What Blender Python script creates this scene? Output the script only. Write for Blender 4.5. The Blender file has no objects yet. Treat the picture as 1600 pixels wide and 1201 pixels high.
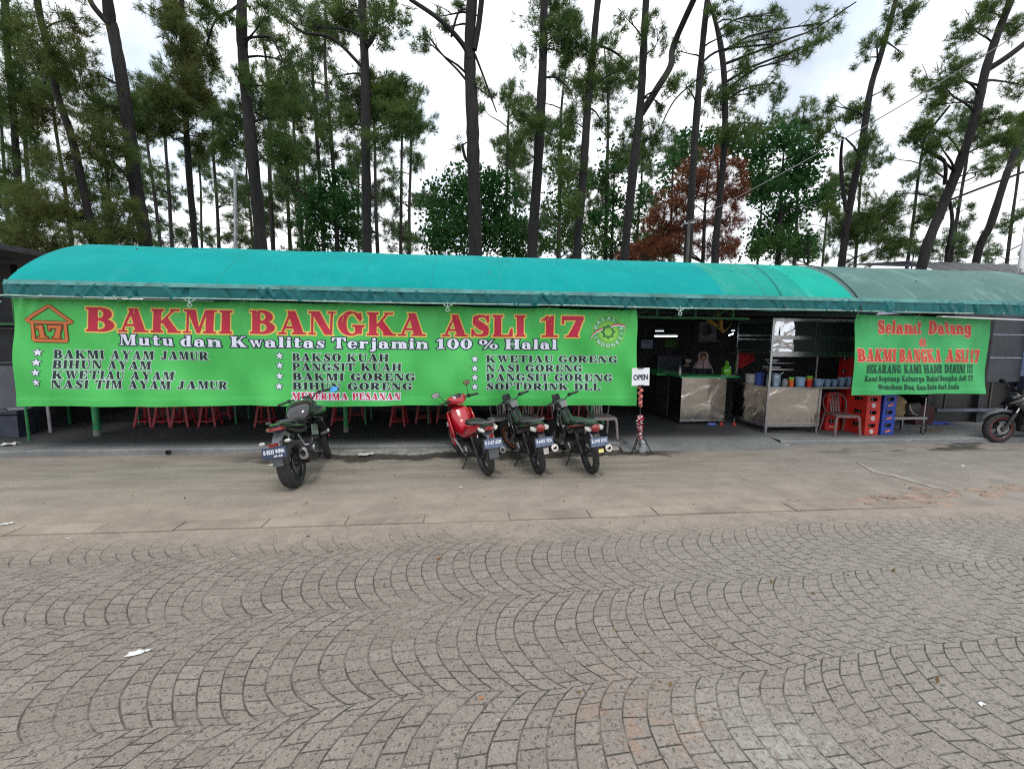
import bpy, math, random
import numpy as np
from mathutils import Vector, Matrix
R_ = math.radians
scene = bpy.context.scene
# ------------------------------------------------------------------ camera
FPX, CAMH, PITCH, YAW, ROLL = 670.0, 2.0, R_(6.39), R_(5.75), R_(.64)
_F = np.array([math.sin(YAW)*math.cos(PITCH), math.cos(YAW)*math.cos(PITCH), -math.sin(PITCH)])
_R0 = np.array([math.cos(YAW), -math.sin(YAW), 0.0]); _U0 = np.cross(_R0, _F)
_R = _R0*math.cos(ROLL)+_U0*math.sin(ROLL); _U = _U0*math.cos(ROLL)-_R0*math.sin(ROLL)
cd = bpy.data.cameras.new('camera'); cam = bpy.data.objects.new('camera', cd)
scene.collection.objects.link(cam); scene.camera = cam
cd.sensor_width = 36; cd.lens = FPX/1600*36; cd.clip_end = 2000; cd.clip_start = .05
cam.matrix_world = Matrix(((_R[0], _U[0], -_F[0], 0), (_R[1], _U[1], -_F[1], 0), (_R[2], _U[2], -_F[2], CAMH), (0, 0, 0, 1)))
def at(px, py, Y=None, z=None):
    """the point of the plane Y=.. or z=.. seen at a pixel of the 1600 px wide photograph"""
    d = _F+(px-800)/FPX*_R-(py-600.5)/FPX*_U
    t = Y/d[1] if Y is not None else (z-CAMH)/d[2]
    return Vector((d[0]*t, d[1]*t, CAMH+d[2]*t))
# ------------------------------------------------------------------ world, sun, exposure
SUN_EL, SUN_AZ = R_(66), R_(172)
w = bpy.data.worlds.new('World'); scene.world = w; w.use_nodes = True
nt = w.node_tree; nt.nodes.clear()
wo = nt.nodes.new('ShaderNodeOutputWorld'); bg = nt.nodes.new('ShaderNodeBackground'); bgc = nt.nodes.new('ShaderNodeBackground')
sky = nt.nodes.new('ShaderNodeTexSky'); sky.sky_type = 'NISHITA'; sky.sun_disc = False
sky.sun_elevation = SUN_EL; sky.sun_rotation = SUN_AZ; sky.dust_density = 2.5
tc = nt.nodes.new('ShaderNodeTexCoord'); nz = nt.nodes.new('ShaderNodeTexNoise'); nz.inputs['Scale'].default_value = 2.6; nz.inputs['Detail'].default_value = 6
cr = nt.nodes.new('ShaderNodeMapRange'); cr.inputs['From Min'].default_value = .30; cr.inputs['From Max'].default_value = .52
cr.inputs['To Min'].default_value = .45
mixs = nt.nodes.new('ShaderNodeMixShader')
nz2 = nt.nodes.new('ShaderNodeTexNoise'); nz2.inputs['Scale'].default_value = 4.5; nz2.inputs['Detail'].default_value = 7; nz2.inputs['Roughness'].default_value = .6; nt.links.new(tc.outputs['Generated'], nz2.inputs['Vector'])
cm = nt.nodes.new('ShaderNodeMix'); cm.data_type = 'RGBA'; cm.inputs[6].default_value = (.76, .85, .95, 1); cm.inputs[7].default_value = (1.0, 1.0, 1.0, 1)
cr2 = nt.nodes.new('ShaderNodeMapRange'); cr2.inputs['From Min'].default_value = .36; cr2.inputs['From Max'].default_value = .56; nt.links.new(nz2.outputs['Fac'], cr2.inputs['Value']); nt.links.new(cr2.outputs[0], cm.inputs[0]); nt.links.new(cm.outputs[2], bgc.inputs['Color'])
nt.links.new(tc.outputs['Generated'], nz.inputs['Vector']); nt.links.new(nz.outputs['Fac'], cr.inputs['Value'])
nt.links.new(sky.outputs[0], bg.inputs['Color']); bg.inputs['Strength'].default_value = .12
bgc.inputs['Strength'].default_value = 1.15
nt.links.new(cr.outputs[0], mixs.inputs[0]); nt.links.new(bg.outputs[0], mixs.inputs[1]); nt.links.new(bgc.outputs[0], mixs.inputs[2])
nt.links.new(mixs.outputs[0], wo.inputs['Surface'])
sl = bpy.data.lights.new('sun', 'SUN'); sl.energy = .9; sl.angle = R_(14); sl.color = (1, .96, .9)
so = bpy.data.objects.new('sun', sl); scene.collection.objects.link(so)
sd = Vector((math.sin(SUN_AZ)*math.cos(SUN_EL), math.cos(SUN_AZ)*math.cos(SUN_EL), math.sin(SUN_EL)))
so.rotation_euler = (-sd).to_track_quat('-Z', 'Y').to_euler()
vs = scene.view_settings; vs.view_transform = 'Standard'; vs.look = 'None'; vs.exposure = .40; vs.gamma = 1; vs.use_curve_mapping = False
scene.cycles.use_denoising = False; scene.cycles.filter_width = 1.15; scene.cycles.max_bounces = 8; scene.cycles.transparent_max_bounces = 8
# ------------------------------------------------------------------ helpers
C = scene.collection
def link(o, parent=None):
    C.objects.link(o)
    if parent is not None: o.parent = parent
    return o
def tag(o, label=None, cat=None, group=None, kind=None):
    if label: o['label'] = label
    if cat: o['category'] = cat
    if group: o['group'] = group
    if kind: o['kind'] = kind
    return o
def thing(name, label, cat, loc=(0, 0, 0), rz=0, group=None, rx=0):
    o = bpy.data.objects.new(name, None); o.empty_display_size = .1
    o.location = loc; o.rotation_euler = (rx, 0, rz); link(o)
    return tag(o, label, cat, group)
def dup(o, parent=None):
    c = o.copy(); link(c, parent)
    for ch in list(o.children): dup(ch, c)
    return c
class MB:
    def __init__(s): s.v = []; s.f = []
    def add(s, vs, fs):
        o = len(s.v); s.v += [tuple(p) for p in vs]; s.f += [tuple(i+o for i in f) for f in fs]; return s
    def box(s, c, d, rot=None, taper=1.0):
        x, y, z = d[0]/2, d[1]/2, d[2]/2
        P = [Vector((a*x*(taper if k > 0 else 1), b*y*(taper if k > 0 else 1), k*z)) for k in (-1, 1) for a, b in ((-1, -1), (1, -1), (1, 1), (-1, 1))]
        if rot is not None: P = [rot @ p for p in P]
        return s.add([p+Vector(c) for p in P], [(3, 2, 1, 0), (4, 5, 6, 7), (0, 1, 5, 4), (1, 2, 6, 5), (2, 3, 7, 6), (3, 0, 4, 7)])
    def bx(s, x0, x1, y0, y1, z0, z1): return s.box(((x0+x1)/2, (y0+y1)/2, (z0+z1)/2), (x1-x0, y1-y0, z1-z0))
    def bar(s, p, q, wd, ht):
        p, q = Vector(p), Vector(q); d = q-p; L = d.length; d.normalize()
        u = Vector((0, 0, 1)) if abs(d.z) < .9 else Vector((0, 1, 0))
        r = d.cross(u).normalized(); u = r.cross(d)
        m = Matrix((r, d, u)).transposed()
        return s.box((p+q)/2, (wd, L, ht), m)
    def tube(s, pts, rad, n=8, cap=True, sq=1.0):
        pts = [Vector(p) for p in pts]; m = len(pts)
        if not hasattr(rad, '__len__'): rad = [rad]*m
        V = []; prev = None
        for i, p in enumerate(pts):
            d = (pts[min(i+1, m-1)]-pts[max(i-1, 0)])
            if d.length < 1e-9: d = Vector((0, 0, 1))
            d.normalize()
            if prev is None:
                u = Vector((0, 0, 1)) if abs(d.z) < .9 else Vector((1, 0, 0))
            else: u = prev
            r = d.cross(u)
            if r.length < 1e-6: r = d.orthogonal()
            r.normalize(); u = r.cross(d); prev = u
            for k in range(n):
                a = 2*math.pi*k/n
                V.append(p+r*(math.cos(a)*rad[i])+u*(math.sin(a)*rad[i]*sq))
        F = [(i*n+k, i*n+(k+1) % n, (i+1)*n+(k+1) % n, (i+1)*n+k) for i in range(m-1) for k in range(n)]
        if cap: F += [tuple(range(n-1, -1, -1)), tuple((m-1)*n+k for k in range(n))]
        return s.add(V, F)
    def rev(s, prof, c=(0, 0, 0), axis='z', n=20, a0=0, a1=2*math.pi):
        full = abs(a1-a0-2*math.pi) < 1e-6; m = n if full else n+1; V = []
        for r, h in prof:
            for k in range(m):
                a = a0+(a1-a0)*k/n; x, y = r*math.cos(a), r*math.sin(a)
                p = (x, y, h) if axis == 'z' else ((x, h, y) if axis == 'y' else (h, x, y))
                V.append((p[0]+c[0], p[1]+c[1], p[2]+c[2]))
        F = []
        for i in range(len(prof)-1):
            for k in range(n):
                k2 = (k+1) % m
                F.append((i*m+k, i*m+k2, (i+1)*m+k2, (i+1)*m+k))
        return s.add(V, F)
    def loft(s, secs, n=14, cap=True):
        """secs: (x, y, z, half width, half height, exponent): rings across the x axis"""
        V = []
        for x, y, z, a, b, e in secs:
            for k in range(n):
                t = 2*math.pi*(k+.5)/n; ct, st = math.cos(t), math.sin(t)
                V.append((x, y+a*math.copysign(abs(ct)**(2/e), ct), z+b*math.copysign(abs(st)**(2/e), st)))
        m = len(secs)
        F = [(i*n+k, i*n+(k+1) % n, (i+1)*n+(k+1) % n, (i+1)*n+k) for i in range(m-1) for k in range(n)]
        if cap: F += [tuple(range(n-1, -1, -1)), tuple((m-1)*n+k for k in range(n))]
        return s.add(V, F)
    def build(s, name, mat, parent=None, smooth=40, M=None):
        me = bpy.data.meshes.new(name)
        vs = [tuple(M @ Vector(p)) for p in s.v] if M is not None else s.v
        me.from_pydata(vs, [], s.f); me.validate()
        if mat is not None: me.materials.append(mat)
        if smooth:
            me.polygons.foreach_set('use_smooth', [True]*len(me.polygons)); me.set_sharp_from_angle(angle=R_(smooth))
        return link(bpy.data.objects.new(name, me), parent)
def np_mesh(name, V, F, mat, parent=None, smooth=False):
    """triangles or quads as one array"""
    me = bpy.data.meshes.new(name); V = np.asarray(V, np.float32); F = np.asarray(F, np.int32); k = F.shape[1]
    me.vertices.add(len(V)); me.vertices.foreach_set('co', V.ravel())
    me.loops.add(F.size); me.loops.foreach_set('vertex_index', F.ravel())
    me.polygons.add(len(F)); me.polygons.foreach_set('loop_start', np.arange(0, F.size, k, dtype=np.int32))
    if smooth: me.polygons.foreach_set('use_smooth', np.ones(len(F), bool))
    me.update(); me.validate(); me.materials.append(mat)
    return link(bpy.data.objects.new(name, me), parent)
# ---- node expressions
class X:
    def __init__(s, nt, sock): s.nt, s.s = nt, sock
    def _m(s, op, b=None, c=None, clamp=False):
        n = s.nt.nodes.new('ShaderNodeMath'); n.operation = op; n.use_clamp = clamp
        for i, v in enumerate((s, b, c)):
            if v is None: continue
            if isinstance(v, X): s.nt.links.new(v.s, n.inputs[i])
            else: n.inputs[i].default_value = v
        return X(s.nt, n.outputs[0])
    def __add__(s, b): return s._m('ADD', b)
    def __sub__(s, b): return s._m('SUBTRACT', b)
    def __mul__(s, b): return s._m('MULTIPLY', b)
    def __truediv__(s, b): return s._m('DIVIDE', b)
    def rsub(s, a): return (s*-1)+a
    def floor(s): return s._m('FLOOR')
    def fract(s): return s._m('FRACT')
    def sqrt(s): return s._m('SQRT')
    def asin(s): return s._m('ARCSINE')
    def abs(s): return s._m('ABSOLUTE')
    def min(s, b): return s._m('MINIMUM', b)
    def max(s, b): return s._m('MAXIMUM', b)
    def mod2(s): return (s*.5).fract()*2
    def step(s, a, b):   # smooth 0..1 between a and b
        n = s.nt.nodes.new('ShaderNodeMapRange'); n.interpolation_type = 'SMOOTHSTEP'
        s.nt.links.new(s.s, n.inputs['Value'])
        if a < b: n.inputs['From Min'].default_value, n.inputs['From Max'].default_value = a, b
        else:
            n.inputs['From Min'].default_value, n.inputs['From Max'].default_value = b, a
            n.inputs['To Min'].default_value, n.inputs['To Max'].default_value = 1, 0
        return X(s.nt, n.outputs[0])
def new_mat(name):
    m = bpy.data.materials.new(name); m.use_nodes = True
    return m, m.node_tree, m.node_tree.nodes['Principled BSDF']
def coords(nt, kind='Object'):
    t = nt.nodes.new('ShaderNodeTexCoord'); return t.outputs[kind]
def noise(nt, vec, scale, detail=4, rough=.6, dist=0):
    n = nt.nodes.new('ShaderNodeTexNoise'); n.inputs['Scale'].default_value = scale; n.inputs['Detail'].default_value = detail
    n.inputs['Roughness'].default_value = rough; n.inputs['Distortion'].default_value = dist
    if vec is not None: nt.links.new(vec, n.inputs['Vector'])
    return X(nt, n.outputs['Fac'])
def mapping(nt, vec, scale=(1, 1, 1), loc=(0, 0, 0), rot=(0, 0, 0)):
    n = nt.nodes.new('ShaderNodeMapping'); n.inputs['Scale'].default_value = scale; n.inputs['Location'].default_value = loc; n.inputs['Rotation'].default_value = rot
    nt.links.new(vec, n.inputs['Vector']); return n.outputs[0]
def mixc(nt, f, a, b):
    n = nt.nodes.new('ShaderNodeMix'); n.data_type = 'RGBA'
    for i, v in ((0, f), (6, a), (7, b)):
        if isinstance(v, X): v = v.s
        if isinstance(v, (tuple, list)): n.inputs[i].default_value = (*v[:3], 1)
        elif isinstance(v, (int, float)): n.inputs[i].default_value = v
        else: nt.links.new(v, n.inputs[i])
    return n.outputs[2]
def bump(nt, h, bsdf, strength=.3, dist=.01):
    b = nt.nodes.new('ShaderNodeBump'); b.inputs['Strength'].default_value = strength; b.inputs['Distance'].default_value = dist
    nt.links.new(h.s, b.inputs['Height']); nt.links.new(b.outputs[0], bsdf.inputs['Normal'])
def col(name, c, rough=.6, metal=0, var=.25, scale=6, bmp=0, coat=0, bscale=None, dirt=None):
    """plain painted / plastic / metal surface with some unevenness of its own"""
    m, nt, b = new_mat(name); v = coords(nt)
    n = noise(nt, v, scale, 5)
    dark = tuple(x*(1-var) for x in c); lite = tuple(min(1, x*(1+var*.7)) for x in c)
    out = mixc(nt, n.step(.3, .7), dark, lite)
    if dirt: out = mixc(nt, noise(nt, v, scale*2.7, 6, .7).step(.5, .75), out, dirt)
    nt.links.new(out, b.inputs['Base Color']); b.inputs['Roughness'].default_value = rough; b.inputs['Metallic'].default_value = metal
    if coat: b.inputs['Coat Weight'].default_value = coat; b.inputs['Coat Roughness'].default_value = .08
    r = (noise(nt, v, scale*3, 3)*.25)+(rough-.12); nt.links.new(r.s, b.inputs['Roughness'])
    if bmp: bump(nt, noise(nt, v, bscale or scale*8, 4), b, bmp, .02)
    return m
def emit(name, c, s):
    m, nt, b = new_mat(name); b.inputs['Emission Color'].default_value = (*c, 1); b.inputs['Emission Strength'].default_value = s
    b.inputs['Base Color'].default_value = (*c, 1); return m
black = col('black_plastic', (.012, .012, .014), .45)
gloss_black = col('black_paint', (.010, .011, .013), .22, coat=.8)
rubber = col('tyre_rubber', (.018, .018, .02), .8, var=.4, scale=14, dirt=(.09, .08, .065), bmp=.15)
chrome = col('polished_steel', (.55, .56, .57), .22, 1, .15)
alu = col('dull_aluminium', (.32, .33, .34), .42, 1, .25)
dark_metal = col('engine_metal', (.05, .05, .055), .45, .7, .4, 12)
grey_plastic = col('grey_plastic', (.10, .11, .125), .5, dirt=(.14, .13, .12))
red_paint = col('red_paint', (.42, .008, .022), .25, coat=.7, var=.15)
red_lens = col('red_lens', (.24, .005, .010), .12, coat=1, var=.2)
clear_lens = col('clear_lens', (.55, .54, .50), .15, coat=1, var=.2)
vinyl = col('seat_vinyl', (.020, .020, .022), .75, bmp=.1)
white_plastic = col('white_plastic', (.72, .73, .74), .4, var=.1)
mirror_sky = col('mirror_glass', (.85, .87, .9), .06, 1, .05)
mirror_blue = col('blue_mirror_glass', (.08, .38, .85), .12, .6, .1)
# ================================================================== ground
def ground_mat():
    m, nt, b = new_mat('dirt_asphalt'); v = coords(nt)
    big = noise(nt, v, .55, 5, .6); mid = noise(nt, v, 2.6, 6, .65); fine = noise(nt, v, 55, 4, .7); grit = noise(nt, v, 170, 3, .7)
    sx = nt.nodes.new('ShaderNodeSeparateXYZ'); nt.links.new(v, sx.inputs[0]); x, y = X(nt, sx.outputs[0]), X(nt, sx.outputs[1])
    st = noise(nt, mapping(nt, v, (.35, 1.8, 1)), 2.2, 6, .65)
    c = mixc(nt, st.step(.32, .68), (.195, .173, .147), (.305, .268, .227))
    brown = (y+(big*1.6-.8)).step(6.3, 4.9)
    c = mixc(nt, brown*.75, c, mixc(nt, mid.step(.3, .7), (.250, .204, .168), (.355, .295, .245)))
    c = mixc(nt, (x+(big*3-1.5)).step(2.5, 7)*.55, c, mixc(nt, mid.step(.3, .7), (.178, .166, .149), (.280, .262, .236)))
    c = mixc(nt, (noise(nt, mapping(nt, v, (.6, 2, 1)), 3.1, 7, .7).step(.60, .72))*.5, c, (.40, .385, .345))      # dried pale scrapes
    edge = (y+(noise(nt, v, 1.7, 5)*.9-.45))                                                         # damp strip along the kerb
    wet = (edge.step(6.82, 6.93)*(x.abs()).step(4.2, 3.0)*noise(nt, mapping(nt, v, (.6, 1, 1), (3, 0, 0)), 1.1, 4).step(.36, .44)).max(((y+(noise(nt, v, 2.3, 4)*.5-.25)).step(6.75, 7.0)*noise(nt, mapping(nt, v, (.5, 1, 1), (1, 4, 0)), 1.0, 3).step(.50, .56)*x.step(6, 7)))
    c = mixc(nt, wet*.9, c, (.030, .027, .021))
    c = mixc(nt, fine.step(.35, .75)*.35, c, (.115, .102, .088))
    c = mixc(nt, grit.step(.66, .72)*.5, c, (.36, .34, .31))
    nt.links.new(c, b.inputs['Base Color'])
    nt.links.new(((wet*-.45)+.88).s, b.inputs['Roughness'])
    bump(nt, fine*.6+mid*1.2+grit*.25, b, .45, .03)
    return m
mb = MB(); mb.add([(-400, -400, 0), (400, -400, 0), (400, 900, 0), (-400, 900, 0)], [(0, 1, 2, 3)])
tag(mb.build('ground', ground_mat(), smooth=0), kind='structure')
def paving_mat():
    m, nt, b = new_mat('fan_pavers'); v = coords(nt)
    warp = nt.nodes.new('ShaderNodeTexNoise'); warp.inputs['Scale'].default_value = 1.0; warp.inputs['Detail'].default_value = 1; nt.links.new(v, warp.inputs['Vector'])
    sw = nt.nodes.new('ShaderNodeSeparateXYZ'); nt.links.new(warp.outputs['Color'], sw.inputs[0])
    sx = nt.nodes.new('ShaderNodeSeparateXYZ'); nt.links.new(v, sx.inputs[0])
    jit = nt.nodes.new('ShaderNodeTexNoise'); jit.inputs['Scale'].default_value = 9; jit.inputs['Detail'].default_value = 2; nt.links.new(v, jit.inputs['Vector'])
    sj = nt.nodes.new('ShaderNodeSeparateXYZ'); nt.links.new(jit.outputs['Color'], sj.inputs[0])
    x = X(nt, sx.outputs[0])+(X(nt, sw.outputs[0])*.16)+(X(nt, sj.outputs[0])*.012); y = X(nt, sx.outputs[1])+(X(nt, sw.outputs[1])*.20)+(X(nt, sj.outputs[1])*.012)-.11
    W, Rr, P, L = .9, .565, .135, .122
    vb = (y-(x*.035)-2.2)/W; band = vb.floor(); vv = (vb.fract()-.5)*W
    cosr = (((vv*vv)*-1)+Rr*Rr).sqrt()
    s = (x-((cosr*-1)+Rr)+band*.041)/P; row = s.floor(); fs = s.fract()
    t = ((vv/Rr).asin()*Rr)/L+row*.5+.25; brick = t.floor(); ft = t.fract()
    d1 = fs.min(fs.rsub(1))*P*(cosr/Rr)*1.25; d2 = ft.min(ft.rsub(1))*L; d3 = (vb.fract().min(vb.fract().rsub(1)))*W
    d = d1.min(d2*1.35)+(noise(nt, v, 40, 3)*.006-.003)
    joint = d.step(.0046, .0018)
    wn = nt.nodes.new('ShaderNodeTexWhiteNoise'); wn.noise_dimensions = '3D'
    cb = nt.nodes.new('ShaderNodeCombineXYZ')
    for i, q in enumerate((row, brick, band)): nt.links.new(q.s, cb.inputs[i])
    nt.links.new(cb.outputs[0], wn.inputs['Vector']); rnd = X(nt, wn.outputs['Value'])
    big = noise(nt, v, .7, 5); mid = noise(nt, v, 5, 5, .65); fine = noise(nt, v, 75, 5, .75); pit = noise(nt, v, 42, 3, .8)
    c = mixc(nt, rnd, (.198, .168, .142), (.256, .222, .191))
    c = mixc(nt, mid.step(.35, .7)*.55, c, (.205, .175, .150))
    X0 = X(nt, sx.outputs[0]); Y0 = X(nt, sx.outputs[1])
    c = mixc(nt, (X0+(big*3-1.5)).step(-1.0, 3.2)*.5, c, (.268, .247, .222))                                    # the right half is paler, greyer
    c = mixc(nt, pit.step(.53, .66)*.75, c, (.050, .046, .043))
    c = mixc(nt, noise(nt, v, 130, 3, .8).step(.52, .66)*.55, c, (.060, .056, .052))
    c = mixc(nt, noise(nt, v, 95, 2, .6).step(.62, .68)*.6, c, (.40, .39, .36))
    def spot(px, py, r, th, a):
        q = at(px, py, z=0); dx = (X0-q.x); dy = (Y0-q.y)
        return ((dx*dx+dy*dy).sqrt()+(noise(nt, v, 3.5, 5, .7)*r*1.6-r*.8)).step(r, r*.35)*a
    c = mixc(nt, spot(1000, 1120, .42, 0, 1)*noise(nt, v, 9, 5, .7).step(.48, .62)*.45, c, (.33, .18, .12))         # orange brick dust
    c = mixc(nt, spot(1170, 1150, .5, 0, 1)*noise(nt, v, 26, 4, .75).step(.44, .58)*.28, c, (.40, .40, .36))         # cement splash
    c = mixc(nt, spot(1250, 1190, .35, 0, 1)*noise(nt, v, 22, 4, .75).step(.44, .58)*.45, c, (.40, .41, .37))
    c = mixc(nt, spot(1495, 860, .36, 0, 1)*noise(nt, v, 14, 4, .75).step(.42, .58)*.45, c, (.36, .345, .31))
    c = mixc(nt, spot(1420, 808, .30, 0, 1)*noise(nt, v, 14, 4, .75).step(.42, .58)*.45, c, (.36, .345, .31))
    # sand washed over the stones: it fills the joints and hides them towards the far edge
    sand = ((Y0+(big*1.1-.55)+(mid*.5-.25)).step(3.80, 4.40)).max((Y0+(X0*.10)+(mid*.8)).step(5.2, 5.5))
    patch = noise(nt, mapping(nt, v, (1, 1, 1), (7, 3, 0)), 1.1, 5, .65).step(.52, .66)*.75
    fill = sand.max(patch)
    jfade = (fill*-.92)+1
    jvar = noise(nt, v, 4, 5, .65).step(.32, .56)*.85+.15
    jj = joint*jfade*jvar
    lite = joint*noise(nt, mapping(nt, v, (1, 1, 1), (2, 9, 0)), 2.4, 3).step(.58, .66)*.5
    sandc = mixc(nt, mid.step(.3, .7), (.245, .200, .165), (.335, .275, .228))
    c = mixc(nt, sand*.72, c, sandc)
    c = mixc(nt, jj*.93, c, (.018, .018, .016))
    c = mixc(nt, lite, c, (.40, .38, .34))
    nt.links.new(c, b.inputs['Base Color']); b.inputs['Roughness'].default_value = .85
    stone = d.step(.001, .009)
    h = (stone*jfade)*1.0+rnd*.25*jfade*stone+fine*.22+mid*.12-pit.step(.55, .7)*.25
    bump(nt, h, b, .7, .016)
    return m
mb = MB(); mb.add([(-60, -30, .004), (60, -30, .004), (60, 4.46, .004), (-60, 4.46, .004)], [(0, 1, 2, 3)])
tag(mb.build('paving', paving_mat(), smooth=0), kind='structure')
# row of edge stones between the pavers and the dirt
edge_mat = col('edge_stone', (.280, .232, .193), .9, var=.3, scale=1.6, bmp=.4, bscale=40, dirt=(.285, .24, .20))
rng = random.Random(4); mb = MB(); x = -14
while x < 4.9:
    L = rng.uniform(.75, .95); dz = rng.uniform(-.006, .003)
    mb.box((x+L/2, 4.585+rng.uniform(-.012, .012), -.03+dz), (L-.014, .225, .092), Matrix.Rotation(rng.uniform(-.006, .006), 3, 'Z')); x += L
tag(mb.build('kerb_edging', edge_mat, smooth=0), kind='structure')
# broken stones at the end of the row
rub = col('broken_stone', (.27, .20, .16), .9, var=.35, scale=5, bmp=.5)
rng = random.Random(9); mb = MB()
for k in range(34):
    x = rng.uniform(4.7, 7.6); y = 4.72+rng.gauss(0, .11)+(x-4.7)*.06; s = rng.uniform(.05, .22)
    q = [Vector((rng.uniform(.7, 1)*s*math.cos(a), rng.uniform(.5, .9)*s*.6*math.sin(a), 0)) for a in [i*1.05 for i in range(6)]]
    h = rng.uniform(.008, .03)
    mb.add([p+Vector((x, y, 0)) for p in q]+[p*.8+Vector((x, y, h)) for p in q], [(6, 7, 8, 9, 10, 11)]+[(i, (i+1) % 6, 6+(i+1) % 6, 6+i) for i in range(6)])
o = mb.build('rubble', rub, smooth=0); tag(o, 'broken pinkish stone rubble at the end of the edging row', 'rubble', kind='stuff')
# raised concrete floor of the eatery
def slab_mat():
    m, nt, b = new_mat('worn_concrete'); v = coords(nt)
    a = noise(nt, v, 1.1, 6, .65); f = noise(nt, v, 18, 5, .7); st = noise(nt, mapping(nt, v, (.5, 1, 3)), 7, 5, .7)
    c = mixc(nt, a.step(.3, .7), (.135, .14, .145), (.215, .22, .22)); c = mixc(nt, f.step(.45, .75)*.4, c, (.08, .08, .08))
    c = mixc(nt, st.step(.58, .68)*.4, c, (.055, .055, .055))
    sx = nt.nodes.new('ShaderNodeSeparateXYZ'); nt.links.new(v, sx.inputs[0])
    c = mixc(nt, (X(nt, sx.outputs[1])+(a*.4-.2)).step(7.5, 8.05)*(X(nt, sx.outputs[0]).step(6.4, 5.0)*.62+.30), c, mixc(nt, a.step(.3, .7), (.016, .017, .020), (.030, .031, .034)))   # interior shade painted into the cement colour, weaker towards the right
    nt.links.new(c, b.inputs['Base Color']); b.inputs['Roughness'].default_value = .7; bump(nt, f+a, b, .4, .02); return m
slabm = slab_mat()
def rough_slab(x0, x1, y0, y1, z, seed, step=.09):
    r = random.Random(seed); n = int((x1-x0)/step); mb = MB(); V = []
    for i in range(n+1):
        x = x0+(x1-x0)*i/n; e = r.gauss(0, .008); dz = r.gauss(0, .004)
        V += [(x, y0+e, -.02), (x, y0+.004+e*.8, z-.018+dz), (x, y0+.022+e*.5, z+dz*.5), (x, y0+.2, z), (x, y1, z)]
    F = [(i*5+k, (i+1)*5+k, (i+1)*5+k+1, i*5+k+1) for i in range(n) for k in range(4)]
    return mb.add(V, F)
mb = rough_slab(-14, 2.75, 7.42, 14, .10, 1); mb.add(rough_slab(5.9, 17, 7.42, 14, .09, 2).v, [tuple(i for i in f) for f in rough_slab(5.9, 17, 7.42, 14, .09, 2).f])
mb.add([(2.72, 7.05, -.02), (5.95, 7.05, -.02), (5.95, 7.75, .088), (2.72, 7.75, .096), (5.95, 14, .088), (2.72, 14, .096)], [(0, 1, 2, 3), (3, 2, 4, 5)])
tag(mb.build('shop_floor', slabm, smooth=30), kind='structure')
ledge = col('kerb_mortar', (.26, .255, .235), .9, var=.35, scale=3, bmp=.5, dirt=(.10, .10, .09))
rng = random.Random(12); mb = MB(); V = []; n = 150
for i in range(n+1):
    x = -2.9+5.6*i/n; e = .06*math.sin(i*.21)+.05*math.sin(i*.083+1)+rng.gauss(0, .012)
    V += [(x, 7.26+e, -.01), (x, 7.29+e, .028+rng.gauss(0, .004)), (x, 7.46, .045)]
mb.add(V, [(i*3+k, (i+1)*3+k, (i+1)*3+k+1, i*3+k+1) for i in range(n) for k in range(2)])
tag(mb.build('kerb_footing', ledge, smooth=40), kind='structure')
drain = MB().rev([(.028, 0), (.034, 0), (.034, -.03), (.026, -.03), (.026, .1), (0, .1)], (at(263, 704, Y=7.4).x, 7.40, .052), 'y', 14)
tag(drain.build('drain_pipe', black), 'dark round drain hole in the kerb face under the big banner', 'drain pipe')

# ================================================================== lettering
def RC(x0, y0, x1, y1): return lambda a, b: np.minimum(np.minimum(a-x0, x1-a), np.minimum(b-y0, y1-b))
def PG(*p):
    A = sum(p[i][0]*p[(i+1) % len(p)][1]-p[(i+1) % len(p)][0]*p[i][1] for i in range(len(p)))
    if A < 0: p = p[::-1]
    def f(a, b):
        r = None
        for i in range(len(p)):
            (x0, y0), (x1, y1) = p[i], p[(i+1) % len(p)]; L = math.hypot(x1-x0, y1-y0)
            d = (-(y1-y0)*(a-x0)+(x1-x0)*(b-y0))/L; r = d if r is None else np.minimum(r, d)
        return r
    return f
def EL(cx, cy, ra, rb): return lambda a, b: (1-np.hypot((a-cx)/ra, (b-cy)/rb))*min(ra, rb)
def ST(pts, ws):
    def f(a, b):
        r = np.full_like(a, -9.)
        for i in range(len(pts)-1):
            (x0, y0), (x1, y1) = pts[i], pts[i+1]; dx, dy = x1-x0, y1-y0; L = dx*dx+dy*dy
            t = np.clip(((a-x0)*dx+(b-y0)*dy)/L, 0, 1)
            r = np.maximum(r, ws[i]+(ws[i+1]-ws[i])*t-np.hypot(a-x0-t*dx, b-y0-t*dy))
        return r
    return f
def UN(*g):
    def f(a, b):
        r = g[0](a, b)
        for q in g[1:]: r = np.maximum(r, q(a, b))
        return r
    return f
def SB(p, *q):
    def f(a, b):
        r = p(a, b)
        for k in q: r = np.minimum(r, -k(a, b))
        return r
    return f
def CL(p, q): return lambda a, b: np.minimum(p(a, b), q(a, b))
def SC(p, sx, sy): return lambda a, b: p(a/sx, b/sy)*min(sx, sy)
SM = .36; BIG = 9
def stem(x, lo=0, hi=1, sr=.1): return UN(RC(x, lo, x+SM, hi), RC(x-sr, lo, x+SM+sr, lo+.09), RC(x-sr, hi-.09, x+SM+sr, hi))
def thin(x, lo=0, hi=1, top=True, bot=True):
    g = [RC(x, lo, x+.11, hi)]
    if bot: g.append(RC(x-.13, lo, x+.24, lo+.08))
    if top: g.append(RC(x-.13, hi-.08, x+.24, hi))
    return UN(*g)
right = lambda x: RC(x, -BIG, BIG, BIG)
GL = {}
_bu = CL(SB(EL(.55, .735, .50, .275), EL(.5, .735, .2, .17)), right(.4)); _bl = CL(SB(EL(.57, .27, .56, .28), EL(.5, .27, .25, .18)), right(.4))
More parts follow.
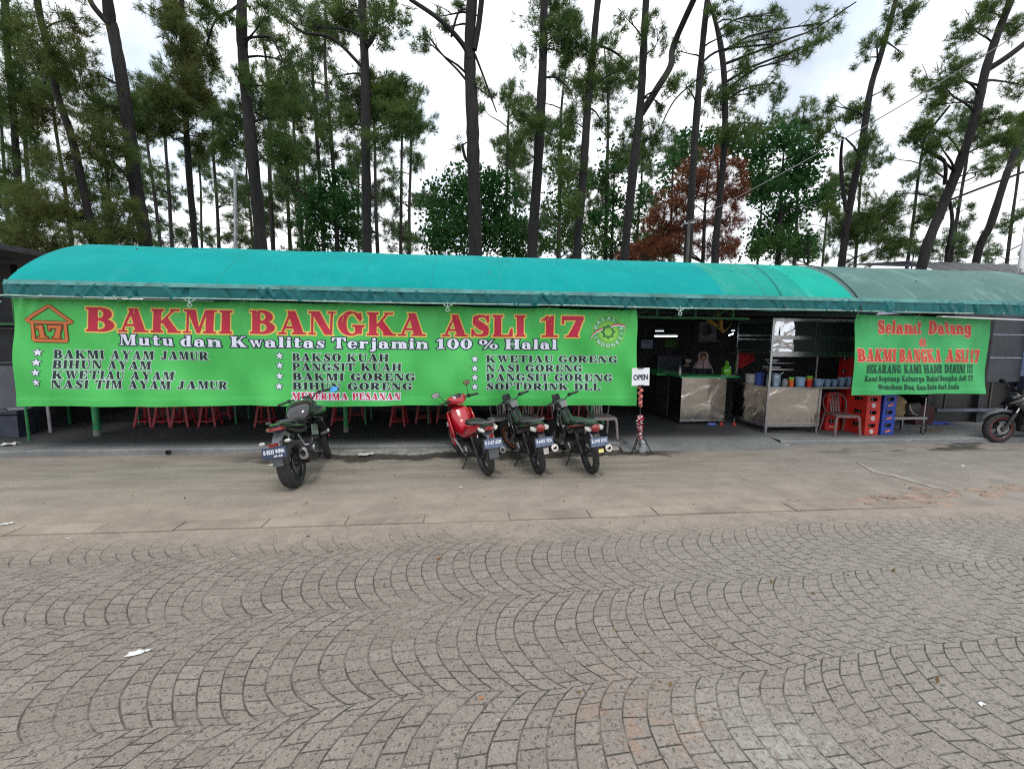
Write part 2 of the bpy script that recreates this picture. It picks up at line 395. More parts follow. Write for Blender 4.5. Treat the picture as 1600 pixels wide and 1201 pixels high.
GL['A'] = (1.36, UN(PG((.13, 0), (.24, 0), (.72, 1), (.60, 1)), PG((.80, 0), (1.24, 0), (.84, 1), (.48, 1)), RC(.28, .25, .9, .34), RC(0, 0, .42, .08), RC(.66, 0, 1.36, .08)))
GL['B'] = (1.15, UN(stem(.1), _bu, _bl))
GL['D'] = (1.2, UN(stem(.1), CL(SB(EL(.48, .5, .7, .5), EL(.46, .5, .34, .41)), right(.4))))
_E = UN(stem(.1), RC(.1, .91, 1.0, 1), PG((.88, .66), (1.0, .66), (1.0, 1), (.74, 1)), RC(.4, .46, .76, .54), RC(.68, .34, .77, .66))
GL['E'] = (1.1, UN(_E, RC(.1, 0, 1.04, .09), PG((.78, 0), (1.06, 0), (1.06, .36), (.94, .36)))); GL['F'] = (1.06, _E)
GL['G'] = (1.28, UN(SB(EL(.60, .5, .60, .53), EL(.66, .5, .27, .44), RC(.78, .42, BIG, .70)), RC(.98, .62, 1.1, .97), RC(.80, .05, 1.14, .44), RC(.66, .36, 1.27, .45)))
GL['H'] = (1.36, UN(stem(.1), stem(.88), RC(.4, .45, .95, .55)))
GL['I'] = (.56, stem(.1))
GL['J'] = (.86, UN(RC(.36, .2, .72, 1), RC(.24, .91, .84, 1), ST([(.54, .22), (.42, .06), (.22, .03), (.12, .2)], [.17, .07, .07, .11])))
GL['K'] = (1.38, UN(stem(.1), PG((.40, .40), (.52, .40), (1.1, 1), (.96, 1)), PG((.46, .5), (.88, 0), (1.30, 0), (.74, .68)), RC(.84, .92, 1.26, 1), RC(.76, 0, 1.38, .08)))
GL['L'] = (1.08, UN(stem(.1), RC(.1, 0, 1.04, .09), PG((.80, 0), (1.06, 0), (1.06, .38), (.95, .38))))
GL['M'] = (1.56, UN(thin(.13), PG((.64, 0), (.80, 0), (.56, 1), (.14, 1)), PG((.66, 0), (.80, 0), (1.14, 1), (1.02, 1)), RC(1.06, 0, 1.42, 1), RC(.94, 0, 1.54, .08), RC(1.02, .92, 1.54, 1)))
GL['N'] = (1.28, UN(thin(.13), PG((.10, 1), (.52, 1), (1.16, 0), (.80, 0)), thin(1.03, bot=False)))
GL['O'] = (1.24, SB(EL(.62, .5, .62, .53), EL(.62, .5, .21, .44))); GL['0'] = (1.08, SB(EL(.54, .5, .54, .53), EL(.54, .5, .17, .43)))
GL['P'] = (1.14, UN(stem(.1), CL(SB(EL(.53, .70, .6, .31), EL(.5, .70, .25, .21)), right(.4))))
GL['R'] = (1.32, UN(stem(.1), CL(SB(EL(.53, .72, .6, .29), EL(.5, .72, .25, .19)), right(.4)), PG((.44, .46), (.80, 0), (1.24, 0), (.84, .50)), RC(.74, 0, 1.32, .08)))
_S = UN(ST([(.93, .70), (.8, .92), (.5, .95), (.28, .84), (.30, .66), (.55, .5), (.82, .36), (.84, .16), (.6, .05), (.3, .07), (.13, .3)], [.05, .05, .06, .12, .16, .19, .16, .12, .06, .05, .05]), RC(.87, .64, .99, 1), RC(.07, 0, .19, .36))
GL['S'] = (1.06, _S)
GL['T'] = (1.2, UN(RC(.42, 0, .78, 1), RC(.30, 0, .90, .09), RC(0, .91, 1.2, 1), PG((0, .64), (.11, .64), (.26, 1), (0, 1)), PG((1.09, .64), (1.2, .64), (1.2, 1), (.94, 1))))
GL['U'] = (1.2, UN(RC(.1, .3, .46, 1), RC(0, .92, .56, 1), thin(.95, .3, 1, bot=False), CL(SB(EL(.58, .33, .48, .36), EL(.70, .36, .25, .28)), RC(-BIG, -BIG, BIG, .35))))
_W = UN(PG((.08, 1), (.48, 1), (.70, 0), (.50, 0)), PG((.56, 0), (.68, 0), (.88, 1), (.78, 1)), PG((.68, 1), (1.06, 1), (1.28, 0), (1.08, 0)), PG((1.16, 0), (1.26, 0), (1.52, 1), (1.40, 1)), RC(0, .92, .58, 1), RC(.6, .92, 1.14, 1), RC(1.3, .92, 1.64, 1))
GL['W'] = (1.64, _W)
GL['Y'] = (1.3, UN(PG((.06, 1), (.50, 1), (.86, .4), (.48, .4)), PG((.66, .42), (.78, .42), (1.18, 1), (1.06, 1)), RC(.48, 0, .86, .5), RC(.36, 0, .98, .09), RC(0, .92, .6, 1), RC(.94, .92, 1.3, 1)))
GL['1'] = (.88, UN(RC(.28, 0, .64, 1), RC(.08, 0, .84, .09), PG((.04, .74), (.04, .82), (.36, 1), (.5, 1), (.5, .80))))
GL['7'] = (1.06, UN(RC(.05, .80, 1.03, 1), RC(.03, .62, .14, 1), PG((.28, 0), (.70, 0), (1.03, .9), (.72, .9)), RC(.20, 0, .80, .08)))
GL['%'] = (1.4, UN(SB(EL(.32, .72, .3, .28), EL(.32, .72, .09, .2)), SB(EL(1.06, .28, .3, .28), EL(1.06, .28, .09, .2)), PG((.34, 0), (.46, 0), (1.04, 1), (.92, 1))))
GL['!'] = (.46, UN(PG((.15, .3), (.28, .3), (.40, 1), (.03, 1)), EL(.215, .11, .15, .13)))
_bwl = lambda cx, a, i: SB(EL(cx, .34, a, .37), EL(cx+.07, .34, i, .28))
GL['a'] = (.96, UN(SB(EL(.36, .21, .35, .24), EL(.43, .21, .12, .15)), RC(.5, .02, .82, .5), ST([(.13, .5), (.3, .64), (.52, .63), (.67, .47)], [.10, .055, .06, .14]), RC(.55, 0, .95, .08)))
GL['d'] = (1.02, UN(_bwl(.42, .41, .13), RC(.56, 0, .88, 1), RC(.42, .92, .88, 1), RC(.56, 0, 1.0, .08)))
GL['e'] = (.9, UN(SB(EL(.44, .34, .43, .37), EL(.48, .34, .16, .29), RC(.55, .18, 2, .31)), RC(.3, .31, .84, .39)))
GL['g'] = (.96, UN(SB(EL(.42, .36, .40, .33), EL(.46, .36, .13, .25)), RC(.55, 0, .86, .68), ST([(.70, .1), (.70, -.1), (.5, -.24), (.15, -.16)], [.15, .12, .06, .08])))
_hn = lambda hi: UN(RC(.08, 0, .40, hi), RC(0, hi-.08, .40, hi), RC(0, 0, .5, .08), RC(.70, 0, 1.02, .48), ST([(.38, .46), (.6, .62), (.86, .46)], [.04, .065, .16]), RC(.6, 0, 1.12, .08))
GL['h'] = (1.12, _hn(1)); GL['n'] = (1.12, _hn(.68))
GL['m'] = (1.5, UN(_hn(.68), RC(1.10, 0, 1.40, .48), ST([(.84, .46), (1.02, .62), (1.25, .46)], [.04, .065, .15]), RC(1.02, 0, 1.5, .08)))
GL['i'] = (.5, UN(RC(.08, 0, .40, .68), RC(0, .60, .40, .68), RC(0, 0, .48, .08), EL(.24, .87, .17, .13)))
GL['j'] = (.58, UN(RC(.18, -.1, .50, .68), RC(.1, .60, .50, .68), EL(.34, .87, .17, .13), ST([(.34, -.08), (.25, -.22), (.05, -.18)], [.16, .07, .09])))
GL['k'] = (1.1, UN(RC(.08, 0, .40, 1), RC(0, .92, .4, 1), RC(0, 0, .48, .08), PG((.36, .28), (.48, .28), (.88, .68), (.74, .68)), PG((.42, .36), (.70, 0), (1.08, 0), (.68, .48)), RC(.66, .60, 1.0, .68), RC(.6, 0, 1.12, .08)))
GL['l'] = (.5, UN(RC(.08, 0, .40, 1), RC(0, .92, .40, 1), RC(0, 0, .48, .08)))
GL['o'] = (.88, SB(EL(.44, .34, .44, .37), EL(.44, .34, .14, .29)))
GL['p'] = (1.02, UN(SB(EL(.58, .34, .42, .37), EL(.5, .34, .13, .28)), RC(.08, -.28, .40, .68), RC(0, .60, .4, .68), RC(0, -.28, .5, -.20)))
GL['r'] = (.82, UN(RC(.08, 0, .40, .68), RC(0, .60, .4, .68), RC(0, 0, .5, .08), ST([(.38, .46), (.54, .60), (.70, .55)], [.04, .07, .12])))
GL['s'] = (.76, SC(_S, .72, .69)); GL['w'] = (1.2, SC(_W, .73, .68))
GL['t'] = (.74, UN(RC(.15, .06, .47, .92), RC(.02, .60, .72, .68), ST([(.33, .16), (.46, .05), (.70, .12)], [.17, .06, .05])))
GL['u'] = (1.06, UN(RC(.08, .16, .40, .68), RC(0, .60, .4, .68), RC(.62, 0, .94, .68), RC(.52, .60, .94, .68), RC(.62, 0, 1.05, .08), ST([(.25, .18), (.45, .06), (.68, .14)], [.17, .065, .05])))
GL[' '] = (.5, None)
_cache = {}
def contour(ch, n, off, fn=None, wd=None):
    """polygons of a glyph in cap-height units; off > 0 grows the outline"""
    key = (ch, n, round(off, 3))
    if key in _cache: return _cache[key]
    if fn is None: wd, fn = GL[ch]
    pad = .1+max(off, 0); h = 1.0/n
    xs = np.arange(-pad, wd+pad+h, h)+.0007; ys = np.arange(-.36-pad, 1+pad+h, h)+.0007
    A, B = np.meshgrid(xs, ys); V = fn(A, B)+off
    pts, polys = [], []
    def P(x, y): pts.append((x, y)); return len(pts)-1
    ins = V > 0
    for j in range(len(ys)-1):
        full = ins[j, :-1] & ins[j, 1:] & ins[j+1, :-1] & ins[j+1, 1:]; anyc = ins[j, :-1] | ins[j, 1:] | ins[j+1, :-1] | ins[j+1, 1:]
        i = 0; m = len(xs)-1
        while i < m:
            if full[i]:
                k = i
                while k < m and full[k] and k-i < 6: k += 1
                polys.append([P(xs[i], ys[j]), P(xs[k], ys[j]), P(xs[k], ys[j+1]), P(xs[i], ys[j+1])]); i = k; continue
            if anyc[i]:
                cs = [(xs[i], ys[j], V[j, i]), (xs[i+1], ys[j], V[j, i+1]), (xs[i+1], ys[j+1], V[j+1, i+1]), (xs[i], ys[j+1], V[j+1, i])]
                pl = []
                for a in range(4):
                    x0, y0, v0 = cs[a]; x1, y1, v1 = cs[(a+1) % 4]
                    if v0 > 0: pl.append((x0, y0))
                    if (v0 > 0) != (v1 > 0): t = v0/(v0-v1); pl.append((x0+(x1-x0)*t, y0+(y1-y0)*t))
                if len(pl) >= 3: polys.append([P(*q) for q in pl])
            i += 1
    _cache[key] = (np.array(pts).reshape(-1, 2), polys); return _cache[key]
class Ink:
    """collects flat print (u, v in metres on a cloth) of one colour"""
    def __init__(s): s.v = []; s.f = []
    def put(s, pts, polys): o = len(s.v); s.v += [tuple(p) for p in pts]; s.f += [[i+o for i in q] for q in polys]
    def word(s, txt, p0, p1, h, n=22, off=0.0, gap=.12):
        """fits txt between baseline points p0 and p1; h: cap height in metres or the up vector"""
        p0, p1 = np.array(p0), np.array(p1); W = sum(GL[c][0] for c in txt)+gap*(len(txt)-1); ex = (p1-p0)/W; ey = np.array(h) if hasattr(h, '__len__') else np.array((0, h)); x = 0
        for c in txt:
            if c != ' ':
                pts, pol = contour(c, n, off); s.put([p0+ex*(x+q[0])+ey*q[1] for q in pts], pol)
            x += GL[c][0]+gap
    def star(s, c, r, off=0.0):
        P = [(c[0]+(r+off if k % 2 == 0 else r*.42+off)*math.sin(math.pi*k/5), c[1]+(r+off if k % 2 == 0 else r*.42+off)*math.cos(math.pi*k/5)) for k in range(10)]
        s.put([c]+P, [[0, 1+(k+1) % 10, 1+k] for k in range(10)])
    def quad(s, p, q, wd, n=6):
        """a straight bar"""
        p, q = np.array(p, float), np.array(q, float); d = (q-p)/np.linalg.norm(q-p); nn = np.array((-d[1], d[0]))*wd/2
        for k in range(n):
            a, b2 = p+(q-p)*k/n, p+(q-p)*(k+1)/n; s.put([a-nn, b2-nn, b2+nn, a+nn], [[0, 1, 2, 3]])
    def ring(s, c, r0, r1, n=40, a0=0, a1=2*math.pi):
        m = max(1, int((r1-r0)/.035)); rs_ = [r0+(r1-r0)*j/m for j in range(m+1)]
        for k, (r0, r1) in [(k, q) for k in range(n) for q in zip(rs_, rs_[1:])]:
            a, b2 = a0+(a1-a0)*k/n, a0+(a1-a0)*(k+1)/n
            s.put([(c[0]+r*math.cos(t), c[1]+r*math.sin(t)) for r, t in ((r0, a), (r1, a), (r1, b2), (r0, b2))], [[0, 1, 2, 3]])
    def fan(s, c, P, m=5):
        n = len(P)
        for j in range(m):
            A, B = [[(c[0]+(x-c[0])*t, c[1]+(y-c[1])*t) for x, y in P] for t in (max(.001, j/m), (j+1)/m)]
            for i in range(n): s.put([A[i], B[i], B[(i+1) % n], A[(i+1) % n]], [[0, 1, 2, 3]])
    def poly(s, P): s.put(P, [list(range(len(P)))])
    def build(s, name, mat, parent, surf, lift):
        me = bpy.data.meshes.new(name); me.from_pydata([surf(u, v, lift) for u, v in s.v], [], s.f); me.materials.append(mat)
        return link(bpy.data.objects.new(name, me), parent)
def ink(name, c): return col(name, c, .6, var=.06, scale=3)
ink_red = ink('red_ink', (.52, .018, .055)); ink_red2 = ink('orange_red_ink', (.55, .05, .035)); ink_yellow = ink('yellow_ink', (.80, .60, .12)); ink_white = ink('white_ink', (.72, .76, .88)); ink_navy = ink('navy_ink', (.012, .020, .05))
ink_black = ink('black_ink', (.008, .016, .022)); ink_halo = ink('pale_ink', (.45, .66, .55)); ink_orange = ink('orange_ink', (.62, .17, .05)); ink_brown = ink('brown_ink', (.16, .04, .01)); ink_dkgreen = ink('dark_green_ink', (.01, .16, .04)); ink_midgreen = ink('leaf_green_ink', (.05, .36, .08)); ink_lime = ink('lime_ink', (.22, .52, .06)); ink_pale = ink('peach_ink', (.80, .42, .26)); ink_deep = ink('deep_green_ink', (.005, .07, .035))
def cloth_mat(name, c, hue2):
    m, nt, b = new_mat(name); v = coords(nt)
    n = noise(nt, mapping(nt, v, (1, 1, .4)), 1.6, 3)
    nt.links.new(mixc(nt, n.step(.3, .7), c, hue2), b.inputs['Base Color']); b.inputs['Roughness'].default_value = .5
    b.inputs['Specular IOR Level'].default_value = .35
    bump(nt, noise(nt, v, 300, 2), b, .06, .004); return m
BY = 7.30
def make_banner(name, label, corners, mat, folds, seed):
    """corners: TL, TR, BR, BL as (X, Z); cloth surface as a function of world x, z"""
    root = thing(name, label, 'banner', (0, 0, 0)); rr = random.Random(seed)
    (xa, za), (xb, zb), (xc, zc), (xd, zd) = corners
    def dy(x, z):
        tt = (z-zd)/(za-zd); r = 0
        for kx, kz, a, ph in folds: r += 2.0*a*math.sin(kx*x+kz*z+ph)
        r += .016*math.sin(5.3*x+.9*z)*math.sin(1.7*x+2.1)*max(0, min(1, 1.1-tt))        # soft vertical folds low down
        for tx in ties:                                                                   # creases running out from the tied points
            d = x-tx; e = za-.02-z
            if e > -.1: r += .026*math.exp(-(abs(d)/.28)**1.5)*math.exp(-max(e, 0)/.22)*math.sin(d*38+e*9)
        if tt < .07: r -= .006                                                             # hem
        return r
    ties = [xa+.02]+[xa+(xb-xa)*(k+rr.uniform(-.2, .2))/max(2, round((xb-xa)/1.5)) for k in range(1, max(2, round((xb-xa)/1.5)))]+[xb-.02]
    def surf(x, z, lift=0): return (x, BY+dy(x, z)-lift, z)
    nx, nz = int((xb-xa)/.03), 60; V = []
    for j in range(nz+1):
        t = j/nz
        for i in range(nx+1):
            s2 = i/nx; x = (xd*(1-t)+xa*t)*(1-s2)+(xc*(1-t)+xb*t)*s2; z = (zd*(1-t)+za*t)*(1-s2)+(zc*(1-t)+zb*t)*s2
            sag = sum(math.exp(-((x-tx)/.25)**2) for tx in ties)
            if t > .9: z -= .014*(1-min(1, sag))*(t-.9)*10
            if t < .1: z += .008*math.sin(x*2.2+seed)*(1-t*10)
            V.append(surf(x, z))
    F = [(j*(nx+1)+i, j*(nx+1)+i+1, (j+1)*(nx+1)+i+1, (j+1)*(nx+1)+i) for j in range(nz) for i in range(nx)]
    np_mesh('cloth', V, F, mat, root, True)
    for tx in ties:
        t = MB(); t.tube([(tx, BY-.004, za-.03), (tx+.01, BY-.03, za+.03), (tx-.01, BY-.02, za+.10)], .004, 5); t.build('tie_string', white_plastic, root)
    return root, surf
def bp(px, py): p = at(px, py, Y=BY); return (p.x, p.z)
green_cloth = cloth_mat('green_banner_cloth', (.060, .45, .095), (.080, .52, .115))
c4 = [bp(25, 463), bp(994.5, 484), bp(993, 633), bp(27, 635)]
folds = [(1.3, .6, .014, .3), (2.6, -2.2, .009, 1.2), (4.1, 3.4, .006, 2), (7.2, -4.5, .0035, .7), (.9, 5.5, .006, 4), (7.5, -5.2, .0042, 1.1), (10.5, 6.5, .0026, 2.6), (4.6, 6.8, .0042, .4)]
ban, bsurf = make_banner('banner', 'long green banner reading Bakmi Bangka Asli 17 with the menu, tied under the eave', c4, green_cloth, folds, 3)
title, title_o, sub, sub_o, menu, menu_o, pes, pes_o, star, star_o = [Ink() for _ in range(10)]
def put(inks, txt, x0, y0, x1, y1, hpx, n=22, gap=.12):
    a, b2 = bp(x0, y0), bp(x1, y1); xm, ym = (x0+x1)/2, (y0+y1)/2; h = np.array(bp(xm, ym-hpx))-np.array(bp(xm, ym))
    for q, off in inks: q.word(txt, a, b2, h, n, off, gap)
for t, x0, y0, x1, y1, h in (('BAKMI', 136, 517.5, 363, 521.5, 37), ('BANGKA', 391, 521.3, 665, 525, 36), ('ASLI', 690, 525.5, 821, 526.3, 34), ('17', 843.5, 526.5, 912, 527, 33)):
    put([(title, 0), (title_o, .058)], t, x0, y0, x1, y1, h, 40, .10)
for t, x0, y0, x1, y1, h in (('Mutu', 184, 539, 270, 540.5, 17), ('dan', 281.5, 541, 347, 542, 17), ('Kwalitas', 360.5, 542, 509.5, 543.5, 16.5), ('Terjamin', 520.5, 544, 669, 545, 16.5), ('100', 681, 544.8, 737.5, 545, 15.5), ('%', 748, 545.3, 779, 545.5, 15), ('Halal', 789.5, 545.3, 871, 545.5, 15.5)):
    put([(sub, 0), (sub_o, .095)], t, x0, y0, x1, y1, h, 26, .16)
for t, x0, y0, x1, y1, h in (('BAKMI AYAM JAMUR', 83.5, 559.5, 326, 562.5, 13), ('BIHUN AYAM', 83.5, 575, 235.5, 577, 12.5), ('KWETIAU AYAM', 85, 591.3, 272, 593.3, 12.5), ('NASI TIM AYAM JAMUR', 84.5, 605.7, 354, 608.2, 12.3),
        ('BAKSO KUAH', 457.5, 563.3, 607.5, 564.4, 11.6), ('PANGSIT KUAH', 457.5, 578, 627.5, 579.2, 11.4), ('BAKMI GORENG', 457.5, 593.5, 648.5, 594.5, 11.4), ('BIHUN GORENG', 457.5, 608.3, 644, 609, 11),
        ('KWETIAU GORENG', 759.7, 565.8, 962.6, 566.2, 10.4), ('NASI GORENG', 759.7, 580, 910.6, 580.4, 10.4), ('PANGSIT GORENG', 759.7, 594.8, 955.6, 595, 11), ('SOFTDRINK DLL', 759.7, 608.9, 937, 608.9, 10.6)):
    put([(menu, 0), (menu_o, .085)], t, x0, y0, x1, y1, h, 22, .17)
put([(pes, 0), (pes_o, .13)], 'MENERIMA PESANAN', 457, 623.6, 625.5, 624.3, 10.4, 20, .16)
for x, ys in ((61.2, (550.5, 566, 581.5, 597)), (436.5, (555.8, 571, 587.5, 603.3)), (742, (561, 575.8, 590, 604.5))):
    for yy in ys: star.star(bp(x, yy), .066); star_o.star(bp(x, yy), .066, .013)
for q, nm, m_, lift in ((title_o, 'title_outline', ink_yellow, .0035), (title, 'title_lettering', ink_red, .006), (sub_o, 'subtitle_outline', ink_navy, .0035), (sub, 'subtitle_lettering', ink_white, .006), (menu_o, 'menu_outline', ink_halo, .0035), (menu, 'menu_lettering', ink_black, .006), (pes_o, 'notice_outline', ink_white, .0035), (pes, 'notice_lettering', ink_red, .006), (star_o, 'star_outline', ink_navy, .0035), (star, 'star_marks', ink_white, .006)):
    q.build(nm, m_, ban, bsurf, lift)
# little house with 17
ho, hi_ = Ink(), Ink()
def house(q, wd):
    P = [bp(*p) for p in ((43.3, 501.5), (79.4, 477.6), (116.5, 504.6))]
    q.quad(P[0], P[1], wd, 10); q.quad(P[1], P[2], wd, 10)
    B = [bp(*p) for p in ((47, 502.5), (112, 504.8))]; q.quad(B[0], B[1], wd*.9, 10)
    D = [bp(*p) for p in ((54.5, 504), (54.5, 531.5), (104.5, 532.8), (104.5, 506))]
    q.quad(D[0], D[1], wd, 6); q.quad(D[1], D[2], wd, 8); q.quad(D[2], D[3], wd, 6)
house(ho, .062); house(hi_, .038)
for q, off in ((ho, .10), (hi_, 0)): q.word('17', bp(59.5, 528), bp(100.5, 528.8), bp(60, 508)[1]-bp(60, 528)[1], 24, off, .12)
# overlapping bars lie at slightly different heights
def build_stacked(q, nm, m_, parent, surf, lift):
    me = bpy.data.meshes.new(nm); lv = {}
    V = list(q.v); h = [lift]*len(V)
    for k, f in enumerate(q.f):
        for i in f: h[i] = lift+.00004*(k % 60)
    me.from_pydata([surf(u, v, hh) for (u, v), hh in zip(V, h)], [], q.f); me.materials.append(m_); link(bpy.data.objects.new(nm, me), parent)
build_stacked(ho, 'house_outline', ink_brown, ban, bsurf, .0035); build_stacked(hi_, 'house_emblem', ink_orange, ban, bsurf, .0075)
# halal seal
c0 = bp(949.4, 518.4); k = bp(960, 518)[0]-bp(950, 518)[0]; k /= 10
q = Ink(); q.ring(c0, 0.001, 25.6*k, 48); q.build('seal_rim', ink_lime, ban, bsurf, .0035)
q = Ink(); q.ring(c0, 0.001, 24.2*k, 48); q.build('seal_ground', ink_midgreen, ban, bsurf, .006)
q = Ink(); q.ring(c0, 16.2*k, 17.2*k, 48); q.ring(c0, 0.001, 15.0*k, 40); q.build('seal_disc', ink_lime, ban, bsurf, .0085)
q = Ink(); P = [(c0[0]+(11.5 if i % 2 == 0 else 8.3)*k*math.sin(math.pi*i/8), c0[1]+(11.5 if i % 2 == 0 else 8.3)*k*math.cos(math.pi*i/8)) for i in range(16)]
q.fan(c0, P); q.build('seal_star', ink_dkgreen, ban, bsurf, .011)
q = Ink(); P = [(c0[0]+(7 if i % 2 == 0 else 5.4)*k*math.sin(math.pi*i/8), c0[1]+(7 if i % 2 == 0 else 5.4)*k*math.cos(math.pi*i/8)) for i in range(16)]
q.fan(c0, P); q.build('seal_centre', ink_lime, ban, bsurf, .0135)
def sans(txt, bold=.012):
    cu = bpy.data.curves.new('t', 'FONT'); cu.body = txt; cu.resolution_u = 3; cu.offset = bold; o = bpy.data.objects.new('t', cu); C.objects.link(o)
    bpy.context.view_layer.update(); me = bpy.data.meshes.new_from_object(o.evaluated_get(bpy.context.evaluated_depsgraph_get()))
    V = np.array([v.co[:2] for v in me.vertices]); F = [list(p.vertices) for p in me.polygons]
    bpy.data.objects.remove(o); bpy.data.meshes.remove(me); V -= V.min(0); return V, F
q = Ink()
for txt, a0, a1, flip in (('HALAL', 162, 62, False), ('INDONESIA', 205, 375, True)):
    for i, ch in enumerate(txt):
        V, F = sans(ch); hh = V[:, 1].max(); V = (V-np.array((V[:, 0].max()/2, hh/2)))/hh*5.2*k
        a = R_(a0+(a1-a0)*i/(len(txt)-1)); rot = a-math.pi/2 if not flip else a+math.pi/2
        cs, sn = math.cos(rot), math.sin(rot); r = 20.6*k
        q.put([(c0[0]+r*math.cos(a)+x*cs-y*sn, c0[1]+r*math.sin(a)+x*sn+y*cs) for x, y in V], F)
q.build('seal_lettering', ink_white, ban, bsurf, .0085)
for nm, m_, dr, lift in (('seal_ribbon_white', ink_white, 0, .0145), ('seal_ribbon_red', ink_red, 1.6, .017)):
    q = Ink()
    for s in (1, -1):
        pts = [(4, 7), (9, 10), (15, 10.5), (21, 10), (25.5, 9), (27, 5)] if s > 0 else [(-8, -7+12), (-13, 2.5), (-19, -.5), (-24, -5), (-27, -9), (-27.5, -12)]
        for (x0, y0), (x1, y1) in zip(pts, pts[1:]):
            q.put([(c0[0]+x0*k, c0[1]+(y0-1.6+dr)*k), (c0[0]+x1*k, c0[1]+(y1-1.6+dr)*k), (c0[0]+x1*k, c0[1]+(y1+1.6+dr*.2)*k), (c0[0]+x0*k, c0[1]+(y0+1.6+dr*.2)*k)], [[0, 1, 2, 3]])
    q.build(nm, m_, ban, bsurf, lift)
# second banner
green2 = cloth_mat('green_welcome_cloth', (.046, .37, .115), (.062, .44, .14))
c4 = [bp(1337, 491), bp(1551, 496), bp(1541, 614.5), bp(1332, 617)]
folds = [(1.9, .9, .016, .8), (3.6, -2.8, .010, 1.9), (6.0, 3.0, .006, .2), (9.2, -2.0, .004, 3), (8.5, 7.0, .0045, 2), (13, -6, .0022, .5)]
ban2, bs2 = make_banner('banner', 'small green welcome banner reading Selamat Datang, hanging over the drink crates', c4, green2, folds, 8)
r1, r1o, k1 = Ink(), Ink(), Ink()
g7 = lambda x, y: (1280+x/5, 470+y/5)
for t, x0, x1, yb, h in (('Selamat', 440, 815, 254, 97), ('Datang', 875, 1187, 256, 97), ('di', 785, 850, 350, 56), ('BAKMI', 292, 588, 470, 94), ('BANGKA', 618, 962, 474, 94), ('ASLI', 998, 1176, 474, 94), ('17', 1200, 1276, 476, 92)):
    a, b2 = g7(x0, yb), g7(x1, yb+2); put([(r1, .025), (r1o, .085)], t, *a, *b2, h/5, 30, .16)
for t, x0, x1, yb, h in (('SEKARANG', 350, 632, 562, 62), ('KAMI', 655, 786, 562, 62), ('HADIR', 805, 976, 562, 62), ('DISINI', 995, 1143, 562, 62), ('!!!', 1165, 1226, 562, 62), ('Kami', 345, 450, 627, 42), ('Segenap', 460, 622, 627, 42), ('Keluarga', 635, 800, 626, 42), ('Bakmi', 815, 940, 626, 42), ('Bangka', 952, 1090, 625, 42), ('Asli', 1100, 1160, 624, 42), ('17', 1175, 1220, 624, 42),
        ('Memohon', 455, 638, 691, 40), ('Doa', 650, 722, 691, 40), ('dan', 737, 806, 691, 40), ('Restu', 820, 920, 691, 40), ('dari', 935, 1008, 690, 40), ('Anda', 1020, 1108, 690, 40)):
    a, b2 = g7(x0, yb), g7(x1, yb); put([(k1, .04)], t, *a, *b2, h/5, 26, .16)
r1o.build('greeting_outline', ink_pale, ban2, bs2, .0035); r1.build('greeting_lettering', ink_red2, ban2, bs2, .006); k1.build('message_lettering', ink_deep, ban2, bs2, .0035)
# ================================================================== tarpaulin canopy
def tarp(name, c1, c2, dusty, rough=.5, trans=.0, dust=.35):
    m, nt, b = new_mat(name); v = coords(nt)
    n = noise(nt, mapping(nt, v, (.5, 1, 1)), 1.6, 5, .6); d = noise(nt, mapping(nt, v, (1, .35, .35), (5, 0, 0)), 3.0, 6, .7)
    sx = nt.nodes.new('ShaderNodeSeparateXYZ'); nt.links.new(v, sx.inputs[0]); z = X(nt, sx.outputs[2])
    c = mixc(nt, n.step(.3, .7), c1, c2)
    c = mixc(nt, d.step(.50, .74)*dust, c, dusty)
    c = mixc(nt, (z+(d*.5-.25)).step(3.30, 3.75)*.22, c, dusty)           # dust settled on the crown of the arch
    nt.links.new(c, b.inputs['Base Color']); b.inputs['Roughness'].default_value = .6; b.inputs['Specular IOR Level'].default_value = .06
    bump(nt, noise(nt, v, 5, 4)*1.0+noise(nt, v, 40, 2)*.1, b, .12, .05)
    return m
XL, XR, EY, RY = -6.80, 11.7, 7.14, 9.3
root = thing('canopy', 'long barrel shaped green tarpaulin canopy over the eatery, grey at its right end', 'canopy')
def arch(u):           # u 0..1 from the front eave over the ridge to the rear eave
    t = u*2-1; y = RY+t*(RY-EY); return y, 2.695+.935*max(0, 1-t*t)**.86
def cover(x0, x1, mat, label, lift=0):
    nx = max(4, int((x1-x0)/.07)); U = [0.5-0.5*math.cos(math.pi*k/46) for k in range(47)]; V = []
    for i in range(nx+1):
        x = x0+(x1-x0)*i/nx; ph = ((x-XL)/2.32) % 1.0
        sag = .009*math.sin(math.pi*ph)**.8 if ph > 0 else 0
        for u in U:
            y, z = arch(u); e = min(1, 4*u, 4*(1-u))
            V.append((x, y, z-sag*e+.004*math.sin(3.1*x+7*u)*e+lift+.004*math.sin(13*x+2*u)*(1-e)))
    n = len(U); F = [(i*n+k, (i+1)*n+k, (i+1)*n+k+1, i*n+k+1) for i in range(nx) for k in range(n-1)]
    o = np_mesh('cover_panel', V, F, mat, root, True); o['label'] = label
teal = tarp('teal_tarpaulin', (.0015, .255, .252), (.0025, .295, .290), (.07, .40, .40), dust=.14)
cover(XL, 4.42, teal, 'bright teal tarpaulin panel')
cover(4.42, 5.98, tarp('deep_teal_tarpaulin', (.010, .265, .215), (.014, .31, .255), (.12, .34, .30)), 'darker sea green tarpaulin panel', -.002)
cover(5.98, 6.86, tarp('mint_tarpaulin', (.006, .33, .255), (.012, .38, .30), (.16, .44, .37)), 'bright mint green tarpaulin strip')
cover(6.86, XR, tarp('grey_tarpaulin', (.075, .155, .145), (.105, .195, .18), (.24, .38, .36), dust=.5), 'faded grey green tarpaulin panel', -.004)
val_m, nt, b = new_mat('valance_tarpaulin'); v = coords(nt)
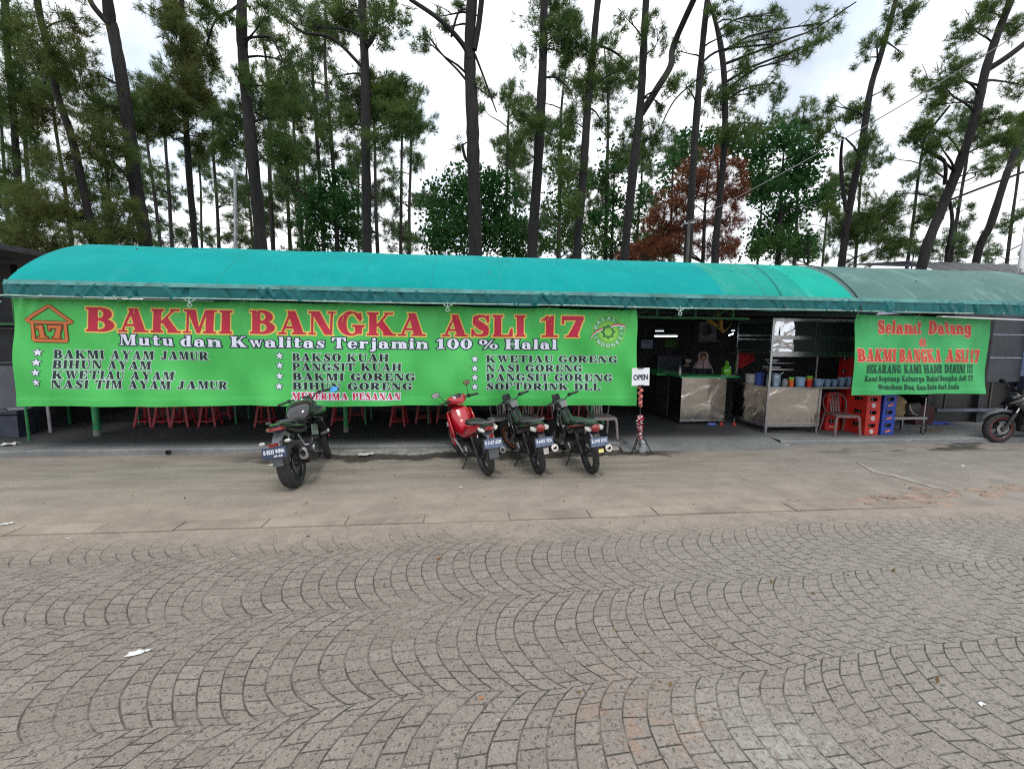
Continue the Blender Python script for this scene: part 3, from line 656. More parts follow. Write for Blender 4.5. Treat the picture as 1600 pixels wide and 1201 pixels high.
n1 = noise(nt, v, 3, 5); n2 = noise(nt, v, 17, 4)
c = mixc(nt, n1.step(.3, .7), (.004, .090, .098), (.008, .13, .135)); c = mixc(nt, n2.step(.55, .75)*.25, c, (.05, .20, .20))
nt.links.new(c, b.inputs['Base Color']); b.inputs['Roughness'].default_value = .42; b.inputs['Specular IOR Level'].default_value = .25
rng = random.Random(31)
cre = [(rng.uniform(XL, XR), rng.uniform(-.9, .9), rng.uniform(.014, .04), rng.uniform(.010, .028)*rng.choice((-1, 1)), rng.uniform(0, .20)) for _ in range(230)]
def valance_y(x, s):       # s: metres below the eave; creases run obliquely
    r = EY-.035-.012*math.sin(x*1.1)-.02*s
    for cx, sl_, wd, a, z0 in cre:
        if abs(x-cx) < .45:
            d = (x-cx-sl_*(s-z0)); r -= a*math.exp(-(d/wd)**2)*math.exp(-((s-z0)/.14)**2)
    return r
nx = int((XR-XL)/.025); V = []; rows = [-.02, .0, .025, .05, .075, .10, .125, .15, .175, .198]
for i in range(nx+1):
    x = XL+(XR-XL)*i/nx; dr = .012*math.sin(x*2.6)+.006*math.sin(x*7.3+1)
    for j, s2 in enumerate(rows):
        zz = 2.70-s2-(dr if j > 7 else 0)
        V.append((x, valance_y(x, s2)+(.03 if j == 0 else 0), zz))
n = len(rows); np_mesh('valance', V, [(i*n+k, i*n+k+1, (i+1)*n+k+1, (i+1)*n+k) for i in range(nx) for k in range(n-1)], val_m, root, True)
V = []                                                                  # dusty hem where cover and valance meet
for i in range(nx+1):
    x = XL+(XR-XL)*i/nx
    for s2, dy in ((-.052, -.004), (-.02, -.022), (.004, -.040), (.018, -.046)): V.append((x, EY+dy+.0-.012*math.sin(x*1.1)*(s2 > -.03), 2.70-s2))
np_mesh('hem', V, [(i*4+k, i*4+k+1, (i+1)*4+k+1, (i+1)*4+k) for i in range(nx) for k in range(3)], col('dusty_hem', (.06, .215, .205), .7, var=.35, scale=4), root, True)
pipe_m = col('white_green_pipe', (.30, .42, .36), .5, var=.3, dirt=(.12, .14, .12)); frame_g = col('green_frame_paint', (.015, .16, .045), .5, var=.3, dirt=(.03, .05, .03))
mb = MB(); mb.tube([(XL-.05, EY-.02, 2.42), (XL-.11, EY-.05, 2.46), (XL-.08, EY-.06, 2.505), (XL+.05, EY-.05, 2.52)]+[(x, EY-.05+.008*math.sin(x*2), 2.515+.006*math.sin(x*1.3)) for x in np.arange(XL+.4, 9.6, .4)], .012, 6); mb.build('eave_pipe', pipe_m, root)
mb = MB(); mb.tube([(XL+.1, EY-.03, 2.485)]+[(x, EY-.03, 2.478+.012*math.sin(x*.9)) for x in np.arange(XL+.5, -3.8, .3)], .006, 5); mb.build('eave_rope', pipe_m, root)
for px in (297, 699.5, 1063):
    x = at(px, 470, Y=EY-.05).x; z = 2.50; mb = MB()
    mb.tube([(x-.085, EY-.05, z+.01), (x, EY-.065, z-.045), (x+.085, EY-.05, z+.01)], .009, 6)
    mb.tube([(x, EY-.065, z+.045), (x, EY-.065, z-.06)], .009, 6)
    mb.tube([(x+.028*math.sin(a), EY-.065, z-.085+.028*math.cos(a)) for a in np.linspace(0, 2*math.pi, 13)], .009, 6)
    mb.build('hook', pipe_m, root)
mb = MB()
for x in np.arange(XL+.5, XR-.3, 1.01): mb.rev([(0, 0), (.016, .002), (.018, .010), (.007, .012)], (x, valance_y(x, .18)-.012, 2.525), 'y', 8)
mb.build('eyelets', pipe_m, root)
for x in (-3.9, -1.75, -.62, .52, 1.65, 2.9, 5.2, 8.2, 9.6):
    MB().tube([(x+.03*math.sin(u*5), arch(u)[0]-.004, arch(u)[1]+.001) for u in [.004+.60*k/40 for k in range(41)]], .0022, 5).build('seam', col('canopy_seam', (.03, .36, .34) if x < 5 else (.12, .22, .21), .7), root)
# hoops and front beam
for x in np.arange(XL+.02, XR, 2.32):
    mb = MB(); mb.tube([(x, arch(u)[0], arch(u)[1]-.03) for u in [.02+.96*k/24 for k in range(25)]], .017, 6); mb.build('hoop', frame_g, root)
mb = MB(); mb.tube([(XL, EY+.05, 2.70), (XR, EY+.05, 2.70)], .02, 6); mb.build('front_beam', frame_g, root)
# the black ropes over the right part
for p, q in (((1255, 415), (1340, 486)), ((1160, 411), (1222, 472))):
    x0, x1 = at(*p, Y=8.75).x, at(*q, Y=EY).x; mb = MB()
    pts = []
    for k in range(25):
        u = .0+.5*k/24; y, z = arch(u); pts.append((x1+(x0-x1)*(y-EY)/(8.75-EY), y-.01, z+.012))
    mb.tube([(x1, EY-.09, 2.52)]+pts, .010 if p[0] == 1255 else .005, 6)
    tag(mb.build('rope', col('tarred_rope', (.03, .035, .035), .8)), 'dark rope tied down over the %s part of the canopy' % ('mint green' if p[0] == 1255 else 'sea green'), 'rope', 'ropes over the canopy')
# lattice truss under the front of the roof, seen over the counter
ty = 8.3; z0 = at(1080, 497, Y=ty).z; xa, xb = at(995, 497, Y=ty).x, at(1170, 499, Y=ty).x
root = thing('roof_truss', 'green welded lattice truss under the canopy above the steel counter', 'truss', (xa, ty, z0))
mb = MB(); mb.bx(-6, xb-xa, -.02, .02, -.02, .03); mb.build('bottom_chord', frame_g, root, 0)
mb = MB(); mb.bx(-6, xb-xa, -.02, .02, .21, .25); mb.build('top_chord', frame_g, root, 0)
L = xb-xa
for k in range(9):
    x0 = L-.35-k*.80; MB().bx(x0-.025, x0+.025, -.016, .016, .031, .209).build('post', frame_g, root, 0)
    MB().bar((x0-.42, 0, .05), (x0-.06, 0, .195) if k % 2 else (x0-.06, 0, .195), .012, .026).build('brace', frame_g, root, 0)
# posts under the canopy
def post(px, py, Y, r, mat, label, top=2.7, collar=False):
    p = at(px, py, z=.1) if Y is None else at(px, py, Y=Y); t = thing('post', label, 'post', (p.x, p.y, .09), group='posts holding the canopy')
    MB().rev([(r, 0), (r, top-.09)], n=14).add([], []).build('shaft', mat, t)
    if collar: MB().rev([(r+.004, 0), (r+.004, .10), (r, .11)], n=14).build('foot', col('post_foot', (.16, .17, .15), .8), t)
    return p
green_pipe = col('green_pipe', (.018, .24, .075), .42, var=.25, dirt=(.06, .13, .07))
post(46, 688, None, .022, frame_g, 'thin green steel post at the left end, beside the dark bin')
post(153, 680, None, .058, green_pipe, 'thick green pipe post with a grey foot under the left of the big banner', collar=True)
post(541, 674, None, .046, green_pipe, 'green pipe post under the middle of the big banner, behind the black motorcycle', collar=True)
post(79, 675, None, .026, col('pale_post', (.34, .34, .36), .6), 'pale grey post between the two green posts at the left end')
post(1196, 640, 9.3, .014, col('rail_post', (.35, .38, .48), .4, .6), 'slim bluish steel pole rising behind the steel counter', 2.4)
# ================================================================== walls round the eatery
wall_dark = col('dark_wall', (.028, .030, .034), .8, var=.4, scale=2, bmp=.2); grey_wall = col('grey_render', (.13, .14, .165), .8, var=.25, scale=1.6, bmp=.25, dirt=(.08, .085, .095)); roof_dark = col('dark_sheet_roof', (.05, .05, .055), .7)  # wall_dark: one near-black grey for walls, partition and hangers
def wallbox(name, label, mat, x0, x1, y0, y1, z0, z1, cat='wall'):
    return tag(MB().bx(x0, x1, y0, y1, z0, z1).build(name, mat, smooth=0), label, cat)
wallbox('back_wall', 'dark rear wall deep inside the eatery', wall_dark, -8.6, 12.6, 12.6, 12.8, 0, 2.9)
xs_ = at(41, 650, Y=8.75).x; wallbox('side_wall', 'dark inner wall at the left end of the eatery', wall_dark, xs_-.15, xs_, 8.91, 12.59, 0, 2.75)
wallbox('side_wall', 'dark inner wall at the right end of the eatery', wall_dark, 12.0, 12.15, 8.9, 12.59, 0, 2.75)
wallbox('added_rear_roof', 'added dark roof behind the canopy that keeps the inside dark', roof_dark, -8.6, 12.8, 10.9, 13.0, 2.62, 2.70, 'roof')  # added roof, there to shut light out of the eatery
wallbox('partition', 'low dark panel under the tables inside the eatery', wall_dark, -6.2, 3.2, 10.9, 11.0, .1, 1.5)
# ---- left neighbour
p = at(22, 560, Y=8.6)
xw = at(41, 650, Y=8.75).x; ew = xw+9.4
root = thing('neighbour_house', 'grey walled shop with a shuttered window left of the canopy', 'building', (-9.4, 8.75, 0))
MB().bx(-3, ew, 0, .15, 0, 1.36).build('wall', grey_wall, root, 0)
MB().bx(-3, ew, .02, .15, 1.362, 3.2).build('upper_wall', wall_dark, root, 0)
MB().bx(-3, 2.2, -1.2, 1.2, 3.25, 3.34).build('roof', roof_dark, root, 0)
MB().bx(-3, 2.1, -1.28, -1.2, 3.22, 3.36).build('fascia', col('pale_fascia', (.42, .44, .45), .6, var=.3, dirt=(.12, .12, .12)), root, 0)
f = MB(); f.bx(.6, 1.75, -.03, .0, 1.40, 1.44); f.bx(.6, 1.75, -.03, .0, 2.02, 2.06); f.bx(1.70, 1.75, -.03, 0, 1.44, 2.02); f.bx(.6, .65, -.03, 0, 1.44, 2.02); f.build('window_frame', col('dark_frame', (.045, .05, .06), .5), root, 0)
MB().bx(-.2, 1.9, -.22, -.02, 2.10, 2.14).build('shelf', frame_g, root, 0)
o = MB().box((-7.98, 8.62, 1.95), (.26, .012, .30)).build('hanging_sign', col('orange_print', (.75, .10, .01), .5, var=.45, scale=9, dirt=(.25, .02, .01)), smooth=0); tag(o, 'small orange patterned sheet hanging at the far left shop window', 'sign')
# ---- right neighbour
root = thing('neighbour_house', 'low house with a dark corrugated roof behind the right end of the canopy', 'building', (0, 0, 0))
lav = col('pale_render', (.42, .42, .55), .8, var=.15)
a = at(1480, 407, Y=12.9); z0 = at(1540, 433, Y=12.2).z
MB().bx(11.9, 24, 13.2, 20, 0, z0).build('wall', lav, root, 0)
V = []; n = 160; xs = np.linspace(11.1, 25, n)
tile = col('dark_corrugated_roof', (.055, .057, .062), .6, var=.4, scale=3, dirt=(.13, .13, .12))
xs = np.linspace(at(1476, 410, Y=12.2).x, 25, n)
for x in xs:
    e = .035*abs(math.sin(x*5.2)); V += [(x, 12.2, z0+.02+e), (x, 12.21, z0+.07+e), (x, 13.4, z0+.62+e*1.4), (x, 16, z0+.95)]
np_mesh('roof', V, [(i*4+k, (i+1)*4+k, (i+1)*4+k+1, i*4+k+1) for i in range(n-1) for k in range(3)], tile, root, True)
MB().bx(at(1476, 410, Y=12.2).x, 25, 12.24, 12.30, z0-.16, z0+.01).build('fascia', col('dark_fascia', (.05, .05, .06), .6), root, 0)
sheet = col('dark_sheet_wall', (.040, .046, .058), .6, .0, .3, 2, dirt=(.05, .05, .055))
root = thing('sheet_wall', 'dark grey sheet panel wall behind the small banner at the right end', 'wall', (0, 0, 0))
y0 = 8.9; x0, x1 = at(1478, 600, Y=y0).x, at(1592, 600, Y=y0).x
for i, (za, zb) in enumerate(((1.06, 1.62), (1.64, 2.16), (2.18, 2.75))): MB().bx(x0, x1, y0, y0+.06, za, zb).build('panel', sheet, root, 0)
MB().bx(x0-.2, x1+.3, y0-.05, y0-.002, .36, .43).build('skirting_beam', col('blue_grey_beam', (.12, .13, .18), .5), root, 0)
MB().bx(x0-.3, x1+.2, y0+.1, y0+.14, .05, 1.06).build('cupboard_front', black, root, 0)
for px in (1475, 1545): x = at(px, 620, Y=y0).x; MB().bx(x-.02, x+.02, y0-.04, y0-.004, .43, 1.04).build('upright', col('upright_wood', (.06, .055, .05), .7), root, 0)
blue_w = col('blue_painted_wall', (.13, .24, .62), .7, var=.2); wb = col('white_blue_wall', (.36, .48, .78), .7, var=.15)
root = thing('painted_wall', 'blue and pale painted wall end at the right edge', 'wall')
MB().bx(x1+.01, x1+1.6, y0-.12, y0+.03, 1.2, 2.7).build('upper_wall', wb, root, 0); MB().bx(x1+.06, x1+1.7, y0-.14, y0-.122, 1.2, 1.75).build('blue_band', blue_w, root, 0); MB().bx(x1+.01, x1+1.6, y0-.10, y0+.05, 0, 1.198).build('lower_wall', col('navy_plinth', (.035, .04, .075), .7), root, 0)
o = MB().bar((8.6, EY+.02, 2.45), (10.9, EY+.02, 2.40), .10, .02).build('white_board', white_plastic, smooth=0); tag(o, 'narrow white board under the eave right of the small banner', 'board')
# ================================================================== stools, tables and chairs
stool_m = col('red_stool_plastic', (.27, .008, .016), .45, var=.2)
def make_stool(name, label, group, mat):
    t = thing(name, label, 'stool', group=group)
    s = MB(); s.rev([(0, .455), (.12, .455), (.135, .448), (.14, .43), (.135, .40), (.128, .40), (.128, .44), (0, .445)], n=20); s.build('seat', mat, t)
    for a, b in ((1, 1), (-1, 1), (-1, -1), (1, -1)):
        p0, p1 = Vector((a*.092, b*.092, .43)), Vector((a*.155, b*.155, 0)); l = MB(); l.bar(p0, p1, .045, .022); l.build('leg', mat, t, 0)
    for h, k in ((.12, .137),):
        for a in range(4):
            r = Matrix.Rotation(a*math.pi/2, 4, 'Z'); b2 = MB(); b2.box((0, k, h), (2*k-.03, .014, .028)); b2.build('stretcher', mat, t, 0, r)
    return t
s0 = make_stool('plastic_stool', '', 'red stools inside the eatery', stool_m)
ord_ = ['leftmost of the red stools under the big banner', 'red stool second from the left under the big banner', 'red stool third from the left, close against its neighbour', 'red stool standing apart, fourth from the left under the banner',
        'red stool half hidden behind the tail of the black motorcycle', 'red stool beside the middle green post, right of the black motorcycle', 'red stool standing alone between the green post and the red motorcycle', 'red stool left of the red motorcycle, with another just behind it', 'red stool whose legs meet the red motorcycle front']
rng = random.Random(5)
def put_stool(x, y, rz, label, first=[True]):
    o = s0 if first[0] else dup(s0); first[0] = False; o.location = (x, y, .095); o.rotation_euler = (0, 0, rz); o['label'] = label; return o
for i, (xa, xb, yb) in enumerate(((208, 236.5, 667), (239, 264, 667), (266, 293, 667), (308.5, 335.5, 667), (395.5, 424, 667), (516, 541, 664), (609, 635, 666.5), (649, 672.5, 661), (681, 704, 660.5))):
    p = at((xa+xb)/2, yb, z=.1); put_stool(p.x, p.y+.16, rng.uniform(-.1, .1), ord_[i])
for px, lab in ((823, 'red stool glimpsed between the two chairs behind the bronze wheeled motorcycle'), (852, 'red stool right of the bronze wheeled motorcycle, in the gloom'), (909, 'red stool behind the seat of the motorcycle with the yellow sticker')):
    p = at(px, 661, z=.1); put_stool(p.x, p.y+.1, .2, lab)
for px, lab in ((300, 'red stool in the dark second row, behind the gap between two front stools'), (345, 'red stool in the dark second row, right of the fourth front stool'), (555, 'red stool in the dark second row, right of the middle green post')):
    p = at(px, 655, z=.1); put_stool(p.x, p.y+.1, .3, lab)
g0 = make_stool('plastic_stool', 'green plastic stool seen past the pale chair right of the parked motorcycles', None, green_pipe); p = at(929, 660, z=.1); g0.location = (p.x, p.y, .095)
wood = col('table_wood', (.10, .055, .03), .5, var=.3, scale=5); tleg = col('table_leg_green', (.02, .15, .06), .5, var=.3)
def make_table(label):
    t = thing('dining_table', label, 'table', group='tables inside the eatery')
    MB().bx(-.75, .75, -.35, .35, .72, .75).build('tabletop', wood, t, 0); MB().bx(-.68, .68, -.29, .29, .66, .719).build('apron', tleg, t, 0)
    for a in (-.66, .66):
        for b in (-.27, .27): MB().bx(a-.018, a+.018, b-.018, b+.018, 0, .659).build('leg', tleg, t, 0)
    return t
t0 = make_table('')
for i, (px, lab) in enumerate(((161, 'dining table with thin green legs at the left, behind the thick green post'), (315, 'dining table with green legs behind the four red stools'), (620, 'dining table with green legs behind the stool that stands alone'), (760, 'dining table with green legs behind the red motorcycle'))):
    o = t0 if i == 0 else dup(t0); p = at(px, 663, z=.1); o.location = (p.x, p.y+.32, .095); o['label'] = lab
pinkish = col('pinkish_chair_plastic', (.20, .125, .125), .5, var=.2, dirt=(.14, .09, .09)); beige = col('beige_chair_plastic', (.36, .31, .30), .5, var=.2, dirt=(.2, .17, .16))
def make_chair(label, mat, group=None):
    """moulded one-piece garden chair without arms; front towards -y"""
    t = thing('plastic_chair', label, 'chair', group=group)
    V = []; n = 9
    for j in range(n):
        y = -.22+.43*j/(n-1)
        for i in range(n):
            x = (-1+2*i/(n-1))*(.225-.02*j/(n-1)); e = max(abs(x)/.21, abs((y+.005)/.215)); V.append((x, y, .43-.012*(1-min(1, e*e))-(.02 if e > .98 else 0)-(.012 if j == 0 else 0)))
    F = [(j*n+i, j*n+i+1, (j+1)*n+i+1, (j+1)*n+i) for j in range(n-1) for i in range(n-1)]
    s = MB(); s.add(V, F); s.add([(x, y, z-.018) for x, y, z in V], [f[::-1] for f in F])
    edge = [i for i in range(n)]+[j*n+n-1 for j in range(1, n)]+[(n-1)*n+i for i in range(n-2, -1, -1)]+[j*n for j in range(n-2, 0, -1)]
    m = len(V); s.f += [(edge[(k+1) % len(edge)], edge[k], edge[k]+m, edge[(k+1) % len(edge)]+m) for k in range(len(edge))]
    s.build('seat', mat, t, 50)
    for a in (-1, 1):
        l = MB(); l.tube([(a*.15, -.215, .395), (a*.19, -.215, .385), (a*.212, -.22, .33), (a*.225, -.235, .15), (a*.235, -.25, 0)], [.018, .024, .026, .022, .02], 8); l.build('leg', mat, t)
        l = MB(); l.tube([(a*.16, .20, .395), (a*.195, .20, .385), (a*.208, .215, .32), (a*.22, .25, .15), (a*.23, .28, 0)], [.018, .024, .026, .022, .02], 8); l.build('leg', mat, t)
    b = MB(); pts = [(-.19, .19, .41), (-.222, .225, .52), (-.228, .26, .64), (-.19, .29, .745), (-.11, .305, .795), (0, .312, .81), (.11, .305, .795), (.19, .29, .745), (.228, .26, .64), (.222, .225, .52), (.19, .19, .41)]
    b.tube(pts, [.02, .024, .026, .028, .03, .03, .03, .028, .026, .024, .02], 8, sq=.55); b.build('back_frame', mat, t)
    for x in (-.085, -.03, .03, .085):
        q = MB(); q.bar((x*.85, .20, .42), (x, .307, .785), .030, .009); q.build('back_slat', mat, t, 0)
    for y, z in ((-.215, .37), (.2, .37)):
        q = MB(); q.box((0, y, z+.02), (.36, .016, .05)); q.build('apron', mat, t, 0)
    return t
def put_chair(o, px, py, rz, z=.095, dy=.2): p = at(px, py, z=z); o.location = (p.x, p.y+dy, z); o.rotation_euler = (0, 0, rz); return o
put_chair(make_chair('pinkish brown plastic chair standing alone beside the red drink crates', pinkish), 1322, 679.5, R_(-12), .09, .16)
bc = make_chair('beige plastic chair between the red motorcycle and the bronze wheeled one', beige, 'beige plastic chairs')
put_chair(bc, 787, 688.5, R_(4)); o = dup(bc); o['label'] = 'beige plastic chair directly behind the bronze wheeled motorcycle'; put_chair(o, 826, 687, R_(-6))
o = dup(bc); o['label'] = 'beige plastic chair right of the motorcycle with the yellow sticker'; put_chair(o, 944, 686, R_(3))
# ================================================================== steel counter
def steel(name, c=(.52, .50, .47), wav=.5, sc=2.2, rough=.16):
    m, nt, b = new_mat(name); v = coords(nt); b.inputs['Metallic'].default_value = 1
    n = noise(nt, v, 7, 5, .7); nt.links.new(mixc(nt, n.step(.3, .75), tuple(x*.86 for x in c), c), b.inputs['Base Color'])
    r = noise(nt, v, 11, 5, .7)*.22+(rough-.1); nt.links.new(r.s, b.inputs['Roughness'])
    bump(nt, noise(nt, v, sc, 2, .4, .8), b, wav, .05); return m
steel_warm = steel('wavy_stainless_sheet', (.58, .545, .50)); steel_plain = steel('stainless_frame', (.42, .43, .44), .1, 4, .28)
green_top = col('green_counter_top', (.02, .30, .09), .35, var=.15)
ca = at(1062, 662, z=.09); cx0, cy0 = ca.x, ca.y; cx1 = at(1131, 661, Y=cy0).x; ct = at(1062, 587, Y=cy0).z
root = thing('serving_counter', 'stainless steel serving counter with a green top, left of the noodle cart', 'counter', (cx0, cy0, .09)); W = cx1-cx0; Hc = ct-.09
MB().bx(0, W, 0, .62, .05, Hc-.04).build('front_panel', steel_warm, root, 0)
MB().bx(-.06, W+.28, -.05, .66, Hc-.04, Hc).build('counter_top', green_top, root, 0)
MB().bx(-.01, W, -.012, -.002, .05, .085).build('bottom_rail', steel_plain, root, 0)
for a in (.03, W-.05):
    for b in (.03, .56): MB().rev([(.02, 0), (.02, .05)], (a, b, 0), n=10).build('foot', black, root)
MB().bx(-.02, .50, .622, 2.2, .05, Hc-.05).build('side_panel', wall_dark, root, 0)
MB().bx(-.28, .56, .67, 2.3, Hc-.05, Hc-.01).build('return_top', green_top, root, 0)
# ================================================================== noodle cart
ka = at(1194.5, 677, z=.09); kx0, ky0 = ka.x, ka.y; kx1 = at(1277.5, 677, Y=ky0).x; kx2 = at(1338, 640, Y=ky0).x
Z = lambda py, px=1195: at(px, py, Y=ky0).z-.09
kd = 1.12; kw = kx1-kx0; kw2 = kx2-kx0; zt = Z(607); z1 = Z(664); top = Z(499)
root = thing('noodle_cart', 'stainless steel noodle cart with a tall glazed cabinet on top', 'food cart', (kx0, ky0, .09))
for a in (.03, kw-.03):
    for b in (.03, kd-.03): MB().bx(a-.024, a+.024, b-.024, b+.024, 0, z1-.0).build('leg', steel_plain, root, 0)
MB().bx(0, kw, .012, kd, z1, zt).build('body', steel('wavy_cart_sheet', (.58, .545, .50), .6, 1.7), root, 0)
for x0, x1 in ((-.006, .035), (kw-.035, kw+.006)): MB().bx(x0, x1, -.004, .010, z1-.04, zt).build('corner_trim', steel_plain, root, 0)
MB().bx(.036, kw-.036, -.004, .010, z1-.04, z1+.03).build('lower_trim', steel_plain, root, 0)
MB().bx(-.012, -.002, .0, kd, z1-.04, z1+.03).build('side_trim', steel_plain, root, 0)
MB().bx(-.02, kw2, -.03, kd+.02, zt, zt+.035).build('worktop', steel_plain, root, 0)
for a, b, w_ in ((.0, .0, .045), (kw2-.05, .0, .04), (.0, kd-.04, .04), (kw2-.05, kd-.04, .04)): MB().bx(a, a+w_, b, b+.04, zt+.036, top).build('cabinet_post', steel_plain, root, 0)
zr = [Z(505), Z(527), Z(531), Z(551)]
MB().bx(.046, kw2-.051, .0, .03, top-.03, top+.01).build('top_rail', steel_plain, root, 0)
MB().bx(.046, kw2-.051, .0, .03, Z(557), Z(549)).build('header_rail', steel_plain, root, 0)
MB().bx(.046, kw2-.051, .004, .028, Z(530), Z(524)).build('middle_rail', steel_plain, root, 0)
xm = at(1277, 520, Y=ky0).x-kx0
MB().bx(xm-.012, xm+.012, .003, .027, Z(524), top-.031).build('mullion', steel_plain, root, 0); MB().bx(xm-.012, xm+.012, .003, .027, Z(549), Z(530)).build('mullion', steel_plain, root, 0)
glass, nt, b = new_mat('smoked_glass'); b.inputs['Base Color'].default_value = (.030, .038, .038, 1); b.inputs['Roughness'].default_value = .08; b.inputs['Alpha'].default_value = .80; bump(nt, noise(nt, coords(nt), 2.5, 2), b, .2, .03)
xq = at(1243, 520, Y=ky0).x-kx0
mir = steel('mirror_steel_panel', (.66, .68, .72), 1.0, 3.0, .08)
for za, zb in ((Z(524)+.002, top-.032), (Z(549)+.002, Z(530)-.002)):
    MB().bx(.047, xq, .012, .018, za, zb).build('mirror_panel', mir, root, 0)
    MB().bx(xq+.001, xm-.013, .012, .018, za, zb).build('pane', glass, root, 0); MB().bx(xm+.013, kw2-.052, .012, .018, za, zb).build('pane', glass, root, 0)
    MB().bx(-.002, .004, .05, kd-.045, za, zb).build('side_pane', glass, root, 0)
    for zz in (za, zb): MB().bx(-.006, .008, .04, kd-.04, zz-.012, zz+.012).build('side_rail', steel_plain, root, 0)
MB().bx(-.01, kw2, -.01, kd, top+.011, top+.03).build('roof_sheet', steel_plain, root, 0)
for b0, b1 in ((.02, .60), (.63, kd-.02)): MB().bx(-.008, -.001, b0, b1, z1+.032, zt-.02).build('side_panel', steel('wavy_side_sheet', (.46, .44, .42), .5, 2.6), root, 0)
wz = .09+zt+.035
# ---- bowls, pots and cups on the worktop
pale_blue = col('pale_blue_plastic', (.22, .34, .50), .4, var=.15); cream = col('cream_plastic', (.45, .44, .42), .5, var=.15); royal = col('blue_plastic', (.06, .10, .45), .4); lime = col('lime_plastic', (.22, .50, .06), .4); orange_p = col('orange_plastic', (.75, .13, .02), .4); red_p = col('scarlet_plastic', (.65, .03, .02), .4)
def vessel(name, cat, label, px0, px1, py0, mat, Y, z=wz, taper=.85, group=None, lip=True):
    x0, x1 = at(px0, 600, Y=Y).x, at(px1, 600, Y=Y).x; r = (x1-x0)/2; h = max(.05, at((px0+px1)/2, py0, Y=Y).z-z)
    m = MB(); m.rev([(0, .004), (r*taper*.96, .004), (r*taper, .012), (r*.97, h*.9), (r*1.03 if lip else r, h*.93), (r*1.03 if lip else r, h), (r*.95, h), (r*taper*.9, .02), (0, .018)], n=20)
    o = m.build(name, mat); o.location = ((x0+x1)/2, Y, z); return tag(o, label, cat, group)
Yw = ky0+.16
vessel('stock_pot', 'pot', 'white and blue pot at the left front corner of the cart worktop', 1194.5+3, 1202, 585, pale_blue, ky0+.25, taper=.97)
vessel('stock_pot', 'pot', 'tall bluish steel stock pot on the cart worktop, left of the cups', 1203, 1218, 583.5, steel('bluish_steel', (.35, .47, .60), .2, 3, .3), Yw+.05, taper=1.0)
vessel('bucket', 'bucket', 'pale blue tub between the two stacks of coloured cups', 1243, 1256.5, 589, pale_blue, Yw)
for i, (a, b, py, lab) in enumerate(((1272, 1286.5, 592, 'wide pale blue bowl right of the red and green cups'), (1287.5, 1298, 592.5, 'pale blue bowl, second from the left in the bowl row'), (1299, 1308.5, 592.5, 'pale blue bowl in the middle of the bowl row'), (1309.5, 1320.5, 589.5, 'taller stack of pale blue bowls near the banner'), (1321.5, 1330, 588.5, 'rightmost pale blue bowls, half behind the small banner'))):
    vessel('noodle_bowl', 'bowl', lab, a, b, py, pale_blue, Yw, taper=.7, group='pale blue bowls along the cart')
def cups(px0, px1, py0, n, mats, label):
    x0, x1 = at(px0, 600, Y=Yw).x, at(px1, 600, Y=Yw).x; r = (x1-x0)/2; h = at(px0, py0, Y=Yw).z-wz; root = thing('cup_stack', label, 'cups', ((x0+x1)/2, Yw, wz))
    for k in range(n):
        z0 = h*k/n; m = MB(); m.rev([(0, z0+.003), (r*.8, z0+.003), (r, z0+h/n-.004), (r*.94, z0+h/n-.002), (0, z0+h/n-.01)], n=18); m.build('cup', mats[k], root)
cups(1232, 1239.5, 589, 3, [orange_p, orange_p, lime], 'short stack of orange cups with a green one on top')
cups(1259.5, 1268.3, 587, 4, [red_p, red_p, orange_p, lime], 'taller stack of red and orange cups under a green one')
m = MB(); m.rev([(0, 0), (.05, 0), (.055, .02), (.055, .11), (.04, .13), (.04, .15), (0, .15)], n=16); jg, nt, b = new_mat('jar_glass'); b.inputs['Base Color'].default_value = (.30, .33, .35, 1); b.inputs['Roughness'].default_value = .1; b.inputs['Alpha'].default_value = .5
o = m.build('glass_jar', jg); p = at(1226, 601, Y=Yw); o.location = (p.x, Yw, wz); tag(o, 'glass jar on the cart between the steel pot and the orange cups', 'jar')
o = MB().tube([(0, 0, .05), (.03, 0, .16), (.06, 0, .22), (.11, 0, .245)], [.006, .006, .006, .004], 6).build('ladle', chrome); p = at(1217, 600, Y=Yw); o.location = (p.x-.02, Yw, wz+.04); tag(o, 'steel ladle sticking out of the tall stock pot', 'ladle')
for i, (py, r, lab) in enumerate(((562, .13, 'upper white plate on the cabinet shelf at the left of the cart'), (573, .17, 'lower steel dish on the cabinet shelf at the left of the cart'))):
    m = MB(); m.rev([(0, 0), (r*.5, 0), (r, .05), (r, .06), (r*.5, .012), (0, .01)], n=20); o = m.build('plate', col('plate_glaze', (.55, .57, .62), .25)); p = at(1203, py+4, Y=ky0+.32); o.location = (kx0+.30, ky0+.35, p.z); tag(o, lab, 'plate')
MB().bx(.05, .62, .12, .60, Z(579), Z(577)).build('inner_shelf', steel_plain, root, 0)
MB().bx(.05, .62, .12, .60, Z(568)-.002, Z(568)+.008).build('inner_shelf', steel_plain, root, 0)
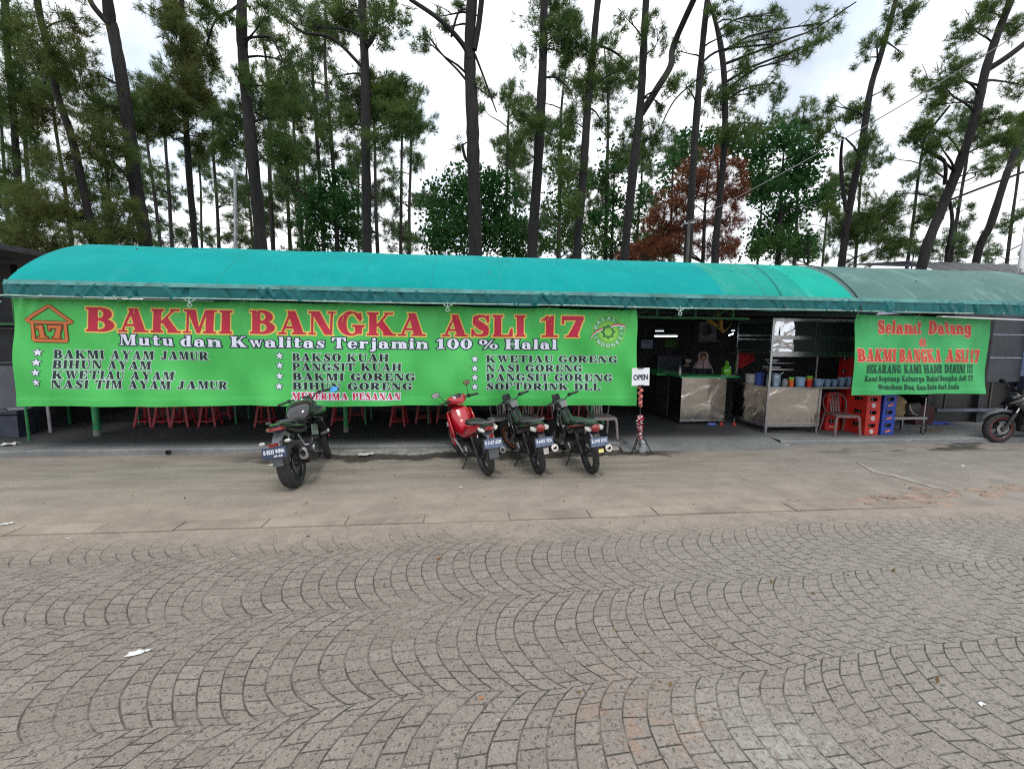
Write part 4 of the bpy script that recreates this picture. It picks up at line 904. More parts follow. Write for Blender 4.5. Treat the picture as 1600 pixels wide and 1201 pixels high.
# behind the counter end: tubs and cloth
vessel('tub', 'tub', 'cream tub standing behind the low side of the cart', 1165, 1181, 584, cream, ky0+.72, z=wz, taper=.92); vessel('tub', 'tub', 'blue tub behind the cart next to the cream tub', 1180, 1192, 582, royal, ky0+.55, z=wz, taper=.92)
V = []; pa = at(1152, 553, Y=9.6); pb = at(1178, 553, Y=9.6); n = 14
for j in range(n):
    for i in range(n):
        t = i/(n-1); s_ = j/(n-1); x = pa.x+(pb.x-pa.x)*t; z = pa.z+.02-s_*(.36-.18*t*t); V.append((x, 9.6+.03*math.sin(9*t+s_*2)+.015*math.sin(17*t), z))
o = np_mesh('red_cloth', V, [(j*n+i, j*n+i+1, (j+1)*n+i+1, (j+1)*n+i) for j in range(n-1) for i in range(n-1)], col('red_fabric', (.45, .012, .02), .8), smooth=True); tag(o, 'red cloth hanging behind the side of the cart', 'cloth')
o = MB().bar((pa.x-.2, 9.61, pa.z+.03), (pb.x+.4, 9.61, pa.z+.03), .012, .012).build('clothes_rail', steel_plain); tag(o, 'thin rail that the red cloth hangs from', 'rail')
# ---- on the counter
o = MB(); o.rev([(0, 0), (.03, 0), (.032, .02), (.03, .13), (.012, .16), (.012, .20), (0, .205)], n=14); p = at(1062, 583, Y=cy0+.12); o = o.build('sauce_bottle', col('pale_bottle', (.5, .46, .42), .35)); o.location = (p.x, cy0+.12, ct+.002); tag(o, 'slim pale squeeze bottle at the left front corner of the green counter', 'bottle')
gq = col('glossy_green_plastic', (.16, .55, .03), .15, coat=.6); pc = at(1135, 583, Y=cy0+.25)
root = thing('plastic_bag', 'bright green knotted plastic bag standing on the counter', 'bag', (pc.x, cy0+.25, ct+.004)); m = MB(); n = 22
prof = [(0, 0), (.075, .0), (.098, .04), (.10, .10), (.085, .16), (.055, .21), (.03, .235), (.032, .26), (.045, .285), (.03, .29)]
V = []
for r, h in prof:
    for k in range(n): a = 2*math.pi*k/n; q = r*(1+.16*math.sin(5*a+h*20)+.08*math.sin(9*a)); V.append((q*math.cos(a), q*math.sin(a), h))
m.add(V, [(i*n+k, i*n+(k+1) % n, (i+1)*n+(k+1) % n, (i+1)*n+k) for i in range(len(prof)-1) for k in range(n)]); m.build('bag_body', gq, root, 60)
m = MB(); m.tube([(-.02, 0, .24), (-.03, 0, .29), (-.01, 0, .32), (.02, 0, .30), (.02, 0, .25)], .010, 6); m.build('bag_handle', gq, root)
o = MB().box((pc.x-.06, cy0+.1, ct+.006), (.30, .16, .006), Matrix.Rotation(.2, 3, 'Z')).build('paper_sheet', white_plastic, smooth=0); tag(o, 'white sheet of paper lying on the counter beside the green bag', 'paper')
o = MB().bx(cx0-.02, cx0+.30, cy0+.85, cy0+1.0, ct-.0, ct+.006).build('menu_card', col('white_green_card', (.25, .45, .36), .4), smooth=0); tag(o, 'pale green menu card on the left wing of the counter', 'card')
# ---- dark cabinet with a glass top and things on the rear wall
p0, p1 = at(1028, 556, Y=11.3), at(1068, 556, Y=11.3)
o = MB().bx(p0.x, p1.x, 11.3, 11.6, 1.0, p0.z).build('side_cabinet', col('navy_cabinet', (.040, .043, .06), .4), smooth=0); tag(o, 'dark bluish cabinet behind the left wing of the counter', 'cabinet')
q0, q1 = at(1002, 531, Y=11.6), at(1019.5, 544, Y=11.6)
t = thing('notice', 'pale bluish paper notice pinned up in the dark left of the lamps', 'notice', (q0.x, 11.6, 0)); MB().bx(0, q1.x-q0.x, 0, .008, q1.z, q0.z).build('sheet', col('notice_paper', (.16, .18, .26), .7), t, 0)
for k in range(3): MB().bx(.05+.03*k, (q1.x-q0.x)-.05-.02*k, -.003, -.001, q0.z-.06-.035*k, q0.z-.045-.035*k).build('printed_line', ink_navy, t, 0)
MB().bx(.1, .14, .003, .015, q0.z, q0.z+.9).build('hanger', wall_dark, t, 0)
tube_m = emit('fluorescent_tube', (.86, .95, 1.0), 5.0); tube_dim = emit('tube_reflection', (.8, .9, 1.0), .9)  # the dim emitter stands in for reflections of the lit tubes
def lamp(px0, px1, py, Y, label, m_, tilt=0):
    a, b = at(px0, py, Y=Y), at(px1, py+tilt, Y=Y); t = thing('fluorescent_lamp', label, 'lamp', tuple((a+b)/2)); c = (a+b)/2
    MB().tube([a-c, b-c], .016, 8).build('lamp_tube', m_, t)
    MB().bar(a-c+Vector((0, .01, .04)), b-c+Vector((0, .01, .04)), .05, .035).build('lamp_housing', col('lamp_housing', (.10, .11, .12), .5), t, 0)
lamp(1023, 1058, 525, 10.6, 'bright fluorescent tube hanging over the counter', tube_m); lamp(1024, 1037, 517, 11.4, 'dim short glowing reflection of the bright tube, behind it', tube_dim); lamp(1139, 1146, 524, 10.4, 'short slanting lit tube right of the yellow cloth', tube_m, -3); lamp(1143, 1148, 516.5, 11.2, 'tiny dim glowing reflection above the slanting lit tube', tube_dim)  # the two dim ones are reflections, built like lamps
# plants reflected / seen through the rear opening: a small window with greenery
wq0, wq1 = at(1041, 529, Y=12.55), at(1056, 543, Y=12.55)
t = thing('rear_window', 'small rear window showing sunlit green leaves above the counter', 'window', (wq0.x, 12.57, 0)); MB().bx(0, wq1.x-wq0.x, 0, .01, wq1.z, wq0.z).build('pane', col('leafy_pane', (.05, .16, .02), .3, var=.95, scale=14), t, 0)
MB().bx(-.04, -.002, -.01, .01, wq1.z, wq0.z).build('frame_side', wood, t, 0); MB().bx(wq1.x-wq0.x+.002, wq1.x-wq0.x+.05, -.01, .01, wq1.z, wq0.z).build('frame_side', wood, t, 0)
# air conditioner on the rear wall
a0, a1 = at(1094, 503, Y=11.5), at(1119, 531, Y=11.5)
t = thing('outdoor_unit', 'pale air conditioner unit with a round fan, hanging high in the gloom', 'air conditioner', (a0.x, 11.5, a1.z)); W = a1.x-a0.x; Hh = a0.z-a1.z
MB().bx(0, W, 0, .25, 0, Hh).build('casing', col('unit_casing', (.13, .135, .14), .5), t, 0); MB().rev([(0, -.004), (.14, -.004), (.15, -.008), (.158, -.004), (.158, 0)], (W*.42, 0, Hh*.56), 'y', 24).build('fan_grille', black, t); MB().bx(-.05, W+.08, -.02, .25, -.05, -.01).build('bracket', col('unit_bracket', (.10, .10, .10), .5), t, 0)
MB().bx(.1, .14, .1, .14, Hh+.001, Hh+.3).build('hanger', wall_dark, t, 0)
# draped yellow cloth under the truss
ya = at(1122, 489, Y=8.6); m = MB(); pts = [at(1110, 497, Y=8.6), at(1124, 500, Y=8.58), at(1126, 509, Y=8.56), at(1123, 517, Y=8.56), at(1130, 519, Y=8.56), at(1137, 513, Y=8.6), at(1144, 504, Y=8.7)]
yel = col('mustard_cloth', (.22, .13, .02), .8, var=.35, scale=7); m.tube([at(1121, 486, Y=8.6), at(1123, 493, Y=8.58), at(1126, 503, Y=8.56), at(1125, 512, Y=8.56), at(1129, 518, Y=8.56), at(1135, 515, Y=8.6), at(1144, 505, Y=8.7)], [.03, .05, .06, .075, .05, .025, .006], 12, sq=.6); m.tube([at(1104, 497, Y=8.62), at(1113, 505, Y=8.62), at(1122, 510, Y=8.60)], [.07, .09, .05], 10, sq=.5)
o = m.build('draped_cloth', yel); tag(o, 'mustard yellow cloth knotted round the truss above the counter', 'cloth')
# floor clutter under the counter and cart
for px, py, mt, sz, lab in ((1112, 664, royal, (.22, .1, .05), 'blue plastic scoop on the floor under the counter'), (1127, 664, red_p, (.07, .07, .06), 'left of two small red caps on the floor under the counter'), (1147, 664, red_p, (.07, .07, .06), 'right of two small red caps on the floor under the counter')):
    p = at(px, py, z=.09); m = MB(); m.rev([(0, 0), (.5, 0), (.5, .5), (.42, 1), (0, .9)], n=12); m.v = [(x*sz[0], y*sz[1], z*sz[2]) for x, y, z in m.v]; o = m.build('scoop' if mt is royal else 'bottle_cap', mt); o.location = (p.x, p.y, .092); tag(o, lab, 'scoop' if mt is royal else 'cap')
p = at(1237, 668, z=.09); m = MB(); m.tube([(-.13, 0, .02), (-.05, .02, .05), (.03, 0, .055), (.12, .01, .03)], [.03, .05, .055, .03], 10, sq=.6); o = m.build('crumpled_bag', col('grey_white_bag', (.35, .37, .38), .5, var=.5, scale=14)); o.location = (p.x, p.y+.2, .095); tag(o, 'crumpled white plastic bag on the floor under the cart', 'bag')
p = at(1240, 676, z=.09); o = MB().box((p.x, p.y+.3, .10), (.8, .35, .012), Matrix.Rotation(.08, 3, 'Z')).build('floor_board', col('grey_board', (.11, .115, .12), .7), smooth=0); tag(o, 'grey board lying under the cart', 'board')
# ================================================================== drink crates
glass_b, nt, b = new_mat('bottle_glass'); b.inputs['Base Color'].default_value = (.018, .022, .02, 1); b.inputs['Roughness'].default_value = .12
cap_m = col('crown_cap', (.42, .42, .45), .35, .8)
def make_crate(name, label, mat, dx, dy, h, logo, group):
    t = thing(name, label, 'crate', group=group); m = MB(); tk = .016
    m.bx(-dx, dx, -dy, dy, 0, .02)
    def side(w, pos, axis):
        """a wall with a hand opening above the middle"""
        o0, o1, zl, zh = -w*.52, w*.52, h*.58, h*.86
        for a, b2, c_, d in ((-w, o0, .02, h), (o1, w, .02, h), (o0, o1, .02, zl), (o0, o1, zh, h)):
            if axis == 'y': m.bx(a, b2, min(pos, pos-math.copysign(tk, pos)), max(pos, pos-math.copysign(tk, pos)), c_, d)
            else: m.bx(min(pos, pos-math.copysign(tk, pos)), max(pos, pos-math.copysign(tk, pos)), a, b2, c_, d)
    side(dx, -dy, 'y'); side(dx, dy, 'y'); side(dy-tk-.001, -dx, 'x'); side(dy-tk-.001, dx, 'x')
    for zz in (.022, h-.02): m.bx(-dx-.004, dx+.004, -dy-.004, -dy-.0005, zz-.006, zz+.008)
    m.build('crate_body', mat, t, 0)
    nx_, ny_ = (3, 5) if dx < dy else (5, 3); bt = MB(); cp = MB()
    for i in range(nx_):
        for j in range(ny_):
            x, y = -dx+.05+(2*dx-.1)*i/(nx_-1), -dy+.05+(2*dy-.1)*j/(ny_-1)
            q = MB(); q.rev([(0, .022), (.028, .022), (.030, h*.55), (.014, h*.80), (.012, h*.90), (0, h*.90)], (x, y, 0), n=8); q.build('bottle', glass_b, t)
    if logo == 'round':
        o = MB(); o.rev([(0, 0), (.044, 0), (.044, .003), (0, .003)], (0, -dy-.004, h*.27), 'y', 20); lg = o.build('round_mark', white_plastic, t)
        MB().box((0, -dy-.006, h*.27), (.07, .003, .012), Matrix.Rotation(-.35, 3, 'Y')).build('mark_band', ink_navy, t, 0)
    elif logo == 'swash':
        MB().box((.01, -dy-.003, h*.28), (.115, .004, .036), Matrix.Rotation(-.28, 3, 'Y')).build('orange_mark', orange_p, t, 0); MB().box((-.012, -dy-.0055, h*.24), (.09, .003, .010), Matrix.Rotation(-.28, 3, 'Y')).build('mark_stripe', ink_pale, t, 0)
    else:
        for k in range(4): MB().box((-.06+.035*k, -dy-.003, h*.30-.004*k), (.026, .004, .030), Matrix.Rotation(.4 if k % 2 else -.4, 3, 'Y')).build('script_mark', ink_pale, t, 0)
    return t
crate_red = col('crate_red', (.52, .022, .012), .45, var=.22, dirt=(.25, .02, .015)); crate_red2 = col('crate_dark_red', (.42, .012, .014), .45, var=.22); crate_blue = col('crate_blue', (.018, .055, .36), .45, var=.2)
yf = at(1360, 679.5, z=.09); h = (at(1360, 618.7, Y=yf.y).z-.09)/3
def stack(px, n, first, labels, y, rz=0, jit=.006, seed=1):
    r = random.Random(seed); x = at(px, 679, Y=y-.1).x
    for k in range(n):
        o = first if k == 0 else dup(first); o.location = (x+r.uniform(-jit, jit), y+.1+r.uniform(-jit, jit), .093+k*(h+.001)); o.rotation_euler = (0, 0, rz+r.uniform(-.015, .015)); o['label'] = labels[k]
wd = (at(1371, 679, Y=yf.y).x-at(1350, 679, Y=yf.y).x)/2
stack(1361, 4, make_crate('drink_crate', '', crate_red, wd, .20, h, 'round', 'stacked red drink crates'), ['red crate with a round white mark at the foot of its stack', 'second red crate from the floor, with a round white mark, next to the blue stack', 'third red crate from the floor with a round white mark, just under the small banner', 'topmost round marked red crate, hidden by the small banner'], yf.y+.1, seed=3)
stack(1385.5, 4, make_crate('drink_crate', '', crate_blue, wd*.95, .20, h, 'swash', 'stacked blue drink crates'), ['blue crate with an orange mark at the foot of the blue stack', 'second blue crate from the floor with an orange mark', 'third blue crate from the floor, just under the small banner', 'topmost blue crate, hidden by the small banner'], yf.y+.12, seed=4)
stack(1336, 6, make_crate('drink_crate', '', crate_red2, .20, .15, h, 'script', 'stacked dark red drink crates'), ['dark red crate with pale script lowest behind the pinkish chair', 'dark red crate second from the floor behind the pinkish chair', 'dark red crate third from the floor behind the back of the pinkish chair', 'dark red crate fourth from the floor at the edge of the small banner', 'dark red crate fifth from the floor, in line with the blue bowls', 'topmost dark red crate, peeping out left of the small banner'], yf.y+.42, R_(-4), seed=5)
stack(1303, 3, make_crate('drink_crate', '', crate_red2, .17, .14, h, 'script', 'dark red crates beside the cart'), ['bottom dark red crate between the cart and the pinkish chair', 'middle dark red crate between the cart and the pinkish chair', 'top dark red crate of the low stack between the cart and the chair'], yf.y+.5, seed=6)
# ---- steel bench with sacks, mat, board
p = at(1442, 678, z=.09); x0 = at(1397, 650, Y=p.y).x; zb = at(1420, 653, Y=p.y).z
root = thing('steel_bench', 'low steel bench with one curled leg right of the blue crates', 'bench', (x0, p.y, .09)); W = p.x-x0
MB().bx(0, W+.06, 0, .42, zb-.12, zb-.07).build('bench_top', steel_plain, root, 0)
MB().tube([(W, .02, 0.02), (W+.0, .01, zb-.12)], .016, 8).build('leg', steel_plain, root)
MB().tube([(W+.09*math.sin(a)*.75, .0, .10+.09*math.cos(a)) for a in np.linspace(.0, 2*math.pi, 17)], .012, 6).build('curled_foot', black, root)
MB().tube([(W, .02, zb-.06), (W, .02, at(1441, 622, Y=p.y).z-.09)], .012, 8).build('upright', chrome, root)
MB().rev([(0, 0), (.09, .004), (.10, .016), (0, .02)], (W+.02, .02, at(1441, 621, Y=p.y).z-.09), n=16).build('lamp_dish', chrome, root)
for a in (.04, W-.1): MB().bx(a, a+.03, .36, .40, 0, zb-.121).build('leg', steel_plain, root, 0)
def sack(name, label, x, y, z, rx, ry, hh, mat, seed):
    r = random.Random(seed); m = MB(); n = 20; V = []; pr = [(0, 0), (.85, .0), (1.0, .15), (.98, .45), (.85, .75), (.55, .93), (.2, 1.0), (0, 1.0)]; ph = [r.uniform(0, 6) for _ in range(4)]
    for q, hz in pr:
        for k in range(n):
            a = 2*math.pi*k/n; e = q*(1+.08*math.sin(3*a+ph[0]+hz*4)+.05*math.sin(7*a+ph[1]-hz*6)); V.append((x+rx*e*math.cos(a), y+ry*e*math.sin(a), z+hh*hz+.02*math.sin(2*a+ph[2])*(hz > .5)))
    m.add(V, [(i*n+k, i*n+(k+1) % n, (i+1)*n+(k+1) % n, (i+1)*n+k) for i in range(len(pr)-1) for k in range(n)]); o = m.build(name, mat, smooth=60); return tag(o, label, 'sack' if name == 'sack' else 'bag')
sack('sack', 'tan woven sack on the steel bench behind the blue crates', x0+.28, p.y+.26, .09+zb-.07, .26, .15, .40, col('tan_sack', (.24, .17, .085), .8, var=.3, scale=8, bmp=.4), 2)
bx_ = at(1428, 640, Y=p.y+.1).x
bgk = thing('shoulder_bag', 'black bag with a cream strap on the steel bench', 'bag', (bx_, p.y+.14, .09+zb-.07)); m = MB(); m.loft([(-.17, 0, .12, .02, .09, 3), (-.14, 0, .13, .07, .13, 3), (.12, 0, .14, .08, .14, 3), (.17, 0, .12, .03, .10, 3)]); m.build('bag_body', black, bgk)
MB().tube([(-.15, -.075, .24), (-.13, -.085, .14), (-.06, -.09, .06), (.03, -.09, .03)], [.012, .022, .024, .016], 8, sq=.4).build('strap', col('cream_strap', (.50, .44, .34), .6), bgk)
q = at(1462, 662, z=.09); m = MB(); V = []; n = 10
for j in range(n):
    for i in range(n): V.append((q.x-.35+.7*i/(n-1)+.1*j/(n-1), q.y-.12+.30*j/(n-1), .10+.018*math.sin(i*1.3+j)*(i > 4)+.05*max(0, 1-abs(i-4)/2)*j/n))
o = np_mesh('tarpaulin_sheet', V, [(j*n+i, j*n+i+1, (j+1)*n+i+1, (j+1)*n+i) for j in range(n-1) for i in range(n-1)], royal, smooth=True); tag(o, 'blue plastic sheet lying on the floor right of the steel bench', 'sheet')
q = at(1458, 672.5, z=.09); o = MB().box((q.x, q.y, .10), (.36, .10, .018), Matrix.Rotation(-.1, 3, 'Z')).build('plank', wood, smooth=0); tag(o, 'short brown plank on the floor in front of the blue sheet', 'plank')
q = at(1453, 645, Y=p.y+.7); o = MB().bx(q.x-.1, q.x+.35, p.y+.9, p.y+1.15, .092, .50).build('carton', col('dark_red_carton', (.06, .012, .016), .7, var=.4)); tag(o, 'dark red carton in the gloom behind the steel bench', 'carton')
# ---- dark bin at the left end with rubbish
q = at(14, 690, z=.03); root = thing('wheelie_bin', 'dark blue grey bin with a lid at the left end of the canopy', 'bin', (q.x-.06, q.y+.16, .10), R_(8)); bn = col('bin_plastic', (.030, .038, .06), .5)
bz = at(14, 645, Y=q.y).z-.10
MB().box((0, 0, bz/2-.02), (.40, .36, bz-.05), taper=1.06).build('bin_body', bn, root, 0); m = MB(); m.loft([(-.23, 0, bz-.02, .20, .02, 6), (-.22, 0, bz, .21, .035, 6), (.22, 0, bz, .21, .035, 6), (.23, 0, bz-.02, .20, .02, 6)]); m.build('lid', bn, root)
MB().tube([(-.12, -.26, bz+.035), (-.10, -.27, bz+.05), (.10, -.27, bz+.05), (.12, -.26, bz+.035)], .014, 6).build('handle', grey_plastic, root)
o = MB().box((q.x+.05, q.y+.2, .10+bz+.045), (.26, .14, .02), Matrix.Rotation(.3, 3, 'Z')).build('cardboard_piece', col('pale_card', (.30, .31, .33), .8)); tag(o, 'pale flat piece of card lying on the lid of the dark bin', 'card')
rs = col('litter_white', (.62, .63, .62), .7, var=.15)
def litter(px, py, size, label, cat='litter', mat=rs, z=0, seed=0, name='paper_scrap', flat=.18):
    r = random.Random(seed+int(px)); p = at(px, py, z=z); V = []; n = 7
    for j in range(n):
        for i in range(n):
            a, b2 = i/(n-1)-.5, j/(n-1)-.5; e = 1-.35*r.random()*(max(abs(a), abs(b2)) > .45)
            V.append((p.x+size*a*e, p.y+size*.55*b2*e+a*size*.2, z+.008+size*flat*(.5+.5*math.sin(a*9+seed)*math.cos(b2*8+seed*2))*.5))
    o = np_mesh(name, V, [(j*n+i, j*n+i+1, (j+1)*n+i+1, (j+1)*n+i) for j in range(n-1) for i in range(n-1)], mat, smooth=False); return tag(o, label, cat)
litter(212, 1022, .10, 'pale crumpled tissue on the pavers at the lower left', seed=1); litter(229, 1018, .05, 'small torn corner of tissue beside the crumpled one', seed=2)
litter(14, 696, .26, 'white paper rubbish on the ground in front of the dark bin', seed=3, z=.10, flat=.35); litter(430, 727, .16, 'white wrapper on the dirt beside the black motorcycle', seed=4); litter(572, 710, .28, 'thin white strip of paper on the kerb right of the black motorcycle', seed=5, z=.03, flat=.05)
litter(1228, 696, .12, 'white scrap of paper on the dirt in front of the noodle cart', seed=6); litter(1165, 697, .18, 'flat pale smear of paper left of the scrap before the cart', seed=7, flat=.02)
litter(1533, 1101, .045, 'crushed pale wrapper on the pavers at the lower right', seed=8); litter(12, 819, .10, 'pale rag on the edge stones at the far left', seed=9); litter(106, 842, .035, 'tiny white scrap on the sand below the edge stones at the left', seed=10); litter(364, 874, .03, 'tiny white scrap on the pavers left of centre', seed=11); litter(720, 762, .05, 'small white scrap on the dirt below the red motorcycle', seed=12); litter(1504, 728, .10, 'pale scrap on the dirt near the right edge', seed=13, flat=.05)
leafm = col('dry_leaf', (.30, .15, .03), .7); litter(685, 873, .05, 'dry yellow leaf lying on the pavers in the middle', 'leaf', leafm, seed=14, name='leaf', flat=.4); litter(940, 742, .05, 'brown dry leaf on the dirt right of the parked motorcycles', 'leaf', leafm, seed=15, name='leaf')
litter(752, 1092, .03, 'tiny orange fleck of brick on the pavers', 'brick chip', col('brick_chip', (.42, .16, .06), .8), seed=16, name='brick_chip', flat=.4)
plate_ = at(1380, 726, z=0); m = MB(); P = [at(*q, z=0) for q in ((1337, 722), (1370, 736), (1400, 742), (1440, 754), (1500, 772), (1503, 774), (1438, 757), (1394, 744), (1364, 738))]; m.add([(v.x, v.y, .001) for v in P]+[(v.x, v.y, .010) for v in P], [tuple(range(9, 18))[::-1]]+[(i, (i+1) % 9, 9+(i+1) % 9, 9+i) for i in range(9)]); o = m.build('cement_ridge', col('pale_cement', (.30, .275, .24), .9, var=.3, scale=7), smooth=0); tag(o, 'long thin pale cement ridge running across the dirt at the right', 'cement strip')
# ================================================================== OPEN sign on its tripod
p = at(1000, 707.5, z=0); root = thing('sign_stand', 'OPEN sign on a black tripod wrapped in red ribbon beside the big banner', 'sign', (p.x, p.y, 0)); S = lambda py: at(1000, py, Y=p.y).z
root.rotation_euler = (0, R_(-2.4), 0)          # stands a little crooked
for a in (200, 330, 95):
    a = R_(a); m = MB(); m.tube([(.02*math.cos(a), .02*math.sin(a), .36), (.20*math.cos(a), .20*math.sin(a), .012)], [.010, .009], 6); l = m.build('leg', black, root); MB().rev([(0, 0), (.014, 0), (.016, .03), (.010, .04)], (.20*math.cos(a), .20*math.sin(a), 0), n=8).build('rubber_foot', rubber, l)
MB().tube([(0, 0, .10), (0, 0, S(605))], .009, 8).build('pole', dark_metal, root); MB().rev([(.011, .34), (.022, .345), (.022, .39), (.011, .395)], n=10).build('collar', black, root)
for a in (200, 330, 95): a = R_(a); MB().bar((0, 0, .16), (.125*math.cos(a), .125*math.sin(a), .17), .008, .006).build('brace', black, root, 0)
hw, z0, z1 = .155, S(602), S(574.5)
MB().box((0, -.012, (z0+z1)/2), (hw*2, .012, z1-z0), Matrix.Rotation(.02, 3, 'Y')).build('board', col('sign_white', (.80, .82, .86), .4, var=.05), root, 0)
for zz in (z0, z1): m = MB(); m.box((0, -.014, zz), (.10, .03, .022)); m.build('clip', black, root, 0)
V, F = sans('OPEN', .035); V = V/V[:, 0].max()*.262; ht = V[:, 1].max(); V[:, 1] *= .098/ht
me = bpy.data.meshes.new('open_lettering'); zc = (z0+z1)/2-.006; me.from_pydata([(x-.131, -.0215, zc+y-.05) for x, y in V], [], F); me.materials.append(ink('sign_ink', (.015, .018, .05))); link(bpy.data.objects.new('open_lettering', me), root)
# ribbon wrapped round the pole, upper twist and lower skirt of petals
rp = col('salmon_ribbon', (.55, .16, .13), .6, var=.3, scale=30); rw = col('ribbon_pale', (.66, .50, .52), .6); rr_ = col('ribbon_crimson', (.50, .02, .05), .55)
m = MB(); tt = np.linspace(0, 1, 50); zt0, zt1 = S(635), S(604); m.tube([(.022*math.cos(22*t), .022*math.sin(22*t), zt0+(zt1-zt0)*t) for t in tt], [.024+.010*math.sin(40*t) for t in tt], 8); m.build('ribbon_twist', rp, root)
rng = random.Random(7)
for nm, mt, cnt in (('ribbon_petals', rr_, 95), ('pale_petals', rw, 80)):
    m = MB()
    for k in range(cnt):
        z = rng.uniform(S(686), S(649)); a = rng.uniform(0, 6.28); r = rng.uniform(.012, .050)*(1 if z > S(680) else .75); s_ = rng.uniform(.015, .030)
        c0_ = Vector((r*math.cos(a), r*math.sin(a), z)); u = Vector((rng.gauss(0, 1), rng.gauss(0, 1), rng.gauss(0, 1))).normalized()*s_; v_ = Vector((rng.gauss(0, 1), rng.gauss(0, 1), rng.gauss(0, 1))).normalized()*s_*.7
        m.add([c0_-u-v_, c0_+u-v_*.6, c0_+u*.7+v_, c0_-u*.8+v_], [(0, 1, 2, 3)])
    o = m.build(nm, mt, root, 0); o['kind'] = 'stuff'
sack('plastic_bag', 'crumpled clear grey plastic bag at the foot of the sign tripod', p.x+.06, p.y+.06, 0, .06, .05, .20, col('clear_grey_bag', (.35, .37, .40), .25), 9)
q = at(979, 694, z=.05); m = MB(); m.rev([(.03, -.12), (.038, -.12), (.038, .1), (.03, .1), (.026, -.1), (0, -.1)], (0, 0, 0), 'y', 14); o = m.build('waste_pipe', grey_plastic); o.location = (q.x, q.y+.14, .042); o.rotation_euler = (0, 0, .15); tag(o, 'short grey waste pipe poking out of the kerb left of the sign tripod', 'pipe')
# ================================================================== people behind the counter
def skin_person(label, loc, rz, cloth, skin_m, head_fn, pts, edges, radii, hands):
    t = thing('person', label, 'person', loc, rz)
    me = bpy.data.meshes.new('body'); me.from_pydata(pts, edges, []); o = link(bpy.data.objects.new('body', me))
    md = o.modifiers.new('s', 'SKIN'); md.use_smooth_shade = True
    for v, r in zip(me.skin_vertices[0].data, radii): v.radius = (r, r)
    me.skin_vertices[0].data[0].use_root = True
    sb = o.modifiers.new('d', 'SUBSURF'); sb.levels = 2; sb.render_levels = 2
    bpy.context.view_layer.update(); ev = o.evaluated_get(bpy.context.evaluated_depsgraph_get()); m2 = bpy.data.meshes.new_from_object(ev)
    m2.materials.clear(); m2.materials.append(cloth); m2.materials.append(skin_m)
    for pl in m2.polygons:
        c = pl.center
        if c.z > 1.43 and abs(c.x) < .12: pl.material_index = 1
        for hx, hy, hz in hands:
            if (Vector(c)-Vector((hx, hy, hz))).length < .13: pl.material_index = 1
    bpy.data.objects.remove(o); m2.name = 'body'; link(bpy.data.objects.new('body', m2), t)
    head_fn(t); return t
def skeleton(seat):
    """pelvis at the origin of the list; facing -y; arms laid forward on the counter"""
    P = [(0, 0, .95), (0, .01, 1.10), (0, .01, 1.28), (0, .005, 1.40), (0, -.01, 1.47), (0, -.02, 1.53), (0, -.03, 1.60), (0, -.028, 1.67)]; R = [.145, .135, .155, .11, .058, .075, .095, .075]; E = [(i, i+1) for i in range(7)]; H = []
    for s_ in (-1, 1):
        k = len(P); P += [(s_*.17, .01, 1.36), (s_*.22, -.05, 1.10), (s_*.15, -.30, 1.06), (s_*.12, -.38, 1.055)]; R += [.065, .048, .036, .034]; E += [(3, k), (k, k+1), (k+1, k+2), (k+2, k+3)]; H.append((s_*.12, -.40, 1.05))
        for f, (dx, L) in enumerate(((-.03, .085), (-.01, .10), (.012, .095), (.032, .075))):
            b = len(P); P += [(s_*.12+dx, -.43, 1.052), (s_*.12+dx*1.2, -.43-L*.55, 1.052), (s_*.12+dx*1.25, -.43-L, 1.038)]; R += [.012, .009, .008]; E += [(k+3, b), (b, b+1), (b+1, b+2)]
        b = len(P); P += [(s_*.12-s_*.045, -.40, 1.048), (s_*.12-s_*.062, -.44, 1.040)]; R += [.012, .009]; E += [(k+3, b), (b, b+1)]
        k = len(P); P += [(s_*.09, 0, .88), (s_*.10, -.01, .50), (s_*.10, .02, .08), (s_*.10, -.12, .04)]; R += [.085, .055, .04, .035]; E += [(0, k), (k, k+1), (k+1, k+2), (k+2, k+3)]
    return P, E, R, H
def face(t, skin_m, mask=None):
    m = MB(); m.loft([(-.010, 0, 0, .009, .005, 2), (.012, 0, .012, .010, .014, 2), (.02, 0, .03, .006, .012, 2)]); 
    MB().tube([(0, -.118, 1.635), (0, -.140, 1.600), (0, -.118, 1.592)], [.006, .014, .008], 8).build('nose', skin_m, t)
    for s_ in (-1, 1):
        MB().rev([(0, -.006), (.011, -.004), (.013, 0), (0, .004)], (s_*.032, -.112, 1.635), 'y', 10).build('eye', ink_black, t)
        MB().bar((s_*.018, -.117, 1.656), (s_*.05, -.110, 1.657), .006, .005).build('eyebrow', ink_brown, t, 0)
        MB().rev([(0, -.012), (.022, -.006), (.024, .006), (0, .012)], (s_*.096, -.02, 1.62), 'x', 10).build('ear', skin_m, t)
    MB().tube([(-.024, -.112, 1.562), (0, -.122, 1.560), (.024, -.112, 1.562)], [.003, .007, .003], 6).build('mouth', rp, t)
    if mask: m = MB(); m.rev([(.085, -.085), (.075, -.115), (.04, -.138), (0, -.142)], (0, 0, 0), 'y', 18); m.v = [(x, y, 1.585+z*.62) for x, y, z in m.v]; m.build('face_mask', mask, t)
skin_t = col('brown_skin', (.30, .16, .10), .5, var=.1); jacket = col('dark_jacket', (.020, .022, .032), .8); hijab = col('dusty_pink_scarf', (.42, .27, .29), .8, var=.2, scale=10, bmp=.2)
